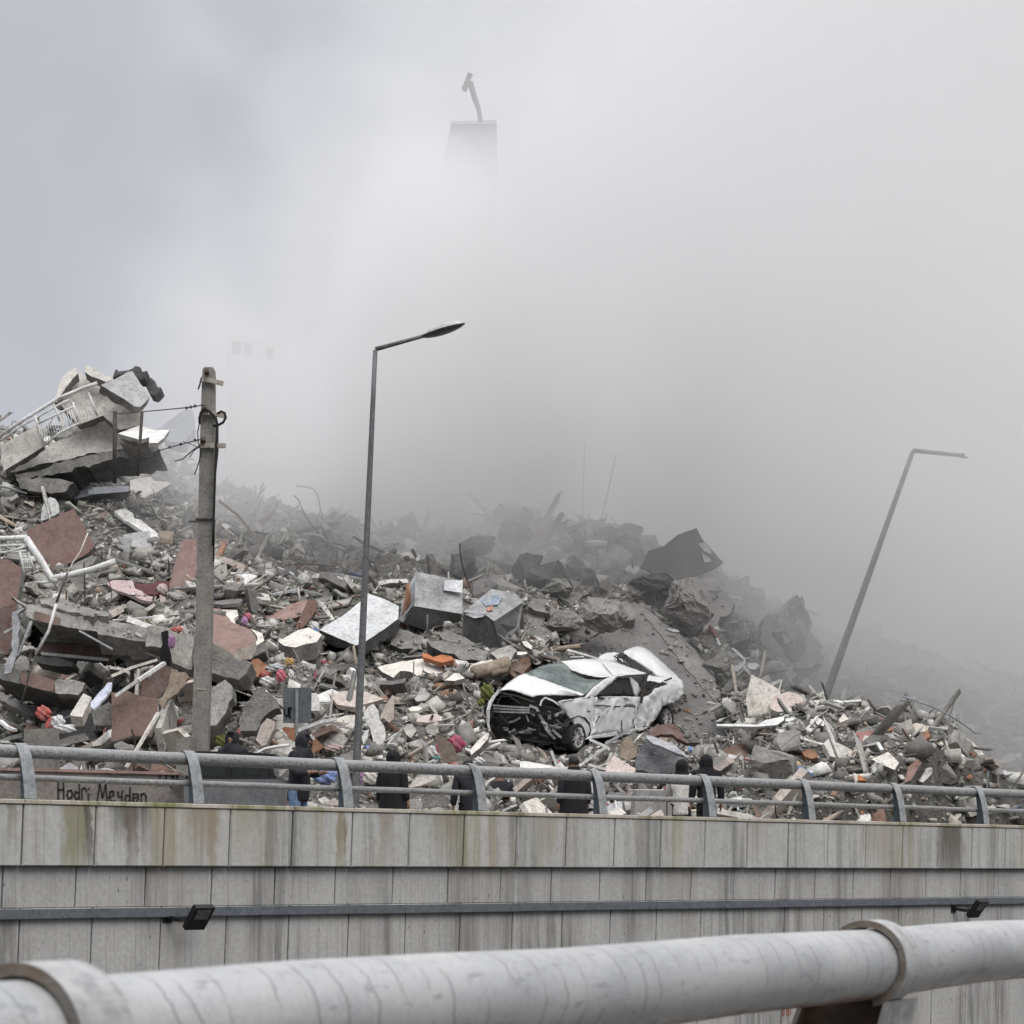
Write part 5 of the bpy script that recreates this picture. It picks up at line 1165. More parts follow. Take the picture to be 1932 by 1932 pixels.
blob('red_bag', 'drooping coral red trouser leg below the red cloth bag', 'cloth', 95, 1366, 11, 'redcloth', (.8, .6, 1.5), .3, .3, 43.8, .6)
blob('white_bag', 'crumpled greyish white bag beside the coral red cloth', 'bag', 111, 1362, 12, 'lightcloth', (1, .8, 1.1), .3, .4, 43.6)
blob('white_bag', 'flattened greyish white bag below the other white bag', 'bag', 122, 1375, 14, 'lightcloth', (1.5, .8, .6), .3, .4, 43.4)
A('blanket', 'pale floral blanket spread on the left slope', 'blanket', 2, [(800, 250), (860, 225), (1000, 230), (1020, 290), (1100, 340), (1180, 350), (1170, 375), (1090, 380), (960, 330), (850, 290)], 'L', 'floral', 'floral', .08, .45, 1.2)
A('blanket', 'dark maroon blanket above the floral one', 'blanket', 2, [(1015, 240), (1100, 260), (1190, 235), (1280, 240), (1270, 290), (1180, 335), (1100, 335), (1025, 290)], 'L', 'maroon', 'maroon', .08, .45, 1.2)
blob('cushion', 'round floral cushion next to the maroon blanket', 'cushion', 306, 1113, 11, 'floral', (1, .8, 1.1), .5, .2)
blob('purple_cushion', 'purple oval cushion wedged by the utility pole', 'cushion', 324, 1211, 11, 'maroonpurple' if 'maroonpurple' in M else 'violet', (.65, .6, 1.2), .2, .15, 46.2)
blob('red_rag', 'small red rag left of the utility pole', 'rag', 335, 1188, 8, 'redcloth', (1.3, .7, .8), .2, .4, 46)
A('black_cloth', 'black cloth hanging beside the purple cushion', 'cloth', 2, [(1215, 620), (1265, 605), (1270, 700), (1290, 790), (1280, 860), (1215, 850), (1200, 790), (1225, 710)], 'F', 'black', 'black', .1, 0, .6, 46.3)
# ---- centre left
A('brown_slab', 'broad broken brown-topped slab right of the utility pole', 'floor slab', 3, [(75, 1000), (160, 1010), (240, 1110), (380, 1165), (420, 1220), (425, 1270), (350, 1300), (270, 1320), (260, 1365), (150, 1290), (75, 1270)], 'L', 'brown', 'plaster', .3, .6, .8)
A('plaster_crust', 'cream chipped rim of the broad brown-topped slab', 'plaster rim', 3, [(380, 1160), (470, 1195), (485, 1250), (420, 1290), (330, 1310), (400, 1270), (435, 1250), (430, 1215)], 'L', 'plaster', 'concrete', .25, .66, .8)
A('slab_layers', 'thick rough layers under the broad brown slab', 'slab', 3, [(70, 1290), (150, 1300), (260, 1370), (350, 1310), (480, 1270), (490, 1330), (300, 1400), (290, 1500), (180, 1540), (70, 1470)], 'F', 'concrete', 'concrete', .9, .7, 1.8)
A('cream_board', 'cream board fragment behind the broad brown slab', 'board', 3, [(165, 1012), (280, 1018), (290, 1060), (255, 1085), (270, 1125), (230, 1120), (195, 1080)], 'L', 'plaster', 'plaster', .08, .5, .5)
A('orange_wall_piece', 'orange brown panel tipping down under the broad slab', 'wall panel', 3, [(330, 1470), (400, 1390), (440, 1385), (510, 1440), (460, 1525), (400, 1520)], 'T', 'rustpanel', 'concrete', .12, .7, .5)
A('pink_wall_piece', 'dull pink brown panel above the orange brown one', 'wall panel', 3, [(425, 1300), (480, 1275), (510, 1300), (520, 1420), (440, 1385), (410, 1350)], 'F', 'pinkish', 'concrete', .12, .6, .6)
A('cream_slab', 'cream plaster slab with dark layered edge left of the big white slab', 'slab', 3, [(590, 1255), (700, 1190), (820, 1150), (920, 1205), (880, 1260), (800, 1275), (720, 1300), (630, 1285)], 'L', 'plaster', 'concrete', .35, .6, .8)
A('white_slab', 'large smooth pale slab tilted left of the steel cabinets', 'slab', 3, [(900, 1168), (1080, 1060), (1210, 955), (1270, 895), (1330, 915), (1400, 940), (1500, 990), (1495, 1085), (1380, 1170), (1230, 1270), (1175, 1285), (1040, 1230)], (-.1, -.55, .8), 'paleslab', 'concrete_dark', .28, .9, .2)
cavity(3, [(930, 1210), (1170, 1295), (1240, 1280), (1480, 1110), (1440, 1220), (1340, 1290), (1180, 1380), (950, 1370)], 1.6)
A('pink_column', 'dusty pink round column piece lying on the slope', 'column', 3, [(440, 1090), (530, 1040), (700, 970), (830, 940), (860, 975), (800, 1050), (650, 1090), (560, 1085), (470, 1110)], 'T', 'pinkish', 'pinkish', .5, .6, .8)
A('brown_post', 'brown leaning post piece beside the pink column', 'post', 3, [(815, 940), (880, 950), (870, 1030), (800, 1130), (730, 1180), (710, 1170), (760, 1060)], 'F', 'pinkbrown', 'brown', .25, .7, .5)
A('grey_block', 'grey brown slab end behind the pink column', 'slab', 3, [(870, 930), (960, 870), (1005, 900), (1000, 930), (910, 965), (880, 985)], 'T', 'concrete', 'concrete', .3, .4, .6)
for lab, a, b, w in (('long pale plank lying on the misty slope', (526, 1072), (585, 1099), .13), ('wide pale plank near the misty crest', (580, 1082), (657, 1098), .22), ('pale plank end touching the street lamp', (628, 1083), (676, 1091), .2), ('white door strip on the slope above the pink column', (510, 1123), (560, 1113), .16), ('split white lath beside the door strip', (566, 1114), (604, 1121), .12)):
    stick('plank', lab, 'plank', [a, b], w, .05, 'lightgrey', off=.5)
for lab, u, v, r, m, sc in (('hot pink rag on the brown slab', 468, 1163, 7, 'pinkcloth', (1, .8, 1)), ('violet rag hanging below the hot pink rag', 461, 1172, 7, 'violet', (.9, .7, 1.2)),
    ('white rags beside the cream slab', 593, 1183, 9, 'lightcloth', (.9, .7, 1.1)), ('blue bundle on the cream slab', 595, 1192, 6, 'bluebright', (.9, .8, 1.1)), ('yellow bundle above the pink clothes', 546, 1248, 8, 'yellowcloth', (1, .8, .9)),
    ('coral cloth left of the hot pink clothes', 500, 1272, 9, 'redcloth', (1.2, .8, .7)), ('hot pink clothes in the centre left rubble', 530, 1275, 10, 'pinkcloth', (.9, .8, 1.2)), ('white cloth below the hot pink clothes', 505, 1286, 12, 'lightcloth', (1.3, .8, .8)),
    ('grey clothes heap beside the yellow bundle', 521, 1260, 13, 'lightgrey', (1.4, .8, .6)), ('small white rag above the road sign', 501, 1313, 10, 'lightcloth', (1, .7, .9)), ('pale cloth right of the hot pink clothes', 549, 1273, 8, 'lightcloth', (.7, .7, 1.2)),
    ('white rag with red stain by the lamp pole', 591, 1262, 6, 'lightcloth', (1, .7, 1.2)), ('dark red rag below the white rag by the lamp pole', 595, 1273, 5, 'magenta', (.6, .6, 1.6))):
    if m not in M: M[m] = mk(m, (.1, .2, .42) if m == 'bluebright' else (.4, .4, .4), bump=.4)
    blob('rag', lab, 'cloth', u, v, r, m, sc, .5, .35)
A('concrete_chunk_big', 'bulky grey concrete chunk right of the utility pole', 'concrete block', 3, [(60, 1660), (130, 1580), (190, 1545), (240, 1590), (245, 1680), (190, 1800), (120, 1890), (55, 1890)], 'F', 'concrete_light', 'concrete', .7, .2, 1.2, 44.2)
A('curved_column', 'dark curved concrete column left of the road sign', 'column', 3, [(300, 1900), (320, 1790), (380, 1690), (450, 1610), (520, 1640), (580, 1700), (600, 1760), (520, 1790), (460, 1850), (430, 1930), (300, 1932)], 'F', 'concrete', 'concrete_dark', .7, .2, 1, 44.4)
cavity(0, [(395, 1330), (450, 1280), (480, 1310), (450, 1400), (400, 1430), (375, 1400)], 1.8)
cavity(0, [(400, 1262), (480, 1285), (500, 1300), (440, 1300), (398, 1290)], 1.4)
A('beam_fragment', 'cream-faced concrete fragment standing left of the hooded person', 'concrete block', 4, [(45, 490), (80, 380), (130, 325), (190, 350), (180, 410), (120, 530), (90, 535)], 'F', 'pinkcream', 'concrete_light', .3, .3, .6, 43.2)
A('wood_piece', 'orange wood panel behind the road sign post', 'board', 4, [(240, 405), (260, 390), (340, 400), (335, 500), (300, 480)], 'F', 'rust', 'rust', .08, .3, .3, 43.4)
A('wood_piece', 'orange brown door piece right of the hooded person', 'board', 4, [(470, 490), (500, 480), (560, 545), (480, 590), (455, 580)], 'F', 'rustpanel', 'rust', .08, .3, .3, 43)
A('white_tile', 'bright white box end at the right side of the road sign', 'box', 3, [(833, 1648), (880, 1645), (903, 1700), (900, 1780), (838, 1778)], 'F', 'white', 'plaster', .3, .3, .2, 44.5)
# ---- centre
A('white_plate', 'large cream white slab lying flat in the centre', 'slab', 5, [(-20, 1262), (130, 1225), (280, 1200), (380, 1195), (450, 1240), (502, 1290), (420, 1335), (360, 1320), (280, 1325), (230, 1295), (150, 1290), (100, 1340), (20, 1300)], (0, -.5, .86), 'plaster', 'concrete', .18, .7, .8)
A('orange_fragment', 'bright orange fragment above the cream white slab', 'fragment', 5, [(315, 1160), (360, 1160), (400, 1185), (470, 1165), (540, 1180), (560, 1205), (470, 1228), (380, 1200), (330, 1190)], 'L', 'orange', 'rust', .1, .6, .8)
A('white_plate', 'cream block fragment right of the large cream slab', 'slab', 5, [(645, 1325), (680, 1250), (760, 1215), (850, 1200), (850, 1240), (820, 1270), (700, 1300), (680, 1330)], 'T', 'plaster', 'concrete', .25, .6, .6)
A('white_plate', 'pale cracked slab pointing down under the second steel cabinet', 'slab', 5, [(830, 1155), (900, 1120), (980, 1095), (1035, 1135), (1010, 1160), (990, 1205), (920, 1228)], 'T', 'concrete_light', 'concrete', .15, .7, .6)
A('white_plate', 'small cream chip right of the cracked pointed slab', 'slab', 5, [(1070, 1065), (1110, 1065), (1150, 1105), (1145, 1130), (1090, 1100)], 'T', 'plaster', 'concrete', .1, .6, .3)
A('white_plate', 'thin cream slab edge left of the car roof', 'slab', 5, [(1000, 1165), (1030, 1145), (1110, 1145), (1110, 1160), (1060, 1170)], 'L', 'plaster', 'concrete', .1, .6, .3)
A('white_plate', 'small triangular cream shard below the large cream slab', 'slab', 5, [(485, 1362), (560, 1305), (600, 1310), (640, 1345), (560, 1365)], 'L', 'plaster', 'concrete', .1, .6, .4)
stick('log', 'round cream timber log behind the car bonnet', 'log', [(894, 1269), (925, 1262), (958, 1250)], .30, mat='timber', rnd=True, off=.6)
stick('log', 'shorter grey log under the cream timber log', 'log', [(925, 1270), (955, 1262)], .2, mat='timber', rnd=True, off=.6)
A('brown_stone', 'reddish brown block left of the car windscreen', 'block', 5, [(970, 1300), (1000, 1230), (1060, 1190), (1120, 1180), (1140, 1240), (1080, 1310), (1020, 1345)], 'T', 'brownstone', 'brownstone', .5, .4, .8)
for lab, pl in (('layered dark slab stack under the first steel cabinet', [(90, 1030), (150, 975), (330, 1030), (320, 1130), (160, 1125), (80, 1090)]), ('dark layered slab between the steel cabinets and the cream slab', [(350, 1060), (480, 1060), (700, 1110), (815, 1150), (800, 1210), (600, 1200), (560, 1160), (470, 1150), (390, 1110)]),
    ('dark slab under the second steel cabinet', [(445, 1010), (500, 980), (620, 1025), (715, 1080), (700, 1110), (560, 1070), (470, 1050)])):
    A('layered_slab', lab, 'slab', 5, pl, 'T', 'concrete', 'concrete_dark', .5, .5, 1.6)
# steel cabinets
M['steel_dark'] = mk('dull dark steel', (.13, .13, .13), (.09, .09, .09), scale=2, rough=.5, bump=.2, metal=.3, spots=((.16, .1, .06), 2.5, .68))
def cabinet(label, k, faces, Yc, extra):
    pts, fs, mt = faces; ox, oy, s = CR[k]
    Y = Yc; q = [P(ox + s * p[0], oy + s * p[1], Y + p[2]) for p in pts]; org = q[0].copy()
    e = empty('steel_cabinet', org); tag(e, label, 'steel cabinet')
    for (nm, f, m) in zip([x[0] for x in fs], [x[1] for x in fs], mt):
        g = G(); pl = [q[i] - org for i in f]; n = (pl[1] - pl[0]).cross(pl[2] - pl[0]).normalized()
        if n.y > 0: n = -n
        g.add(pl + [p - n * .03 for p in pl], [tuple(range(len(pl))), tuple(range(2 * len(pl) - 1, len(pl) - 1, -1))] + [(i, (i + 1) % len(pl), len(pl) + (i + 1) % len(pl), len(pl) + i) for i in range(len(pl))])
        g.build(nm, M[m], e)
    for (nm, pl, m) in extra:
        g = G(); pl = [P(ox + s * a, oy + s * b, Y + c) - org for a, b, c in pl]
        g.add(pl + [p + Vector((0, .04, 0)) for p in pl], [tuple(range(len(pl)))[::-1], tuple(range(len(pl), 2 * len(pl)))] + [(i, (i + 1) % len(pl), len(pl) + (i + 1) % len(pl), len(pl) + i) for i in range(len(pl))]); g.build(nm, M[m], e)
    uv = [(ox + s * p[0], oy + s * p[1]) for p in pts]; CLEAR.append((hull2(uv), q[0], Vector((0, -1, 0)), Y + .8)); return e
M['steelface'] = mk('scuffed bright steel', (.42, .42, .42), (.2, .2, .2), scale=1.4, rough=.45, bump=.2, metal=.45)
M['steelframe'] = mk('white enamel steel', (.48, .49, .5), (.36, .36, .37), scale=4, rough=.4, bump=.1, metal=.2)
cabinet('dented stainless steel cabinet lying on its back, left of the two', 5,
    ([(140, 905, .4), (165, 770, .7), (270, 540, 1.0), (260, 800, 0), (175, 925, .1), (620, 860, .5), (625, 610, 1.5), (590, 940, .6), (350, 985, .35)],
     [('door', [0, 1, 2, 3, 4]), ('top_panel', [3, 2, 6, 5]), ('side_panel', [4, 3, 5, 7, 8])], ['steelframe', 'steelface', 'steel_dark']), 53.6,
    [('drawer', [(490, 605, 1.0), (625, 605, 1.1), (622, 700, .9), (480, 680, .8)], 'steelframe'), ('door_glass', [(180, 770, .55), (262, 590, .85), (252, 790, -.02), (185, 880, .1)], 'galv'), ('hinge', [(140, 820, .4), (158, 815, .4), (160, 840, .35), (142, 845, .35)], 'iron')])
cabinet('open-topped stainless steel cabinet with colourful papers inside, right of the two', 5,
    ([(630, 845, .3), (840, 672, 1.2), (1020, 700, 1.3), (1080, 770, 1.0), (860, 915, 0), (790, 862, .1), (1050, 960, .6), (1000, 1070, .6), (905, 1115, .15), (820, 1140, .2), (620, 1060, .4), (1085, 960, 1.0)],
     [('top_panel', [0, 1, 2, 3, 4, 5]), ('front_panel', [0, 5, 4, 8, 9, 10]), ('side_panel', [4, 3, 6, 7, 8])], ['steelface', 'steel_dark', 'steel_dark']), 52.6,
    [('paper', [(760, 760, .7), (860, 715, .9), (925, 720, .9), (890, 790, .55), (800, 800, .4)], 'bluepaper'), ('paper', [(800, 815, .3), (850, 795, .4), (850, 830, .25), (815, 840, .2)], 'redpaper'), ('bent_lip', [(640, 862, .24), (700, 850, .2), (790, 866, .05), (780, 880, .05), (715, 892, .1), (680, 880, .2)], 'steelframe'), ('back_edge', [(1020, 830, .9), (1080, 780, .95), (1088, 970, .9), (1060, 980, .8)], 'iron')])
# boulders and big slabs on the right of the centre, veiled by smoke
B5 = lambda lab, k, pts, fs, m='concrete', Yc=None, off=.4: facets('boulder', lab, 'boulder', k, (pts, fs), m, Yc, off)
A('asphalt_slab', 'huge smooth grey slab sloping down behind the car', 'slab', 0, [(1060, 1222), (1100, 1172), (1135, 1142), (1180, 1134), (1225, 1152), (1290, 1202), (1345, 1270), (1366, 1330), (1376, 1385), (1335, 1402), (1290, 1400), (1255, 1380), (1220, 1330), (1150, 1270), (1100, 1250)], (.12, -.6, .8), 'screed', 'concrete', .4, .3, 1.2, 56.0)
_pl, _c, _n, _Y = CLEAR[-1]; _d = Vector(((1288 - CX) / F, 1, (HY - 1236) / F)); _Yk = _c.dot(_n) / _d.dot(_n)
A('asphalt_slab', 'raised kerb-like edge strip along the huge smooth slab', 'slab', 0, [(1213, 1156), (1232, 1160), (1285, 1206), (1340, 1272), (1362, 1310), (1352, 1325), (1315, 1285), (1265, 1222)], (.12, -.6, .8), 'tanrock', 'concrete', .10, .05, .8, _Yk)
A('asphalt_slab', 'lower smooth grey slab between the car boot and the right heap', 'slab', 0, [(1295, 1330), (1350, 1335), (1385, 1365), (1400, 1380), (1330, 1400), (1320, 1420), (1290, 1410), (1262, 1360), (1290, 1345)], (.1, -.5, .85), 'screed', 'concrete', .4, .2, 1, 54.6)
A('boulder_slab', 'angular light brown boulder face above the huge slab', 'boulder', 5, [(1285, 975), (1310, 890), (1400, 895), (1490, 900), (1560, 830), (1640, 755), (1780, 755), (1860, 790), (1925, 830), (1925, 900), (1840, 910), (1780, 890), (1700, 860), (1680, 960), (1600, 1030), (1540, 1070), (1460, 1040), (1310, 1000)], 'T', 'tanrock', 'concrete', .3, .7, 1.4, 57.6)
for lab, pl in (('long jagged boulder edge near the smoky crest', [(1195, 620), (1300, 600), (1420, 640), (1455, 650), (1380, 660), (1240, 670), (1200, 650)]), ('rounded boulder below the jagged edge', [(1330, 750), (1420, 690), (1500, 690), (1530, 720), (1480, 790), (1380, 800), (1340, 780)]),
    ('flat dark rock right of the second cabinet', [(1090, 820), (1180, 820), (1250, 860), (1240, 930), (1180, 980), (1110, 960), (1085, 900)]), ('rock under the flat dark rock', [(1110, 980), (1200, 950), (1290, 990), (1310, 1060), (1240, 1090), (1130, 1060)]),
    ('small pale rock in the misty slope', [(1480, 830), (1520, 770), (1560, 780), (1530, 830), (1500, 850)]), ('long low rock above the car', [(1150, 740), (1250, 750), (1350, 840), (1340, 880), (1250, 850), (1120, 800)])):
    A('boulder_slab', lab, 'boulder', 5, pl, 'T', 'concrete', 'concrete', .6, .5, 1.6)
for lab, pl, Y in (('big rounded boulder in the haze right of the huge slab', [(340, 680), (400, 600), (520, 580), (690, 590), (720, 660), (830, 780), (800, 850), (720, 880), (690, 950), (600, 1000), (480, 985), (380, 960), (330, 960), (380, 850), (330, 760)], 60),
    ('lumpy boulder left of the big rounded one', [(70, 740), (160, 720), (300, 720), (340, 760), (360, 830), (250, 830), (150, 820), (80, 790)], 60.5), ('cracked pale block in the haze', [(765, 985), (850, 900), (945, 990), (900, 1050), (850, 1078), (790, 1030)], 58.5)):
    A('boulder_slab', lab, 'boulder', 7, pl, 'T', 'tanrock', 'concrete', .9, .2, 2.2, Y)
A('bent_metal_sheet', 'bent dark metal sheet with two cut-outs standing on the smoky crest', 'metal sheet', 7, [(180, 380), (290, 350), (400, 260), (540, 212), (580, 290), (700, 430), (742, 470), (700, 500), (560, 560), (430, 590), (300, 610), (220, 560), (120, 500)], (.2, -.9, .4), 'darksheet', 'darksheet', .12, 0, .3, 61.5)
A('sheet_opening', 'pale upper cut-out in the bent metal sheet', 'opening', 7, [(552, 330), (600, 320), (650, 385), (655, 410), (600, 385)], (.2, -.9, .4), 'lightgrey', 'lightgrey', .02, 0, 0, 61.35)
A('sheet_opening', 'pale lower cut-out in the bent metal sheet', 'opening', 7, [(578, 395), (640, 440), (650, 465), (600, 468)], (.2, -.9, .4), 'lightgrey', 'lightgrey', .02, 0, 0, 61.35)
A('boulder_slab', 'tall dark rubble stack in the smoke left of the leaning lamp', 'rubble stack', 7, [(1030, 900), (1080, 860), (1180, 840), (1220, 770), (1350, 770), (1385, 850), (1400, 980), (1440, 1040), (1480, 1150), (1490, 1240), (1400, 1270), (1280, 1260), (1100, 1200), (1030, 1080)], 'F', 'concrete', 'concrete_dark', 1.5, 0, 3, 59.5)
for lab, k, pl in (('short white bar on the edge of the huge slab', 7, [(310, 975), (340, 965), (400, 980), (415, 995), (370, 995)]), ('pale lath in the haze under the cracked block', 7, [(800, 1120), (815, 1112), (910, 1195), (895, 1205)]), ('white hook-shaped piece in the haze', 7, [(685, 1040), (700, 1038), (725, 1090), (710, 1098)]),
    ('grey white fragment in the haze', 7, [(765, 1260), (850, 1245), (915, 1195), (905, 1240), (850, 1295), (780, 1290)]), ('pale square fragment in the haze', 7, [(920, 1235), (990, 1225), (1018, 1245), (980, 1280), (930, 1270)]), ('small pale triangle in the haze', 7, [(730, 1115), (775, 1150), (740, 1165)])):
    A('pale_fragment', lab, 'fragment', k, pl, 'T', 'lightgrey', 'lightgrey', .06, .9, .2)

def boulder(label, u, v, r, mat, Y, sx=1., sz=.8):
    """rough broken mass: convex hull, faces subdivided and roughened"""
    rr = r / F * Y; bm = bmesh.new()
    for _ in range(20):
        p = Vector((rng.gauss(0, 1), rng.gauss(0, 1), rng.gauss(0, 1))).normalized() * rng.uniform(.85, 1.1); bm.verts.new((p.x * sx * rr, p.y * rr * .9, p.z * sz * rr))
    h = bmesh.ops.convex_hull(bm, input=bm.verts[:]); bmesh.ops.delete(bm, geom=list({g for g in h['geom_interior'] if isinstance(g, bmesh.types.BMVert)}), context='VERTS')
    for k in range(3):
        bmesh.ops.triangulate(bm, faces=bm.faces[:]); bmesh.ops.subdivide_edges(bm, edges=bm.edges[:], cuts=1, use_grid_fill=True)
        for w in bm.verts: w.co += Vector((rng.gauss(0, 1), rng.gauss(0, 1), rng.gauss(0, 1))) * rr * (.05, .03, .016)[k]
    o = bm_obj('boulder', bm, M[mat]); o.location = P(u, v, Y); tag(o, label, 'boulder')
    CLEAR.append(([(u + r * sx * .95 * math.cos(a), v + r * sz * .95 * math.sin(a)) for a in np.linspace(0, 6.28, 12)[:-1]], P(u, v, Y), Vector((0, -1, 0)), Y)); DUSTY.append(-1)
boulder('big rough broken mass standing over the upper end of the smooth slab', 1305, 1140, 58, 'tanrock', 57.6, 1.05, .95)
boulder('dark rough mass right under the bent dark sheet', 1235, 1095, 36, 'concrete_dark', 59.5, 1.3, .7)
boulder('rough mass left of the upper end of the smooth slab', 1135, 1160, 44, 'tanrock', 55.6, 1.1, .75)
boulder('rough mass between the second steel cabinet and the smooth slab', 1062, 1178, 34, 'concrete', 54.6, 1.1, .8)
boulder('small rough mass above the second steel cabinet', 1050, 1110, 28, 'concrete', 57, 1.3, .7)
boulder('tall dark rough mass in the smoke left of the leaning lamp', 1500, 1195, 58, 'concrete', 58.2, .8, 1.15)
boulder('rough mass in the haze between the big one and the tall dark one', 1400, 1195, 34, 'concrete', 58, 1.0, .9)
boulder('dark rough mass on the crest above the first steel cabinet', 905, 1030, 30, 'concrete_dark', 62, 1.5, .7)
boulder('dark rough mass on the misty crest right of the upright lamp', 965, 1010, 34, 'concrete_dark', 64, 1.3, .8)
boulder('rough mass right of the big one, lower on the hazy flank', 1362, 1250, 30, 'concrete', 56, 1.2, .8)
# ---- right heap
A('cream_block', 'cream block with pinkish face on top of the right heap', 'block', 7, [(1085, 1530), (1110, 1490), (1240, 1445), (1300, 1460), (1345, 1500), (1340, 1560), (1290, 1590), (1150, 1600), (1100, 1575)], 'T', 'pinkcream', 'plaster', .4, .3, .5, 49.8)
A('cream_block', 'mossy back corner of the cream block on the right heap', 'block', 7, [(1300, 1470), (1350, 1465), (1372, 1520), (1355, 1575), (1320, 1590), (1340, 1530)], 'F', 'beige', 'concrete', .3, .1, .5, 50.0)
A('white_pipe_strip', 'long white plastic strip lying on the right heap', 'strip', 7, [(690, 1690), (850, 1690), (1000, 1695), (1060, 1660), (1200, 1630), (1200, 1660), (1150, 1695), (1010, 1710), (850, 1708), (690, 1705)], 'T', 'whitepaint', 'whitepaint', .06, .3, .2, 48.6)
A('white_pipe_strip', 'shorter broken white strip right of the long one', 'strip', 7, [(1210, 1650), (1300, 1630), (1385, 1620), (1380, 1640), (1290, 1660), (1215, 1672)], 'T', 'whitepaint', 'whitepaint', .06, .3, .2, 48.6)
for lab, pl, m, nr in (('big white corner slab on the right heap', [(780, 825), (905, 768), (990, 850), (955, 905), (900, 880), (850, 860)], 'plaster', 'T'), ('pinkish red block on the right heap', [(640, 650), (660, 620), (800, 605), (830, 640), (800, 690), (690, 695)], 'pinkred', 'T'),
    ('grey cap on the pinkish red block', [(640, 640), (680, 600), (760, 570), (815, 600), (700, 625), (650, 655)], 'concrete', 'L'), ('orange tile piece in the right heap', [(255, 770), (310, 750), (360, 765), (380, 810), (330, 820), (275, 800)], 'rustpanel', 'T'),
    ('cream chunk high on the right heap', [(530, 530), (570, 480), (610, 520), (590, 550), (540, 550)], 'plaster', 'T'), ('white chunk left of the cream chunk', [(350, 530), (380, 510), (430, 540), (420, 575), (370, 560)], 'white', 'T'),
    ('grey rounded stone near the timber', [(345, 880), (390, 850), (450, 870), (470, 920), (420, 945), (360, 920)], 'concrete_light', 'T'), ('small white tile near the timber', [(262, 925), (320, 900), (345, 905), (320, 950), (280, 955)], 'white', 'T'),
    ('orange brick behind the rail on the right', [(640, 960), (690, 940), (740, 985), (640, 990)], 'orange', 'T'), ('orange box piece between rails at right', [(95, 1040), (130, 1030), (205, 1045), (200, 1110), (90, 1120)], 'orange', 'F'),
    ('brick red slab near the haze on the right heap', [(870, 560), (930, 545), (950, 600), (900, 615)], 'rustpanel', 'T'), ('orange brick in the haze on the right heap', [(1155, 630), (1210, 600), (1225, 650), (1180, 680)], 'rustpanel', 'T'),
    ('dark brown door leaning on the right heap', [(1060, 880), (1130, 820), (1160, 850), (1080, 980), (1030, 1000)], 'pinkbrown', 'T'), ('pale leaning slab at the right rail', [(1140, 990), (1200, 890), (1240, 885), (1240, 930), (1170, 1000)], 'concrete_light', 'T')):
    A('fragment', lab, 'fragment', 8, pl, nr, m, 'concrete' if m not in ('orange', 'rustpanel') else 'rust', .15, .3, .5)
A('brown_mound', 'rust brown slab low on the right heap', 'slab', 7, [(700, 1932), (740, 1880), (860, 1830), (960, 1850), (1010, 1932)], 'T', 'brownstone', 'brownstone', .3, .4, 1.2)
stick('timber_beam', 'yellow timber beam behind the rail, left piece', 'timber', [(1446, 1441), (1478, 1445)], .16, mat='yellowwood', off=.5, rnd=True)
stick('timber_beam', 'yellow timber beam behind the rail, right crossing piece', 'timber', [(1474, 1462), (1505, 1443)], .17, mat='yellowwood', off=.6, rnd=True)
stick('white_bar', 'white angled bar on the right heap, long limb', 'bar', [(1612, 1412), (1656, 1402), (1664, 1416)], .07, .04, 'whitepaint', off=.5)
# ---- foreground band under the car
A('white_shard', 'tall white plaster shard standing left of the road lamp foot', 'plaster', 4, [(860, 290), (890, 240), (930, 215), (970, 270), (975, 330), (1010, 380), (1025, 460), (1015, 560), (985, 555), (930, 500), (905, 400), (870, 350)], 'F', 'white', 'plaster', .15, .5, .6)
A('white_shard', 'small white curved shard by the tall plaster shard', 'plaster', 4, [(840, 470), (870, 420), (897, 410), (885, 480), (855, 525)], 'F', 'white', 'plaster', .1, .5, .3)
A('split_board', 'pointed beige board standing right of the tall shard', 'board', 4, [(985, 300), (1040, 200), (1075, 150), (1090, 160), (1085, 330), (1050, 360), (1000, 320)], 'F', 'pinkcream', 'timber', .1, .5, .4)
A('round_plate', 'pale octagonal plate split by a crack', 'plate', 4, [(1155, 400), (1190, 368), (1225, 370), (1258, 420), (1215, 475), (1180, 450)], 'T', 'concrete_light', 'concrete', .08, .5, .2)
A('cream_disc', 'flat cream disc near the pointed board', 'disc', 4, [(1195, 255), (1220, 238), (1280, 235), (1300, 250), (1270, 268), (1210, 270)], 'L', 'plaster', 'plaster', .08, .5, .2)
A('grey_rock', 'angular grey rock above the octagonal plate', 'rock', 4, [(1240, 180), (1290, 95), (1320, 100), (1360, 150), (1330, 190), (1260, 200)], 'T', 'concrete_light', 'concrete', .4, .4, .6)
A('long_cream_slab', 'long cream slab leaning under the car nose', 'slab', 6, [(0, 1095), (60, 1020), (140, 945), (160, 950), (150, 1000), (80, 1080), (10, 1135)], 'T', 'plaster', 'concrete', .2, .5, .5, 47.5)
A('brown_board', 'brown board standing among magenta cloth', 'board', 4, [(1395, 450), (1440, 460), (1530, 520), (1570, 620), (1530, 660), (1450, 665), (1430, 580)], 'F', 'timberbrown', 'timber', .08, .5, .3, 46.6)
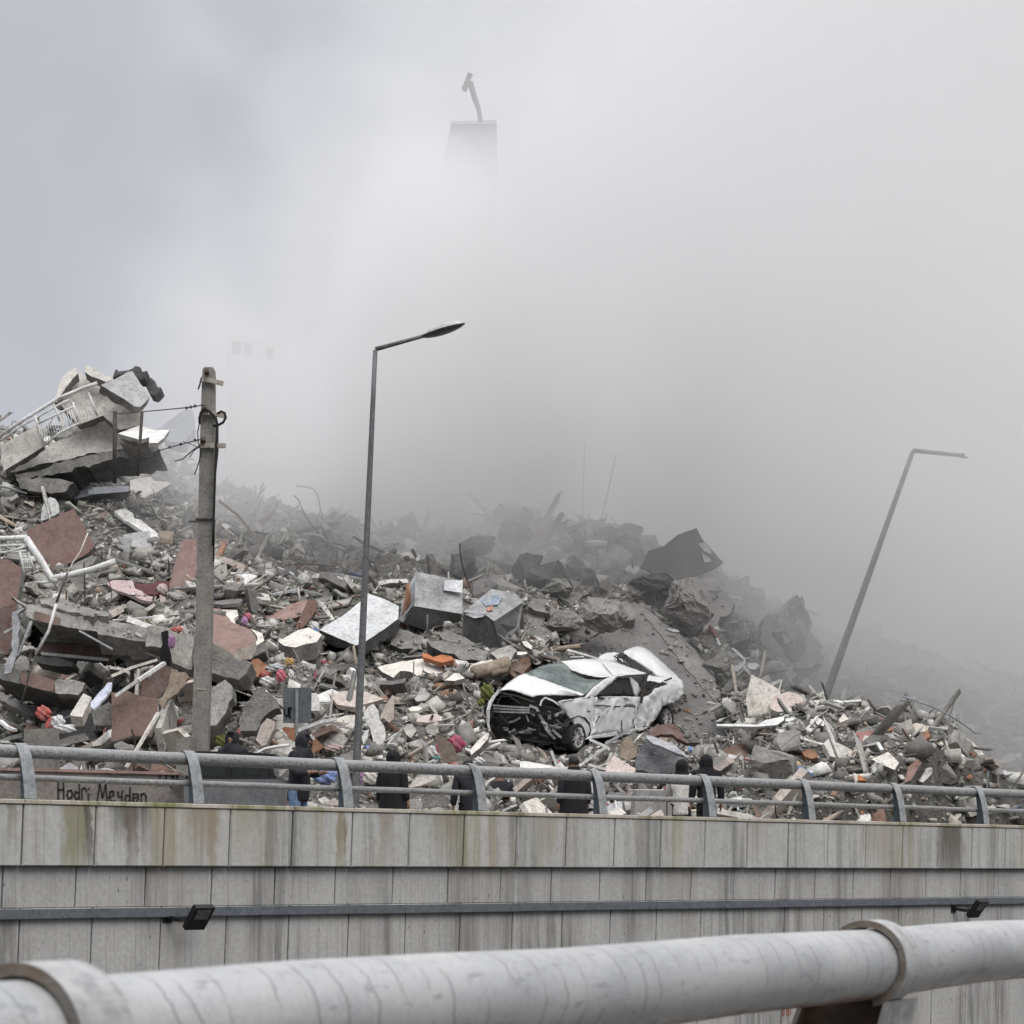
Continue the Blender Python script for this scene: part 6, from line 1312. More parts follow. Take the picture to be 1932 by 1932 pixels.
for lab, k, u, v, r, m, sc in (('magenta cloth behind the brown board', 4, 1560, 520, 60, 'magenta', (1, .6, 1.1)), ('magenta cloth left of the brown board', 4, 1425, 550, 32, 'magenta', (.8, .6, 1.1)), ('white rag left of the magenta cloth', 4, 1360, 580, 50, 'lightcloth', (.9, .7, 1.1)), ('teal cloth under the brown board', 4, 1410, 635, 32, 'teal', (1, .7, .8)),
    ('faded blue cloth behind the rail', 4, 560, 770, 75, 'bluecloth', (1.15, .6, .75)), ('pinkish edge of the blue cloth', 4, 640, 740, 30, 'lilac', (.8, .6, 1)), ('violet cloth behind the rail', 4, 835, 760, 40, 'violet', (.8, .6, 1.2)), ('beige round cushion between violet and lilac cloth', 4, 915, 775, 55, 'beige', (1, .6, .95)), ('lilac cloth left of the black robe', 4, 1005, 755, 42, 'lilac', (.8, .6, 1.1)),
    ('small white cloth on top of the rail post', 4, 1730, 648, 34, 'lightcloth', (1.2, .8, .9)), ('pale pink cloth behind the lamp pole', 4, 630, 550, 55, 'lightpink', (1.3, .6, .5)), ('red cloth beside the person at the post', 4, 1560, 930, 26, 'redcloth', (.9, .6, 1.3)),
    ('white rags in the cavity below the car', 6, 470, 1390, 40, 'lightcloth', (1.1, .6, .9)), ('white plastic bags by the off-white jacket', 6, 1590, 1560, 42, 'lightcloth', (1.1, .6, 1.2)), ('moss green clump left of the car bonnet', 6, 140, 600, 60, 'mossgreen', (.9, .7, 1.1)), ('lower moss green clump by the car nose', 6, 90, 690, 40, 'mossgreen', (.8, .7, .9)), ('moss green patch behind the black hood', 2, 1690, 1440, 60, 'mossgreen', (1, .5, .8)), ('small pinkish rag above the black hood', 2, 1820, 1370, 32, 'pinkrag', (1.3, .6, .8))):
    if m not in M: M[m] = mk(m, (.55, .42, .40) if m == 'lightpink' else (.4, .15, .17), bump=.4)
    ox, oy, s = CR[k]; uu, vv = ox + s * u, oy + s * v
    if 'rail post' in lab: Yc = 154550 / (5500 - uu) - .1; of = 0
    else: Yc = min(hit(uu, vv), 48); of = .6
    blob('foliage' if 'moss' in lab else 'cloth', lab, 'plant' if 'moss' in lab else 'cloth', uu, vv, r * s, m, sc, of, .4, Yc)
A('torn_metal', 'crumpled grey metal panel below the car boot', 'metal panel', 6, [(1395, 1150), (1480, 970), (1540, 1000), (1640, 1040), (1760, 1100), (1840, 1160), (1860, 1300), (1700, 1290), (1500, 1280), (1390, 1260)], (-.2, -.8, .55), 'tornmetal', 'galv', .1, .6, 1.2, 48.3)
A('torn_metal', 'pale folded lip of the crumpled metal panel', 'metal panel', 6, [(1475, 968), (1560, 985), (1700, 1040), (1800, 1110), (1830, 1160), (1740, 1120), (1640, 1075), (1540, 1040), (1480, 990)], 'L', 'galvlight', 'galv', .06, .8, .6, 48.2)
A('brown_sheet', 'dark brown crumpled sheet under the rear wheel', 'sheet', 6, [(1500, 920), (1600, 880), (1720, 870), (1780, 950), (1840, 1040), (1780, 1010), (1700, 960), (1600, 960), (1520, 990)], 'T', 'brown_dark', 'brown_dark', .1, .5, .8, 49.3)
A('pink_slab', 'pinkish board standing below the car door', 'board', 6, [(1140, 1230), (1200, 1140), (1250, 1160), (1390, 1250), (1385, 1285), (1140, 1285)], 'T', 'pinkcream', 'plaster', .15, .6, .5, 47.4)
A('white_board', 'flat white board under the car front wheel', 'board', 6, [(420, 1190), (470, 1185), (690, 1225), (720, 1245), (420, 1242)], 'T', 'white', 'white', .08, .6, .2, 47)
A('timber_bundle', 'splintered boards standing below the car door', 'timber', 6, [(1265, 1150), (1270, 1040), (1310, 980), (1350, 985), (1400, 1080), (1405, 1140), (1340, 1190)], 'F', 'timber', 'timber', .12, .6, 1.2, 48)
for lab, pts, w in (('white window frame bar below the front wheel', [(1093, 1445), (1146, 1408)], .12), ('bent white frame piece rising to the car sill', [(1112, 1395), (1146, 1410), (1150, 1415)], .1), ('white lath lying right of the window frame bar', [(1110, 1443), (1165, 1457)], .12), ('grey pipe propped under the car sill', [(1142, 1403), (1188, 1378)], .12), ('thin pale stick under the front wheel', [(1040, 1417), (1052, 1450)], .06), ('pale slat left of the white board', [(965, 1437), (985, 1440)], .07)):
    stick('frame_bar', lab, 'bar', [(a, b, 47.6) for a, b in pts], w, .05, 'whitepaint' if 'grey' not in lab else 'galvlight')
for lab, pl, m, nr in (('pale block with thin white stick behind the rail', [(470, 1590), (490, 1530), (600, 1500), (700, 1520), (735, 1600), (600, 1605)], 'beige', 'F'), ('small white box between the rails', [(320, 1580), (340, 1562), (400, 1548), (415, 1565), (330, 1592)], 'white', 'T'), ('pinkish rounded stone left of the white bags', [(1350, 1620), (1380, 1570), (1450, 1540), (1500, 1560), (1490, 1610), (1440, 1632)], 'pinkcream', 'T'), ('white card behind the lower rail', [(510, 1520), (560, 1490), (580, 1505), (540, 1530)], 'white', 'T')):
    A('fragment', lab, 'fragment', 6, pl, nr, m, 'plaster', .2, .3, .5, 46)
for lab, pl, m in (('pale curled plaster sheet behind the rail right of the black robe', [(1200, 840), (1260, 770), (1400, 760), (1400, 790), (1300, 830), (1210, 850)], 'plaster'), ('pinkish plank behind the lower rail', [(555, 975), (600, 950), (680, 940), (680, 985)], 'pinkcream'), ('brown and cream board beside the blue jeans', [(145, 970), (150, 860), (210, 850), (300, 880), (310, 970)], 'pinkbrown'), ('cream edge of the board beside the jeans', [(140, 960), (155, 860), (215, 855), (200, 960)], 'plaster'), ('dusty boulder behind the lower rail', [(1290, 930), (1340, 880), (1440, 880), (1500, 930), (1500, 995), (1290, 995)], 'concrete')):
    A('fragment', lab, 'fragment', 4, pl, 'F', m, 'plaster', .12, .2, .6, 42.5)
# misty ones near the crest
for lab, k, pl, m in (('misty pale slab beside the crest far right', 7, [(1700, 930), (1740, 925), (1770, 960), (1830, 950), (1932, 920), (1932, 1030), (1850, 1020), (1760, 1000), (1705, 990)], 'pinkcream'), ('white strip on the misty ridge', 7, [(1395, 840), (1450, 832), (1475, 836), (1400, 850)], 'white')):
    A('misty_slab', lab, 'slab', k, pl, 'T', m, 'plaster', .3, .3, 1)

# things lost in the smoke: a tower block with a mast on its roof, a second block, two thin masts
M['tower'] = mk('smoke-toned tower facade', (.36, .37, .39), (.3, .31, .33), scale=.2, bump=0)  # facade coloured close to the smoke, haze put into the colour
TY = 75.2
tb = empty('apartment_block', P(905, 1560, TY)); tag(tb, 'dim tower block corner swallowed by smoke, carrying the dark mast', 'building'); o_ = tb.location.copy()
q = lambda u, v, dy=0: P(u, v, TY + dy) - o_
g = G(); quadbox(g, [q(852, 234), q(935, 233), q(960, 1560), q(800, 1560), q(812, 420), q(838, 290)], 5.); g.build('wall', M['tower'], tb)
g = G(); quadbox(g, [q(850, 229, -.2), q(937, 226, -.2), q(937, 233.8, -.2), q(850, 233.8, -.2)], 5.4); g.build('roof_edge', M['tower'], tb)
for (a, b) in ((862, 330), (890, 330), (830, 345)):
    g = G(); quadbox(g, [q(a, b, -.05), q(a + 14, b, -.05), q(a + 14, b + 16, -.05), q(a, b + 16, -.05)], .1); g.build('window', M['glassdark'], tb)
TY = 73.2
ms = empty('roof_mast', P(905, 229, TY)); tag(ms, 'dark bent mast sticking out of the smoke at the top of the picture', 'mast'); o_ = ms.location.copy()
q = lambda u, v, dy=0: P(u, v, TY + dy) - o_
g = G(); g.tube([q(906, 230), q(904.5, 214), q(902, 203), q(896, 187), q(887, 155)], [.07, .07, .075, .085, .09], 8); g.build('pole', M['cable'], ms)
g = G(); g.bar(q(887.5, 139), q(876, 170), .15, .15); g.bar(q(883, 154), q(874.5, 166), .13, .12); g.bar(q(880, 160), q(876.5, 172), .12, .1); g.build('head', M['cable'], ms)
tb = empty('apartment_block', P(475, 1500, 107)); tag(tb, 'ghostly pale apartment block barely showing through smoke above the utility pole', 'building'); o_ = tb.location.copy()
q = lambda u, v, dy=0: P(u, v, 107 + dy) - o_
g = G(); quadbox(g, [q(428, 636), q(472, 632), q(474, 642), q(525, 645), q(530, 1500), q(424, 1500)], 8.); g.build('wall', M['paleslab'], tb)  # pale wall colour matches the smoke and stands in for its haze
for i in (0, 1, 3):
    for j in range(1):
        g = G(); quadbox(g, [q(438 + i * 22, 644 + i * 4, -.05), q(455 + i * 20, 644 + i * 4, -.05), q(455 + i * 20, 668 + i * 3, -.05), q(438 + i * 22, 668 + i * 3, -.05)], .1); g.build('window', M['glassdark'], tb)
stick('thin_mast', 'hair-thin leaning mast rising out of the mist, right one', 'mast', [(1130, 1002, 75), (1163, 856, 75)], .03, mat='iron', rnd=True)
stick('thin_mast', 'hair-thin upright mast in the mist, left one with short crossbars', 'mast', [(1098, 1000, 76), (1103, 836, 76)], .028, mat='iron', rnd=True)
# ================================================================ carve the mound round the placed pieces
co = MV.copy()
pu = CX + co[:, 0] / co[:, 1] * F; pv = HY - co[:, 2] / co[:, 1] * F
def push(mask, Ynew):
    k = Ynew / co[mask, 1]; k = np.maximum(k, 1.0)
    co[mask] *= k[:, None]
for (pl, c, n, Y) in CLEAR:
    a = np.array(pl); lo, hi = a.min(0) - 1, a.max(0) + 1
    bb = (pu > lo[0]) & (pu < hi[0]) & (pv > lo[1]) & (pv < hi[1]) & (co[:, 1] < Y + 2.5)
    idx = np.nonzero(bb)[0]
    if not len(idx): continue
    ins = idx[in_poly(pu[idx], pv[idx], pl)]
    if not len(ins): continue
    d = np.stack([(pu[ins] - CX) / F, np.ones(len(ins)), (HY - pv[ins]) / F], -1)
    k = np.clip(c.dot(n) / (d @ np.array(n)), Y - 3, Y + 3) + .12
    m = np.zeros(len(co), bool); m[ins] = co[ins, 1] < k
    kk = np.zeros(len(co)); kk[ins] = k; push(m, kk[m])
for (pl, dep) in CAV:
    a = np.array(pl); lo, hi = a.min(0), a.max(0)
    idx = np.nonzero((pu > lo[0]) & (pu < hi[0]) & (pv > lo[1]) & (pv < hi[1]) & (co[:, 1] < 62))[0]
    ins = idx[in_poly(pu[idx], pv[idx], pl)]
    m = np.zeros(len(co), bool); m[ins] = True; push(m, co[m, 1] + dep)
# the car rests in a hollow of the heap
_pl = C(6, [(120, 1060), (140, 680), (430, 430), (740, 330), (800, 240), (1100, 250), (1400, 205), (1500, 230), (1810, 510), (1810, 640), (1730, 720), (1710, 840), (1600, 900), (1500, 925), (1340, 965), (985, 1020), (900, 1120), (780, 1090), (650, 1060), (300, 1010)])
_i = np.nonzero((pu > 880) & (pu < 1320) & (co[:, 1] < 53.6))[0]; _i = _i[in_poly(pu[_i], pv[_i], _pl)]
_m = np.zeros(len(co), bool); _m[_i] = True; push(_m, 53.6)
# keep the mound behind the parapet wall
wn_ = np.array([wb_.x, wb_.y]); bdist = (co[:, 0] - WP0.x) * wn_[0] + (co[:, 1] - WP0.y) * wn_[1]
co[bdist < 3.0, 2] = np.minimum(co[bdist < 3.0, 2], GZ - .05)
mound.data.vertices.foreach_set('co', co.ravel())
bmx = bmesh.new(); bmx.from_mesh(mound.data); bmx.verts.ensure_lookup_table()
bmesh.ops.delete(bmx, geom=[bmx.verts[i] for i in np.nonzero(bdist < .8)[0]], context='VERTS'); bmx.to_mesh(mound.data); bmx.free()
mound.data.update()

# ================================================================ loose rubble
def blocked(p, r=0.):
    """points hidden pieces: True where a loose bit would lie in front of a hand-placed piece or in a cavity"""
    u = CX + p[:, 0] / p[:, 1] * F; v = HY - p[:, 2] / p[:, 1] * F; out = np.zeros(len(p), bool)
    for (pl, c, n, Y) in CLEAR:
        a = np.array(pl); lo, hi = a.min(0), a.max(0); k = (u > lo[0]) & (u < hi[0]) & (v > lo[1]) & (v < hi[1]) & (p[:, 1] < Y + 2)
        i = np.nonzero(k)[0]
        if len(i): out[i[in_poly(u[i], v[i], pl)]] = True
    return out
def in_car(p):
    u = CX + p[:, 0] / p[:, 1] * F; v = HY - p[:, 2] / p[:, 1] * F
    pl = C(6, [(150, 1000), (150, 680), (440, 440), (740, 340), (1100, 260), (1400, 215), (1500, 240), (1800, 520), (1800, 620), (1720, 720), (1560, 960), (1330, 1010), (1000, 1080), (900, 1180), (700, 1160), (300, 1090), (130, 1050)])
    return in_poly(u, v, pl) & (p[:, 1] < 55)
def in_cav(p):
    u = CX + p[:, 0] / p[:, 1] * F; v = HY - p[:, 2] / p[:, 1] * F; o = np.zeros(len(p), bool)
    for (pl, dep) in CAV: o |= in_poly(u, v, pl)
    return o
tri = MQ; vv_ = co; A0, B0, C0, D0 = (vv_[tri[:, i]] for i in range(4))
nrm_ = np.cross(C0 - A0, D0 - B0); area = np.linalg.norm(nrm_, axis=1) / 2; nz_ = nrm_ / (np.linalg.norm(nrm_, axis=1)[:, None] + 1e-9)
cen = (A0 + B0 + C0 + D0) / 4
bd = (cen[:, 0] - WP0.x) * wn_[0] + (cen[:, 1] - WP0.y) * wn_[1]
cu_ = CX + cen[:, 0] / cen[:, 1] * F
wgt = area * (bd > 2.2) * (cu_ > -420) * (cu_ < 2250) * np.where(cen[:, 1] < 58, 1, np.where(cen[:, 1] < 68, .6, .18)) * (cen[:, 1] < 84)
wgt = wgt * np.where((cu_ > -60) & (cu_ < 1990), 1, .35); wgt = np.minimum(wgt, np.percentile(wgt[wgt > 0], 99)); wgt /= wgt.sum()
def sample(n):
    f = nrng.choice(len(wgt), n, p=wgt); a, b = nrng.random((2, n))
    p = (A0[f] * ((1 - a) * (1 - b))[:, None] + B0[f] * (a * (1 - b))[:, None] + C0[f] * (a * b)[:, None] + D0[f] * ((1 - a) * b)[:, None])
    return p, nz_[f]
def rand_rot(n, flat):
    """random rotations whose z axis stays near the surface normal by 'flat' (0..1)"""
    q = nrng.normal(size=(n, 4)); q /= np.linalg.norm(q, axis=1)[:, None]; w, x, y, z = q.T
    return np.stack([1 - 2 * (y * y + z * z), 2 * (x * y - z * w), 2 * (x * z + y * w), 2 * (x * y + z * w), 1 - 2 * (x * x + z * z), 2 * (y * z - x * w), 2 * (x * z - y * w), 2 * (y * z + x * w), 1 - 2 * (x * x + y * y)], -1).reshape(n, 3, 3)
PAL = np.array([(.27, .255, .235), (.22, .21, .2), (.33, .315, .29), (.19, .175, .16), (.42, .40, .37), (.15, .14, .13), (.50, .48, .45), (.66, .64, .60), (.26, .16, .12), (.30, .15, .09), (.37, .30, .24), (.55, .49, .42), (.08, .075, .07), (.35, .12, .1), (.1, .16, .28), (.33, .27, .3)])
PW_ = np.array([.15, .12, .15, .10, .14, .09, .10, .095, .026, .014, .03, .03, .03, .003, .003, .006]); PW_ /= PW_.sum()
def bulk(name, label, n, smin, smax, power, kind, mat, extra=None):
    p, nn = sample(n); ok = ~(blocked(p) | in_car(p)); ca = in_cav(p); ok &= ~(ca & (nrng.random(n) < .75)); p = p[ok]
    ne = 0
    if extra is not None: p = np.concatenate([p, extra]); ne = len(extra)
    n = len(p)
    s = smin * (1 - nrng.random(n) * (1 - (smin / smax) ** power)) ** (-1 / power)
    if ne: s[-ne:] = np.minimum(s[-ne:] * .7, .11)
    cube = np.array([(x, y, z) for x in (-.5, .5) for y in (-.5, .5) for z in (-.5, .5)])
    ar = np.ones((n, 3)); t = nrng.random(n)
    pick = nrng.random(n)
    ar[:, 0] = np.where(pick < kind[0], nrng.uniform(.7, 1.2, n), np.where(pick < kind[0] + kind[1], nrng.uniform(.9, 1.6, n), nrng.uniform(2.5, 6, n)))
    ar[:, 1] = np.where(pick < kind[0], nrng.uniform(.6, 1, n), np.where(pick < kind[0] + kind[1], nrng.uniform(.6, 1.2, n), nrng.uniform(.14, .4, n)))
    ar[:, 2] = np.where(pick < kind[0], nrng.uniform(.4, .8, n), np.where(pick < kind[0] + kind[1], nrng.uniform(.1, .28, n), nrng.uniform(.12, .3, n)))
    v = cube[None] * (1 + nrng.uniform(-.38, .2, (n, 8, 3))); v = v * ar[:, None, :] * s[:, None, None]
    Rm = rand_rot(n, 0)
    # flat things settle: blend rotation axis towards lying down by squashing tilt
    flat = nrng.random(n) < .55; ang = nrng.uniform(0, 6.28, n); tl = nrng.normal(0, .45, n); tl2 = nrng.normal(-.15, .4, n)
    ca_, sa_ = np.cos(ang), np.sin(ang); Z = np.zeros(n); O = np.ones(n)
    Rz = np.stack([ca_, -sa_, Z, sa_, ca_, Z, Z, Z, O], -1).reshape(n, 3, 3); Rx = np.stack([O, Z, Z, Z, np.cos(tl2 + .45), -np.sin(tl2 + .45), Z, np.sin(tl2 + .45), np.cos(tl2 + .45)], -1).reshape(n, 3, 3)
    Ry = np.stack([np.cos(tl), Z, np.sin(tl), Z, O, Z, -np.sin(tl), Z, np.cos(tl)], -1).reshape(n, 3, 3)
    Rf = Rx @ Ry @ Rz; Rm = np.where(flat[:, None, None], Rf, Rm)
    v = np.einsum('nij,nkj->nki', Rm, v) + p[:, None, :]; v[:, :, 2] += (s * .12)[:, None]
    F6 = np.array([(0, 1, 3, 2), (4, 6, 7, 5), (0, 4, 5, 1), (2, 3, 7, 6), (0, 2, 6, 4), (1, 5, 7, 3)])
    Q = (F6[None] + (np.arange(n) * 8)[:, None, None]).reshape(-1, 4)
    me = bpy.data.meshes.new(name); me.vertices.add(n * 8); me.vertices.foreach_set('co', v.reshape(-1)); me.loops.add(Q.size); me.loops.foreach_set('vertex_index', Q.ravel())
    me.polygons.add(len(Q)); me.polygons.foreach_set('loop_start', np.arange(len(Q)) * 4); me.update(calc_edges=True)
    ci = nrng.choice(len(PAL), n, p=PW_); colr = PAL[ci] * nrng.uniform(.75, 1.2, (n, 1)) * np.array([1.0, 1.02, 1.0])
    uu_ = CX + p[:, 0] / p[:, 1] * F; far_dark = np.clip((p[:, 1] - 55) / 5, 0, 1) * np.clip((uu_ - 420) / 150, 0, 1); colr = colr * (1 - .42 * far_dark)[:, None]     # tint darkens with depth, except at the left
    # every face of a piece carries its tint
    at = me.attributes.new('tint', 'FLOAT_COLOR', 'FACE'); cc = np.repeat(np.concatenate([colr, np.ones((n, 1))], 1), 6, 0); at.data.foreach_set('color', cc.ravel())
    me.materials.append(mat); o = link(bpy.data.objects.new(name, me)); tag(o, label, kind='stuff'); return o
def tint_mat():
    m, nt, b = new_mat('mixed rubble'); a = nt.nodes.new('ShaderNodeAttribute'); a.attribute_name = 'tint'
    v = coords(nt, 'Object'); n2 = noise(nt, v, 9, 5, .75); g = ramp(nt, n2, [(.3, (.55, .54, .53)), (.6, (1.05, 1.05, 1.05))])
    c = mix(nt, 1, a.outputs['Color'], g, 'MULTIPLY'); n3 = noise(nt, v, 1.1, 3, .6)
    c = mix(nt, ramp(nt, n3, [(.42, (0, 0, 0)), (.7, (.4, .4, .4))]), c, (.25, .235, .215))
    nt.links.new(c, b.inputs['Base Color']); b.inputs['Roughness'].default_value = .9; b.inputs['Specular IOR Level'].default_value = .2; set_bump(nt, b, n2, .6, .02); return m
M['tint'] = tint_mat()
dust = []
for (pl, c, n, Y) in [CLEAR[i] for i in DUSTY if i >= 0]:      # chips that came to rest on top of the lying slabs
    if n.z < .45: continue
    a = np.array(pl); lo, hi = a.min(0), a.max(0); k = int((hi[0] - lo[0]) * (hi[1] - lo[1]) * .011) + 1
    q = np.stack([nrng.uniform(lo[0], hi[0], k), nrng.uniform(lo[1], hi[1], k)], -1); q = q[in_poly(q[:, 0], q[:, 1], pl)]
    # chips gather in clumps and along the lower edge
    q = q[(vnoise(q[:, 0] * .09, q[:, 1] * .13, 5) + .35 * (q[:, 1] - lo[1]) / (hi[1] - lo[1] + 1)) > .2]
    for (u_, v_) in q:
        d = Vector(((u_ - CX) / F, 1, (HY - v_) / F)); kk = c.dot(n) / d.dot(n); kk = min(max(kk, Y - 3.5), Y + 3.5); dust.append(tuple(d * kk + n * .02))
dust = np.array(dust)
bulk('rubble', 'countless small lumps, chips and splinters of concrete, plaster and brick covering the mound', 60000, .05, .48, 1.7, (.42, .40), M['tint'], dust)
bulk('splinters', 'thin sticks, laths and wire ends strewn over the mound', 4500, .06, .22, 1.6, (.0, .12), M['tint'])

# ---- individual loose pieces
def chunk_mesh(i):
    bm = bmesh.new(); n = rng.choice((12, 15, 18))
    sx, sy, sz = rng.uniform(.8, 1.2), rng.uniform(.6, 1), rng.uniform(.5, .85)
    for _ in range(n):
        p = Vector((rng.gauss(0, 1), rng.gauss(0, 1), rng.gauss(0, 1))).normalized() * rng.uniform(.42, .56); m_ = max(abs(p.x), abs(p.y), abs(p.z)); p = p.lerp(p * (.5 / m_), .55)
        bm.verts.new((p.x * sx, p.y * sy, p.z * sz))
    r = bmesh.ops.convex_hull(bm, input=bm.verts[:]); bmesh.ops.delete(bm, geom=list({g for g in r['geom_interior'] if isinstance(g, bmesh.types.BMVert)}), context='VERTS')
    bmesh.ops.triangulate(bm, faces=bm.faces[:]); bmesh.ops.subdivide_edges(bm, edges=bm.edges[:], cuts=2, use_grid_fill=True)
    for v in bm.verts: v.co *= 1 + rng.gauss(0, .022); v.co += Vector((rng.gauss(0, .008), rng.gauss(0, .008), rng.gauss(0, .008)))
    me = bpy.data.meshes.new('concrete_chunk'); bm.to_mesh(me); bm.free(); return me
def plate_mesh(i, th, ragg=.28, k=8):
    pl = []; n = rng.randint(5, k); el = rng.uniform(.5, .95)
    for j in range(n): a = 2 * math.pi * (j + rng.uniform(-.3, .3)) / n; r = .5 * rng.uniform(1 - ragg * 1.6, 1.05); pl.append(Vector((math.cos(a) * r, math.sin(a) * r * el, 0)))
    vs = [p + Vector((0, 0, th / 2)) for p in pl] + [p * rng.uniform(.93, 1.04) - Vector((0, 0, th / 2)) for p in pl]
    me = bpy.data.meshes.new('slab_fragment'); me.from_pydata([tuple(v) for v in vs], [], [tuple(range(n)), tuple(range(2 * n - 1, n - 1, -1))] + [(i, n + i, n + (i + 1) % n, (i + 1) % n) for i in range(n)]); me.update(); return me
def bar_mesh(w, t, bend=0):
    g = G(); 
    if bend: g.bar((-.5, 0, 0), (0.05, 0, bend), w, t); g.bar((0.05, 0, bend), (.5, 0, -.02), w, t)
    else: g.bar((-.5, 0, 0), (.5, 0, 0), w, t)
    me = bpy.data.meshes.new('bar'); me.from_pydata([tuple(v) for v in g.v], [], g.f); me.update(); return me
def bent_rod(i):
    g = G(); pts = [Vector((-.5, 0, 0))]
    fa, fb, pa = rng.uniform(1.5, 4), rng.uniform(1.5, 4.5), rng.uniform(0, 3)
    for k in range(1, 13): pts.append(Vector((-.5 + k / 12, .09 * math.sin(k / 12 * fa + pa), .11 * math.sin(k / 12 * fb))))
    g.tube(pts, .009, 5); me = bpy.data.meshes.new('rebar'); me.from_pydata([tuple(v) for v in g.v], [], g.f); me.update(); return me
def rag_mesh(i):
    bm = bmesh.new(); bmesh.ops.create_icosphere(bm, subdivisions=2, radius=.5); sd = rng.uniform(0, 40)
    for v in bm.verts:
        p = v.co; f = 1 + .35 * math.sin(p.x * 9 + sd) * math.sin(p.y * 8 + sd) + rng.uniform(-.15, .15); v.co = Vector((p.x * f, p.y * f * .8, p.z * f * .45))
    me = bpy.data.meshes.new('rag'); bm.to_mesh(me); bm.free(); return me
LMK = [(40, 1250, 'by the stacked floors at the left edge'), (150, 1420, 'above the graffiti wall'), (250, 1330, 'near the upright brown wall piece'), (100, 900, 'under the ruined top storey'), (300, 950, 'left of the utility pole top'), (200, 1120, 'on the ledge above the stacked floors'),
       (440, 1350, 'right of the utility pole foot'), (450, 1150, 'by the broad brown-topped slab'), (480, 1010, 'on the misty slope right of the utility pole'), (560, 1300, 'around the road sign'), (560, 1120, 'near the pink column'), (680, 1180, 'by the large pale tilted slab'), (720, 1020, 'on the crest right of the upright lamp'),
       (740, 1380, 'right of the upright lamp foot'), (800, 1265, 'round the flat cream slab'), (810, 1140, 'near the steel cabinets'), (950, 1050, 'on the crest above the steel cabinets'), (870, 1400, 'left of the wrecked car nose'), (1080, 1470, 'below the wrecked car'), (940, 1200, 'behind the wrecked car bonnet'), (1100, 1080, 'among the misty boulders'), (1250, 1060, 'near the bent dark sheet'),
       (1290, 1170, 'round the big rounded boulder'), (1390, 1290, 'in the hazy hollow behind the right heap'), (1260, 1480, 'by the people in black hoods'), (1420, 1400, 'on the left flank of the right heap'), (1550, 1400, 'on top of the right heap'), (1500, 1500, 'behind the rail under the right heap'), (1700, 1420, 'on the right heap near the white corner slab'), (1820, 1470, 'on the fading right end of the heap'), (1650, 1300, 'in the smoke behind the leaning lamp'), (640, 1480, 'behind the rail by the blue cloth'), (1480, 1160, 'in the smoke near the tall rubble stack')]
def place_words(u, v): return min(LMK, key=lambda l: (l[0] - u) ** 2 + (l[1] - v) ** 2)[2]
HUE = {'concrete': 'grey', 'concrete_light': 'pale grey', 'tanrock': 'tan', 'screed': 'smooth grey', 'beige': 'beige', 'plaster': 'cream', 'white': 'white', 'pinkcream': 'pinkish cream', 'lightgrey': 'light grey', 'brown': 'brown', 'rustpanel': 'orange brown', 'pinkish': 'dusty pink', 'brownstone': 'dark reddish', 'whitepaint': 'white', 'timber': 'weathered', 'iron': 'dark', 'galv': 'grey', 'lightcloth': 'whitish', 'redcloth': 'coral red', 'pinkcloth': 'hot pink', 'magenta': 'magenta', 'bluecloth': 'faded blue', 'teal': 'teal', 'lilac': 'lilac', 'floral': 'floral', 'concrete_dark': 'dark'}
def strew(name, cat, label, group, n, meshes, mats, smin, smax, power, lift=.25, flat=.5, yr=(0, 70), stretch=None, ur=(-60, 1990), vr=(0, 1700)):
    combos = []
    for me in meshes:
        for m in mats: c = me.copy(); c.name = name; c.materials.clear(); c.materials.append(M[m]); combos.append((c, m))
    p, nn = sample(n * 60 if vr[0] else n * 14); ok = ~(blocked(p) | in_car(p) | in_cav(p)) & (p[:, 1] > yr[0]) & (p[:, 1] < yr[1])
    u = CX + p[:, 0] / p[:, 1] * F; v_ = HY - p[:, 2] / p[:, 1] * F; ok &= (u > ur[0]) & (u < ur[1]) & (v_ > vr[0]) & (v_ < vr[1]); p = p[ok]; made = 0
    for q in p:
        if made >= n: break
        s = smin * (1 - rng.random() * (1 - (smin / smax) ** power)) ** (-1 / power)
        if s > .35:      # big pieces must not straddle a placed one or the car
            pr = np.array([(q[0] + dx * s * .45, q[1] - .3, q[2] + dz * s * .4) for dx, dz in ((-1, 0), (1, 0), (0, -1), (0, 1), (.6, .7), (-.6, .7))])
            if (blocked(pr) | in_car(pr)).any(): continue
        made += 1; cm, mk_ = rng.choice(combos); o = bpy.data.objects.new(name, cm); COL.objects.link(o)
        o.location = (q[0], q[1] - s * .15, q[2] + s * lift * .6); o.scale = (s * (rng.uniform(*stretch) if stretch else 1), s, s)
        if rng.random() < flat: o.rotation_euler = (R(rng.gauss(28, 18)), R(rng.gauss(0, 20)), rng.uniform(0, 6.28))
        else: o.rotation_euler = (rng.uniform(0, 6.28), rng.uniform(0, 6.28), rng.uniform(0, 6.28))
        uu, vv = proj(q); rel = (s - smin) / (smax - smin)
        tag(o, ('small ' if rel < .12 else 'mid-sized ' if rel < .4 else 'large ') + HUE[mk_] + ' ' + label + ' ' + place_words(uu, vv), cat, group)
chunks = [chunk_mesh(i) for i in range(12)]; plates = [plate_mesh(i, .13) for i in range(10)]; thin = [plate_mesh(i, .05) for i in range(10)]
bars = [bar_mesh(.055, .03), bar_mesh(.08, .02), bar_mesh(.04, .04), bar_mesh(.05, .03, .07)]; rods = [bent_rod(i) for i in range(8)]; rags = [rag_mesh(i) for i in range(6)]
strew('concrete_chunk', 'concrete chunk', 'concrete chunk', 'loose concrete chunks on the mound', 290, chunks, ['concrete', 'concrete', 'concrete_light', 'tanrock'], .28, 1.15, 1.7, .35, .2)
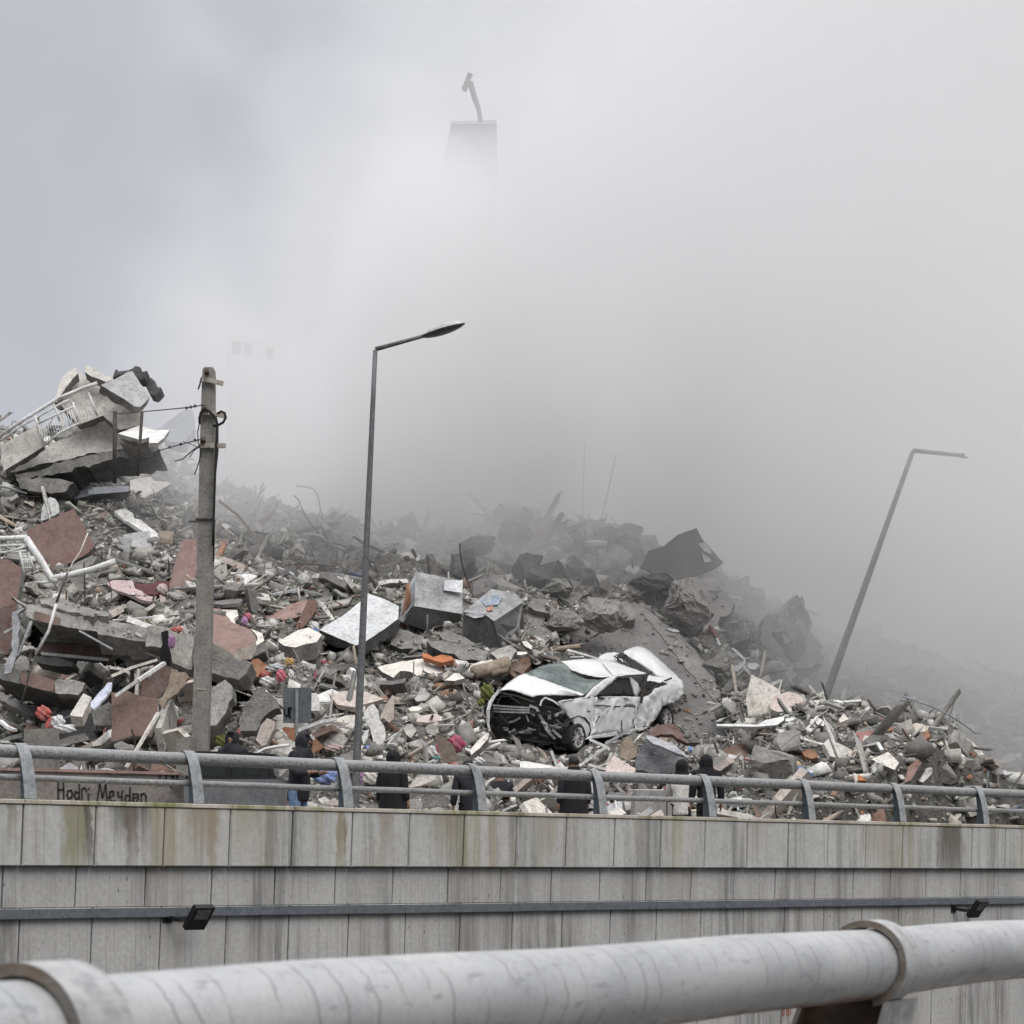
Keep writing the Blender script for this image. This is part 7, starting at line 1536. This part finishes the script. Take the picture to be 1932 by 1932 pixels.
strew('slab_fragment', 'slab fragment', 'slab fragment', 'loose slab fragments on the mound', 260, plates, ['concrete', 'concrete', 'concrete_light', 'screed', 'beige'], .4, 1.5, 1.8, .2, .75)
strew('plaster_fragment', 'plaster fragment', 'flat board fragment', 'loose pale plaster fragments', 225, thin, ['plaster', 'white', 'pinkcream', 'lightgrey', 'concrete_light'], .2, .85, 1.6, .3, .7)
strew('brick_fragment', 'brick fragment', 'wall fragment', 'loose reddish fragments', 75, thin + chunks[:4], ['brown', 'rustpanel', 'pinkish', 'brownstone'], .18, .6, 2.0, .3, .6)
strew('white_lath', 'lath', 'lath', 'loose whitish laths', 170, bars, ['whitepaint', 'plaster', 'lightgrey', 'timber'], .5, 1.5, 1.7, .35, .7)
strew('rebar', 'rebar', 'bent reinforcing bar', 'loose bent reinforcing bars', 110, rods, ['iron', 'iron', 'galv'], .7, 2.0, 1.5, .4, .3)
strew('cloth_scrap', 'cloth', 'cloth scrap', 'small whitish cloth scraps', 60, rags, ['lightcloth'], .16, .42, 2, .4, .6, (0, 58))
strew('red_scrap', 'cloth', 'scrap', 'tiny red scraps', 26, rags, ['redcloth', 'pinkcloth', 'magenta'], .09, .22, 2, .4, .6, (0, 58))
strew('blue_scrap', 'cloth', 'scrap', 'tiny blue scraps', 16, rags, ['bluecloth', 'teal'], .09, .22, 2, .4, .6, (0, 58))

strew('board_piece', 'board', 'board piece', 'pale boards low on the heap behind the rail', 70, thin, ['white', 'plaster', 'pinkcream', 'lightgrey'], .25, .7, 1.8, .4, .6, (0, 50), None, (480, 1700), (1415, 1600))
strew('rag', 'cloth', 'rag', 'rags low on the heap behind the rail', 60, rags, ['lightcloth', 'lightcloth', 'bluecloth', 'lilac', 'magenta', 'floral', 'beige'], .2, .5, 1.8, .4, .6, (0, 50), None, (480, 1300), (1415, 1600))
strew('dark_block', 'concrete block', 'rough block', 'blackened blocks on the upper slope', 60, chunks, ['concrete_dark', 'concrete', 'screed'], .5, 1.3, 1.5, .3, .3, (54, 70), None, (850, 1560), (1020, 1330))

strew('broken_panel', 'wall fragment', 'large flat wall fragment', 'large flat wall fragments on the slope', 150, [plate_mesh(i, .09, .2, 7) for i in range(8)], ['plaster', 'beige', 'brown', 'concrete_light', 'lightgrey', 'pinkcream', 'white', 'screed'], .7, 1.9, 1.6, .2, .8, (0, 57), None, (-60, 1500), (1000, 1600))
# ---------------------------------------------------------------- smoke: a baked density grid
def build_smoke(name, lo, hi, res, dens_fn, label, color=(.942, .938, .932), aniso=0):
    me = bpy.data.meshes.new(name)
    x0, y0, z0 = lo; x1, y1, z1 = hi
    me.from_pydata([(x, y, z) for x in (x0, x1) for y in (y0, y1) for z in (z0, z1)], [],
                   [(0, 1, 3, 2), (4, 6, 7, 5), (0, 4, 5, 1), (2, 3, 7, 6), (0, 2, 6, 4), (1, 5, 7, 3)])
    o = link(bpy.data.objects.new(name, me)); tag(o, label, kind='stuff')
    mat = bpy.data.materials.new(name); mat.use_nodes = True; nt = mat.node_tree; nt.nodes.clear()
    out = nt.nodes.new('ShaderNodeOutputMaterial'); pv = nt.nodes.new('ShaderNodeVolumePrincipled')
    pv.inputs['Color'].default_value = (*color, 1); pv.inputs['Density'].default_value = 1
    pv.inputs['Anisotropy'].default_value = aniso
    nt.links.new(pv.outputs[0], out.inputs['Volume'])
    me.materials.append(mat)
    g = bpy.data.node_groups.new(name, 'GeometryNodeTree')
    g.interface.new_socket('Geometry', in_out='OUTPUT', socket_type='NodeSocketGeometry')
    go = g.nodes.new('NodeGroupOutput'); vc = g.nodes.new('GeometryNodeVolumeCube')
    vc.inputs['Min'].default_value = lo; vc.inputs['Max'].default_value = hi
    for k, n in zip('XYZ', res): vc.inputs['Resolution ' + k].default_value = n
    g.links.new(dens_fn(g), vc.inputs['Density'])
    sm = g.nodes.new('GeometryNodeSetMaterial'); sm.inputs['Material'].default_value = mat
    g.links.new(vc.outputs[0], sm.inputs[0]); g.links.new(sm.outputs[0], go.inputs[0])
    md = o.modifiers.new('smoke', 'NODES'); md.node_group = g
    return o
def smoke_density(g):
    def mth(op, a, b=None, clamp=False):
        return math_n(g, op, a, b, clamp=clamp)
    pos = g.nodes.new('GeometryNodeInputPosition').outputs[0]
    sp = g.nodes.new('ShaderNodeSeparateXYZ'); g.links.new(pos, sp.inputs[0]); x, y, z = sp.outputs
    def sstep(val, a, b):
        m = g.nodes.new('ShaderNodeMapRange'); m.interpolation_type = 'SMOOTHSTEP'
        g.links.new(val, m.inputs[0]); m.inputs[1].default_value = min(a, b); m.inputs[2].default_value = max(a, b)
        m.inputs[3].default_value = 0 if a < b else 1; m.inputs[4].default_value = 1 if a < b else 0
        return m.outputs[0]
    def fb(scale, detail, loc=(0, 0, 0), sc=(1, 1, 1)):
        vm = g.nodes.new('ShaderNodeVectorMath'); vm.operation = 'MULTIPLY_ADD'
        g.links.new(pos, vm.inputs[0]); vm.inputs[1].default_value = sc; vm.inputs[2].default_value = loc
        return noise(g, vm.outputs[0], scale, detail, .58)
    n1 = fb(.075, 6, (3, 1, 7)); n2 = fb(.22, 4, (9, 4, 1))
    # image-like coordinates
    u = mth('ADD', mth('MULTIPLY', mth('DIVIDE', x, y), F), CX)
    v = mth('SUBTRACT', HY, mth('MULTIPLY', mth('DIVIDE', z, y), F))
    nn = mth('ADD', mth('SUBTRACT', n1, .5), mth('MULTIPLY', mth('SUBTRACT', n2, .5), .6))
    # upper drifting edge of the plume: a slope rising to the right
    edge = mth('SUBTRACT', mth('ADD', mth('MULTIPLY', x, .80), 26.6), z)      # >0 below the edge
    e = mth('ADD', edge, mth('MULTIPLY', nn, 22))
    m_up = sstep(e, 0, 8)
    # left limit
    lx = mth('ADD', mth('ADD', x, mth('MULTIPLY', z, -.12)), mth('MULTIPLY', nn, 10))
    m_left = sstep(lx, -13.5, -8)
    m_far = sstep(mth('ADD', mth('SUBTRACT', y, mth('MULTIPLY', z, .75)), mth('MULTIPLY', nn, 9)), 57, 70)
    m_back = sstep(y, 118, 104)
    big = mth('MULTIPLY', mth('MULTIPLY', m_up, m_left), mth('MULTIPLY', m_far, m_back))
    big = mth('MULTIPLY', big, mth('ADD', .075, mth('MULTIPLY', sstep(nn, -.14, .2), .055)))
    # low veil creeping over the crest towards the viewer
    m2 = mth('MULTIPLY', sstep(mth('ADD', y, mth('MULTIPLY', nn, 11)), 54, 63), sstep(lx, -12.5, -8))
    m2 = mth('MULTIPLY', mth('MULTIPLY', m2, m_up), mth('ADD', .07, mth('MULTIPLY', sstep(nn, -.12, .16), .15)))
    m2 = mth('MULTIPLY', m2, mth('ADD', .45, mth('MULTIPLY', sstep(z, 24, 12), .55)))
    # smoke behind the right heap
    yr = mth('ADD', mth('ADD', y, mth('MULTIPLY', nn, 7)), mth('MULTIPLY', x, .75))
    m3 = mth('MULTIPLY', mth('MULTIPLY', sstep(yr, 53, 59.5), sstep(x, 3.0, 8.5)), mth('ADD', .07, mth('MULTIPLY', sstep(nn, -.15, .2), .09)))
    m3 = mth('MULTIPLY', m3, mth('ADD', .55, mth('MULTIPLY', sstep(z, 20, 9), .45)))
    # dense core of the column standing before the tower
    vd = g.nodes.new('ShaderNodeVectorMath'); vd.operation = 'MULTIPLY_ADD'; g.links.new(pos, vd.inputs[0]); vd.inputs[1].default_value = (1, 1, .36); vd.inputs[2].default_value = (1.9, -70.8, -12.6 * .36)
    vl = g.nodes.new('ShaderNodeVectorMath'); vl.operation = 'LENGTH'; g.links.new(vd.outputs[0], vl.inputs[0])
    m4 = mth('MULTIPLY', sstep(mth('ADD', vl.outputs['Value'], mth('MULTIPLY', nn, 3)), 4.4, 2.0), .8)
    # thin torn wisps drifting over the open sky
    n3 = fb(.11, 7, (2, 8, 3), (1, .8, 1.25)); m5 = mth('MULTIPLY', mth('MULTIPLY', sstep(x, -20, -9), sstep(z, 10, 20)), mth('MULTIPLY', mth('MULTIPLY', sstep(y, 72, 80), m_back), mth('ADD', .0015, mth('MULTIPLY', sstep(n3, .52, .7), .045))))
    # a torn gap in the plume round the mast
    vg = g.nodes.new('ShaderNodeVectorMath'); vg.operation = 'MULTIPLY_ADD'; g.links.new(pos, vg.inputs[0]); vg.inputs[1].default_value = (1, .3, 1); vg.inputs[2].default_value = (1.2, -67.0 * .3, -24.2)
    vm = g.nodes.new('ShaderNodeVectorMath'); vm.operation = 'LENGTH'; g.links.new(vg.outputs[0], vm.inputs[0])
    gap = sstep(mth('ADD', vm.outputs['Value'], mth('MULTIPLY', nn, 2)), 1.9, 4.0)
    d = mth('MULTIPLY', mth('ADD', mth('MAXIMUM', mth('MAXIMUM', big, m2), mth('MAXIMUM', m3, m4)), m5), gap)
    return d
build_smoke('smoke', (-22, 48, -1), (34, 120, 46), (150, 190, 125), smoke_density,
            'thick grey white smoke pouring from behind the rubble and drifting across the sky')
